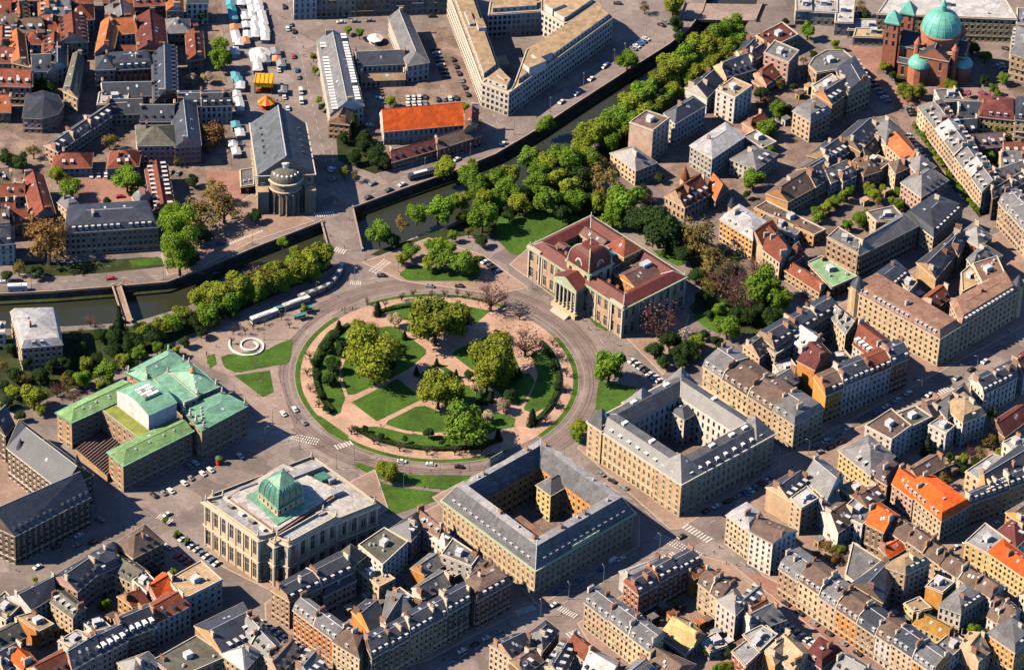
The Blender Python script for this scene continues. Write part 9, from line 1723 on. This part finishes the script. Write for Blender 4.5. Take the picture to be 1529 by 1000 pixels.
def tent(c,r,h,wh,col1,col2,label,name='round_tent',n=16,pole=True):
    rt=root(name,(*c,0),label,name.replace('_',' ')); mb=MB()
    m1,m2=mat(name+'_canvas',col1,.7,.1,.5,.02),mat(name+'_stripe',col2,.7,.1,.5,.02)
    for i in range(n):
        a0,a1=2*math.pi*i/n,2*math.pi*(i+1)/n; p=lambda a,r_,z:(c[0]+r_*math.cos(a),c[1]+r_*math.sin(a),z)
        mb.quad(p(a0,r,wh),p(a1,r,wh),p(a1,r*.45,wh+h*.45),p(a0,r*.45,wh+h*.45),i%2); mb.poly((p(a0,r*.45,wh+h*.45),p(a1,r*.45,wh+h*.45),(c[0],c[1],wh+h)),i%2)
        mb.quad(p(a0,r,wh-.6),p(a1,r,wh-.6),p(a1,r,wh),p(a0,r,wh),(i+1)%2)
    mk('canvas_roof',mb,[m1,m2],rt)
    mb=MB(); mb.lathe(c,[(r*.75,0),(r*.75,wh-.3)],n); mk('base_drum',mb,[m2],rt)
    for i in range(0,n,2):
        a=2*math.pi*i/n; mb=MB(); mb.tube((c[0]+r*.95*math.cos(a),c[1]+r*.95*math.sin(a),0),(c[0]+r*.95*math.cos(a),c[1]+r*.95*math.sin(a),wh),.1,.1,5); mk('post',mb,[ZINC],rt)
tent(FAIR['tent'],5.6,2.6,2.6,(.68,.66,.62),(.6,.58,.55),'large round white tent in the middle of the fairground')
tent(FAIR['carousel'],4.4,3.5,3.2,(.75,.35,.03),(.55,.05,.03),'small orange and red carousel with pointed canopy below the yellow ride','carousel',12)
c=FAIR['ride']; rt=root('fairground_ride',(*c,0),'big yellow roofed fairground ride on dark posts','fairground ride'); YL=mat('ride_yellow',(.72,.36,.01),.6,.15,.5,.02)
mb=MB(); E=[(c[0]+u,c[1]+v) for u,v in ((-4.6,-4),(4.6,-4),(4.2,5),(-4.6,5))]; mb.prism(E,4.2,6.6,0,0,True); mk('canopy',mb,[YL],rt)
for i in range(5): mb=MB(); mb.box((c[0]-4.4+i*2.1,c[1]-4.2),(1,0),(0,1),-.2,.2,-.1,9,6.6,6.9); mk('roof_rib',mb,[YL],rt)
for p in E: mb=MB(); mb.tube((*lerp(p,c,.08),0),(*lerp(p,c,.08),4.2),.25,.25,6); mk('post',mb,[IRON],rt)
mb=MB(); mb.box(c,(1,0),(0,1),-3.8,3.8,-3.4,4.2,.1,1.2); mk('platform',mb,[mat('ride_platform',(.3,.12,.05),.7)],rt)
for i in range(4): mb=MB(); mb.box((c[0]-2.8+i*1.9,c[1]-2.),(1,0),(0,1),-.6,.6,-.9,.9,1.2,2.); mk('seat_car',mb,[mat('ride_seat',(.5,.05,.04),.5)],rt)
tent(FAIR['canopy'],4.2,1.8,2.8,(.70,.66,.62),(.66,.62,.58),'white garden parasol tent on the lawn of the barracks courtyard','garden_tent',8)
# spiral bench
c=MON['spiral']; rt=root('spiral_bench',(*c,0),'white spiral concrete bench on the pale plaza beside the lawns','spiral bench'); mb=MB(); N_=72
for i in range(N_):
    t0,t1=[2*math.pi*1.75*k/N_ for k in (i,i+1)]
    r0,r1=[2.3+4.4*k/N_+(max(0,k-50)*.14) for k in (i,i+1)]; p=lambda r,t,z:(c[0]+r*math.cos(-t+1.2),c[1]+r*math.sin(-t+1.2),z)
    for a_,b_,za,zb in ((0,0,.02,.75),(0,.9,.75,.75),(.9,.9,.75,.02)): mb.quad(p(r0+a_,t0,za),p(r1+a_,t1,za),p(r1+b_,t1,zb),p(r0+b_,t0,zb))
mk('bench_band',mb,[WHITE],rt); mb=MB(); mb.lathe(c,[(2.0,.1),(0,.11)],20); mk('inner_floor',mb,[MATS['plaza']],rt)
# monument
m4=ccw(MON['mon']); rt=root('war_memorial',(*center(m4)[:2],0),'low square stone war memorial with sculpted figures on the central lawn','memorial')
mb=MB(); o4=offset(m4,-.8)
for i in range(4):
    a,b,c_,d_=m4[i],m4[(i+1)%4],o4[(i+1)%4],o4[i]; mb.prism([a,b,c_,d_],.1,.6)
mk('stone_border',mb,[PALE],rt); mb=MB(); mb.prism(offset(m4,-3),.15,1.2); mk('plinth',mb,[TRIM],rt)
mm=center(m4)[:2]; mb=MB(); mb.lathe(mm,[(1.1,1.2),(1.2,2.2),(.7,3.2),(.8,3.8),(.3,4.3),(.35,4.7),(0,5)],9); mk('figure_group',mb,[mat('bronze',(.08,.1,.08),.6)],rt)
c=MON['kiosk']
# red van-like object between theatre and library
c=MON['red']; rt=root('advertising_column',(*c,0),'small round red advertising column with green cap beside the theatre','advertising column')
mb=MB(); mb.lathe(c,[(1.5,.1),(1.5,3.2)],14); mk('drum',mb,[mat('poster_red',(.6,.05,.02),.6)],rt); mb=MB(); mb.lathe(c,[(1.7,3.2),(1.7,3.5),(.6,4.2),(0,4.6)],14); mk('cap',mb,[mat('cap_green',(.08,.16,.03),.6)],rt)
# moored boat
a,b=MON['boat']; L=dist(a,b); e=((b[0]-a[0])/L,(b[1]-a[1])/L); f=(-e[1],e[0]); m_=lerp(a,b,.5); m_=(m_[0]+f[0]*3.5,m_[1]+f[1]*3.5)
rt=root('river_boat',(*m_,-4.2),'long grey and white river boat moored at the canal quay beside the island trees','boat'); hl=L/2
pts=[(m_[0]+e[0]*u+f[0]*v,m_[1]+e[1]*u+f[1]*v) for u,v in ((-hl,-1.6),(hl*.75,-1.8),(hl,0),(hl*.75,1.8),(-hl,1.6))]
mb=MB(); mb.prism(pts,-4.5,-3.1); mk('hull',mb,[mat('boat_hull',(.1,.11,.13),.5)],rt); mb=MB(); mb.box(m_,e,f,-hl*.8,hl*.55,-1.4,1.4,-3.1,-1.5,1); mb.box(m_,e,f,-hl*.82,hl*.57,-1.5,1.5,-1.5,-1.3,0); mk('cabin',mb,[WHITE,GLASS],rt)
for x,y in MON['shelter']:
    rt=root('tram_shelter',(x,y,0),'green roofed tram stop shelter, '+{0:'leftmost of the three beside the buses',1:'middle one of the three on the platform',2:'rightmost of the three beside the tram'}[sorted(p[0] for p in MON['shelter']).index(x)],'tram shelter','tram stop shelters')
    ex,ey=(.87,.5),(-.5,.87); mb=MB(); mb.box((x,y),ex,ey,-3,3,-1.,1.,2.6,2.8); mk('shelter_roof',mb,[mat('shelter_green',(.06,.24,.22),.5)],rt)
    mb=MB(); mb.box((x,y),ex,ey,-2.9,2.9,.8,.86,.2,2.6); mk('back_pane',mb,[GLASS],rt)
    for u in (-2.8,2.8): mb=MB(); mb.box((x,y),ex,ey,u-.08,u+.08,.7,.9,.05,2.6); mk('post',mb,[IRON],rt)
# people on foot
def person_mesh(i):
    r=random.Random(i); mb=MB()
    P_=lambda pts,n=7:None
    cl=[mat(f'coat_{n}',c,.8) for n,c in (('navy',(.03,.04,.09)),('red',(.35,.05,.04)),('black',(.02,.02,.02)),('beige',(.4,.32,.22)))][i%4]
    # one skinned body with legs in stride
    me=bpy.data.meshes.new('person'); V=[(0,0,.95),(0,0,1.2),(0,0,1.42),(0,0,1.52),(.02,0,1.66),(0,.1,.9),(.14,.11,.5),(.2,.11,.06),(.32,.11,.03),(0,-.1,.9),(-.1,-.11,.5),(-.25,-.11,.08),(-.14,-.11,.03),(0,.2,1.38),(-.1,.25,1.1),(.02,.26,.85),(0,-.2,1.38),(.1,-.25,1.1),(.22,-.24,.88)]
    Ed=[(0,1),(1,2),(2,3),(3,4),(0,5),(5,6),(6,7),(7,8),(0,9),(9,10),(10,11),(11,12),(2,13),(13,14),(14,15),(2,16),(16,17),(17,18)]
    R=[.15,.16,.15,.06,.11,.1,.065,.05,.04,.1,.065,.05,.04,.065,.05,.04,.065,.05,.04]
    me.from_pydata(V,Ed,[]); ob=bpy.data.objects.new('person_body',me); COL.objects.link(ob)
    sk=ob.modifiers.new('s','SKIN')
    for v,rr in zip(me.skin_vertices[0].data,R): v.radius=(rr,rr)
    me.skin_vertices[0].data[0].use_root=True
    dg=bpy.context.evaluated_depsgraph_get(); m2=bpy.data.meshes.new_from_object(ob.evaluated_get(dg)); m2.name='person'
    bpy.data.objects.remove(ob); skin=mat('skin',(.5,.3,.22),.6); tr=mat('trousers_dark',(.03,.035,.05),.8); hair=mat('hair_brown',(.05,.03,.02),.8)
    m2.materials.clear()
    for m in (cl,tr,skin,hair): m2.materials.append(m)
    for p in m2.polygons:
        z=p.center.z; p.material_index=1 if z<.88 and abs(p.center.y)<.2 else (0 if z<1.5 else (3 if z>1.68 else 2))
    return m2
PM=[person_mesh(i) for i in range(4)]; CN=['dark blue coat','red coat','black coat','beige coat']
pc={}; PT={}
for i,(x,y) in enumerate(PEOPLE): PT[i%4]=PT.get(i%4,0)+1
for i,(x,y) in sorted(enumerate(PEOPLE),key=lambda e:e[1][0]):
    pc[i%4]=pc.get(i%4,0)+1
    o=bpy.data.objects.new('person',PM[i%4]); COL.objects.link(o); o.location=(x,y,.12); o.rotation_euler=(0,0,i*1.7); tag(o,f"{ORD[pc[i%4]-1]} person from left walking in a {CN[i%4]}",'person','people walking round the square')
C.cycles.max_bounces=4; C.cycles.diffuse_bounces=0; C.cycles.glossy_bounces=2; C.cycles.transmission_bounces=2
bpy.context.view_layer.update()
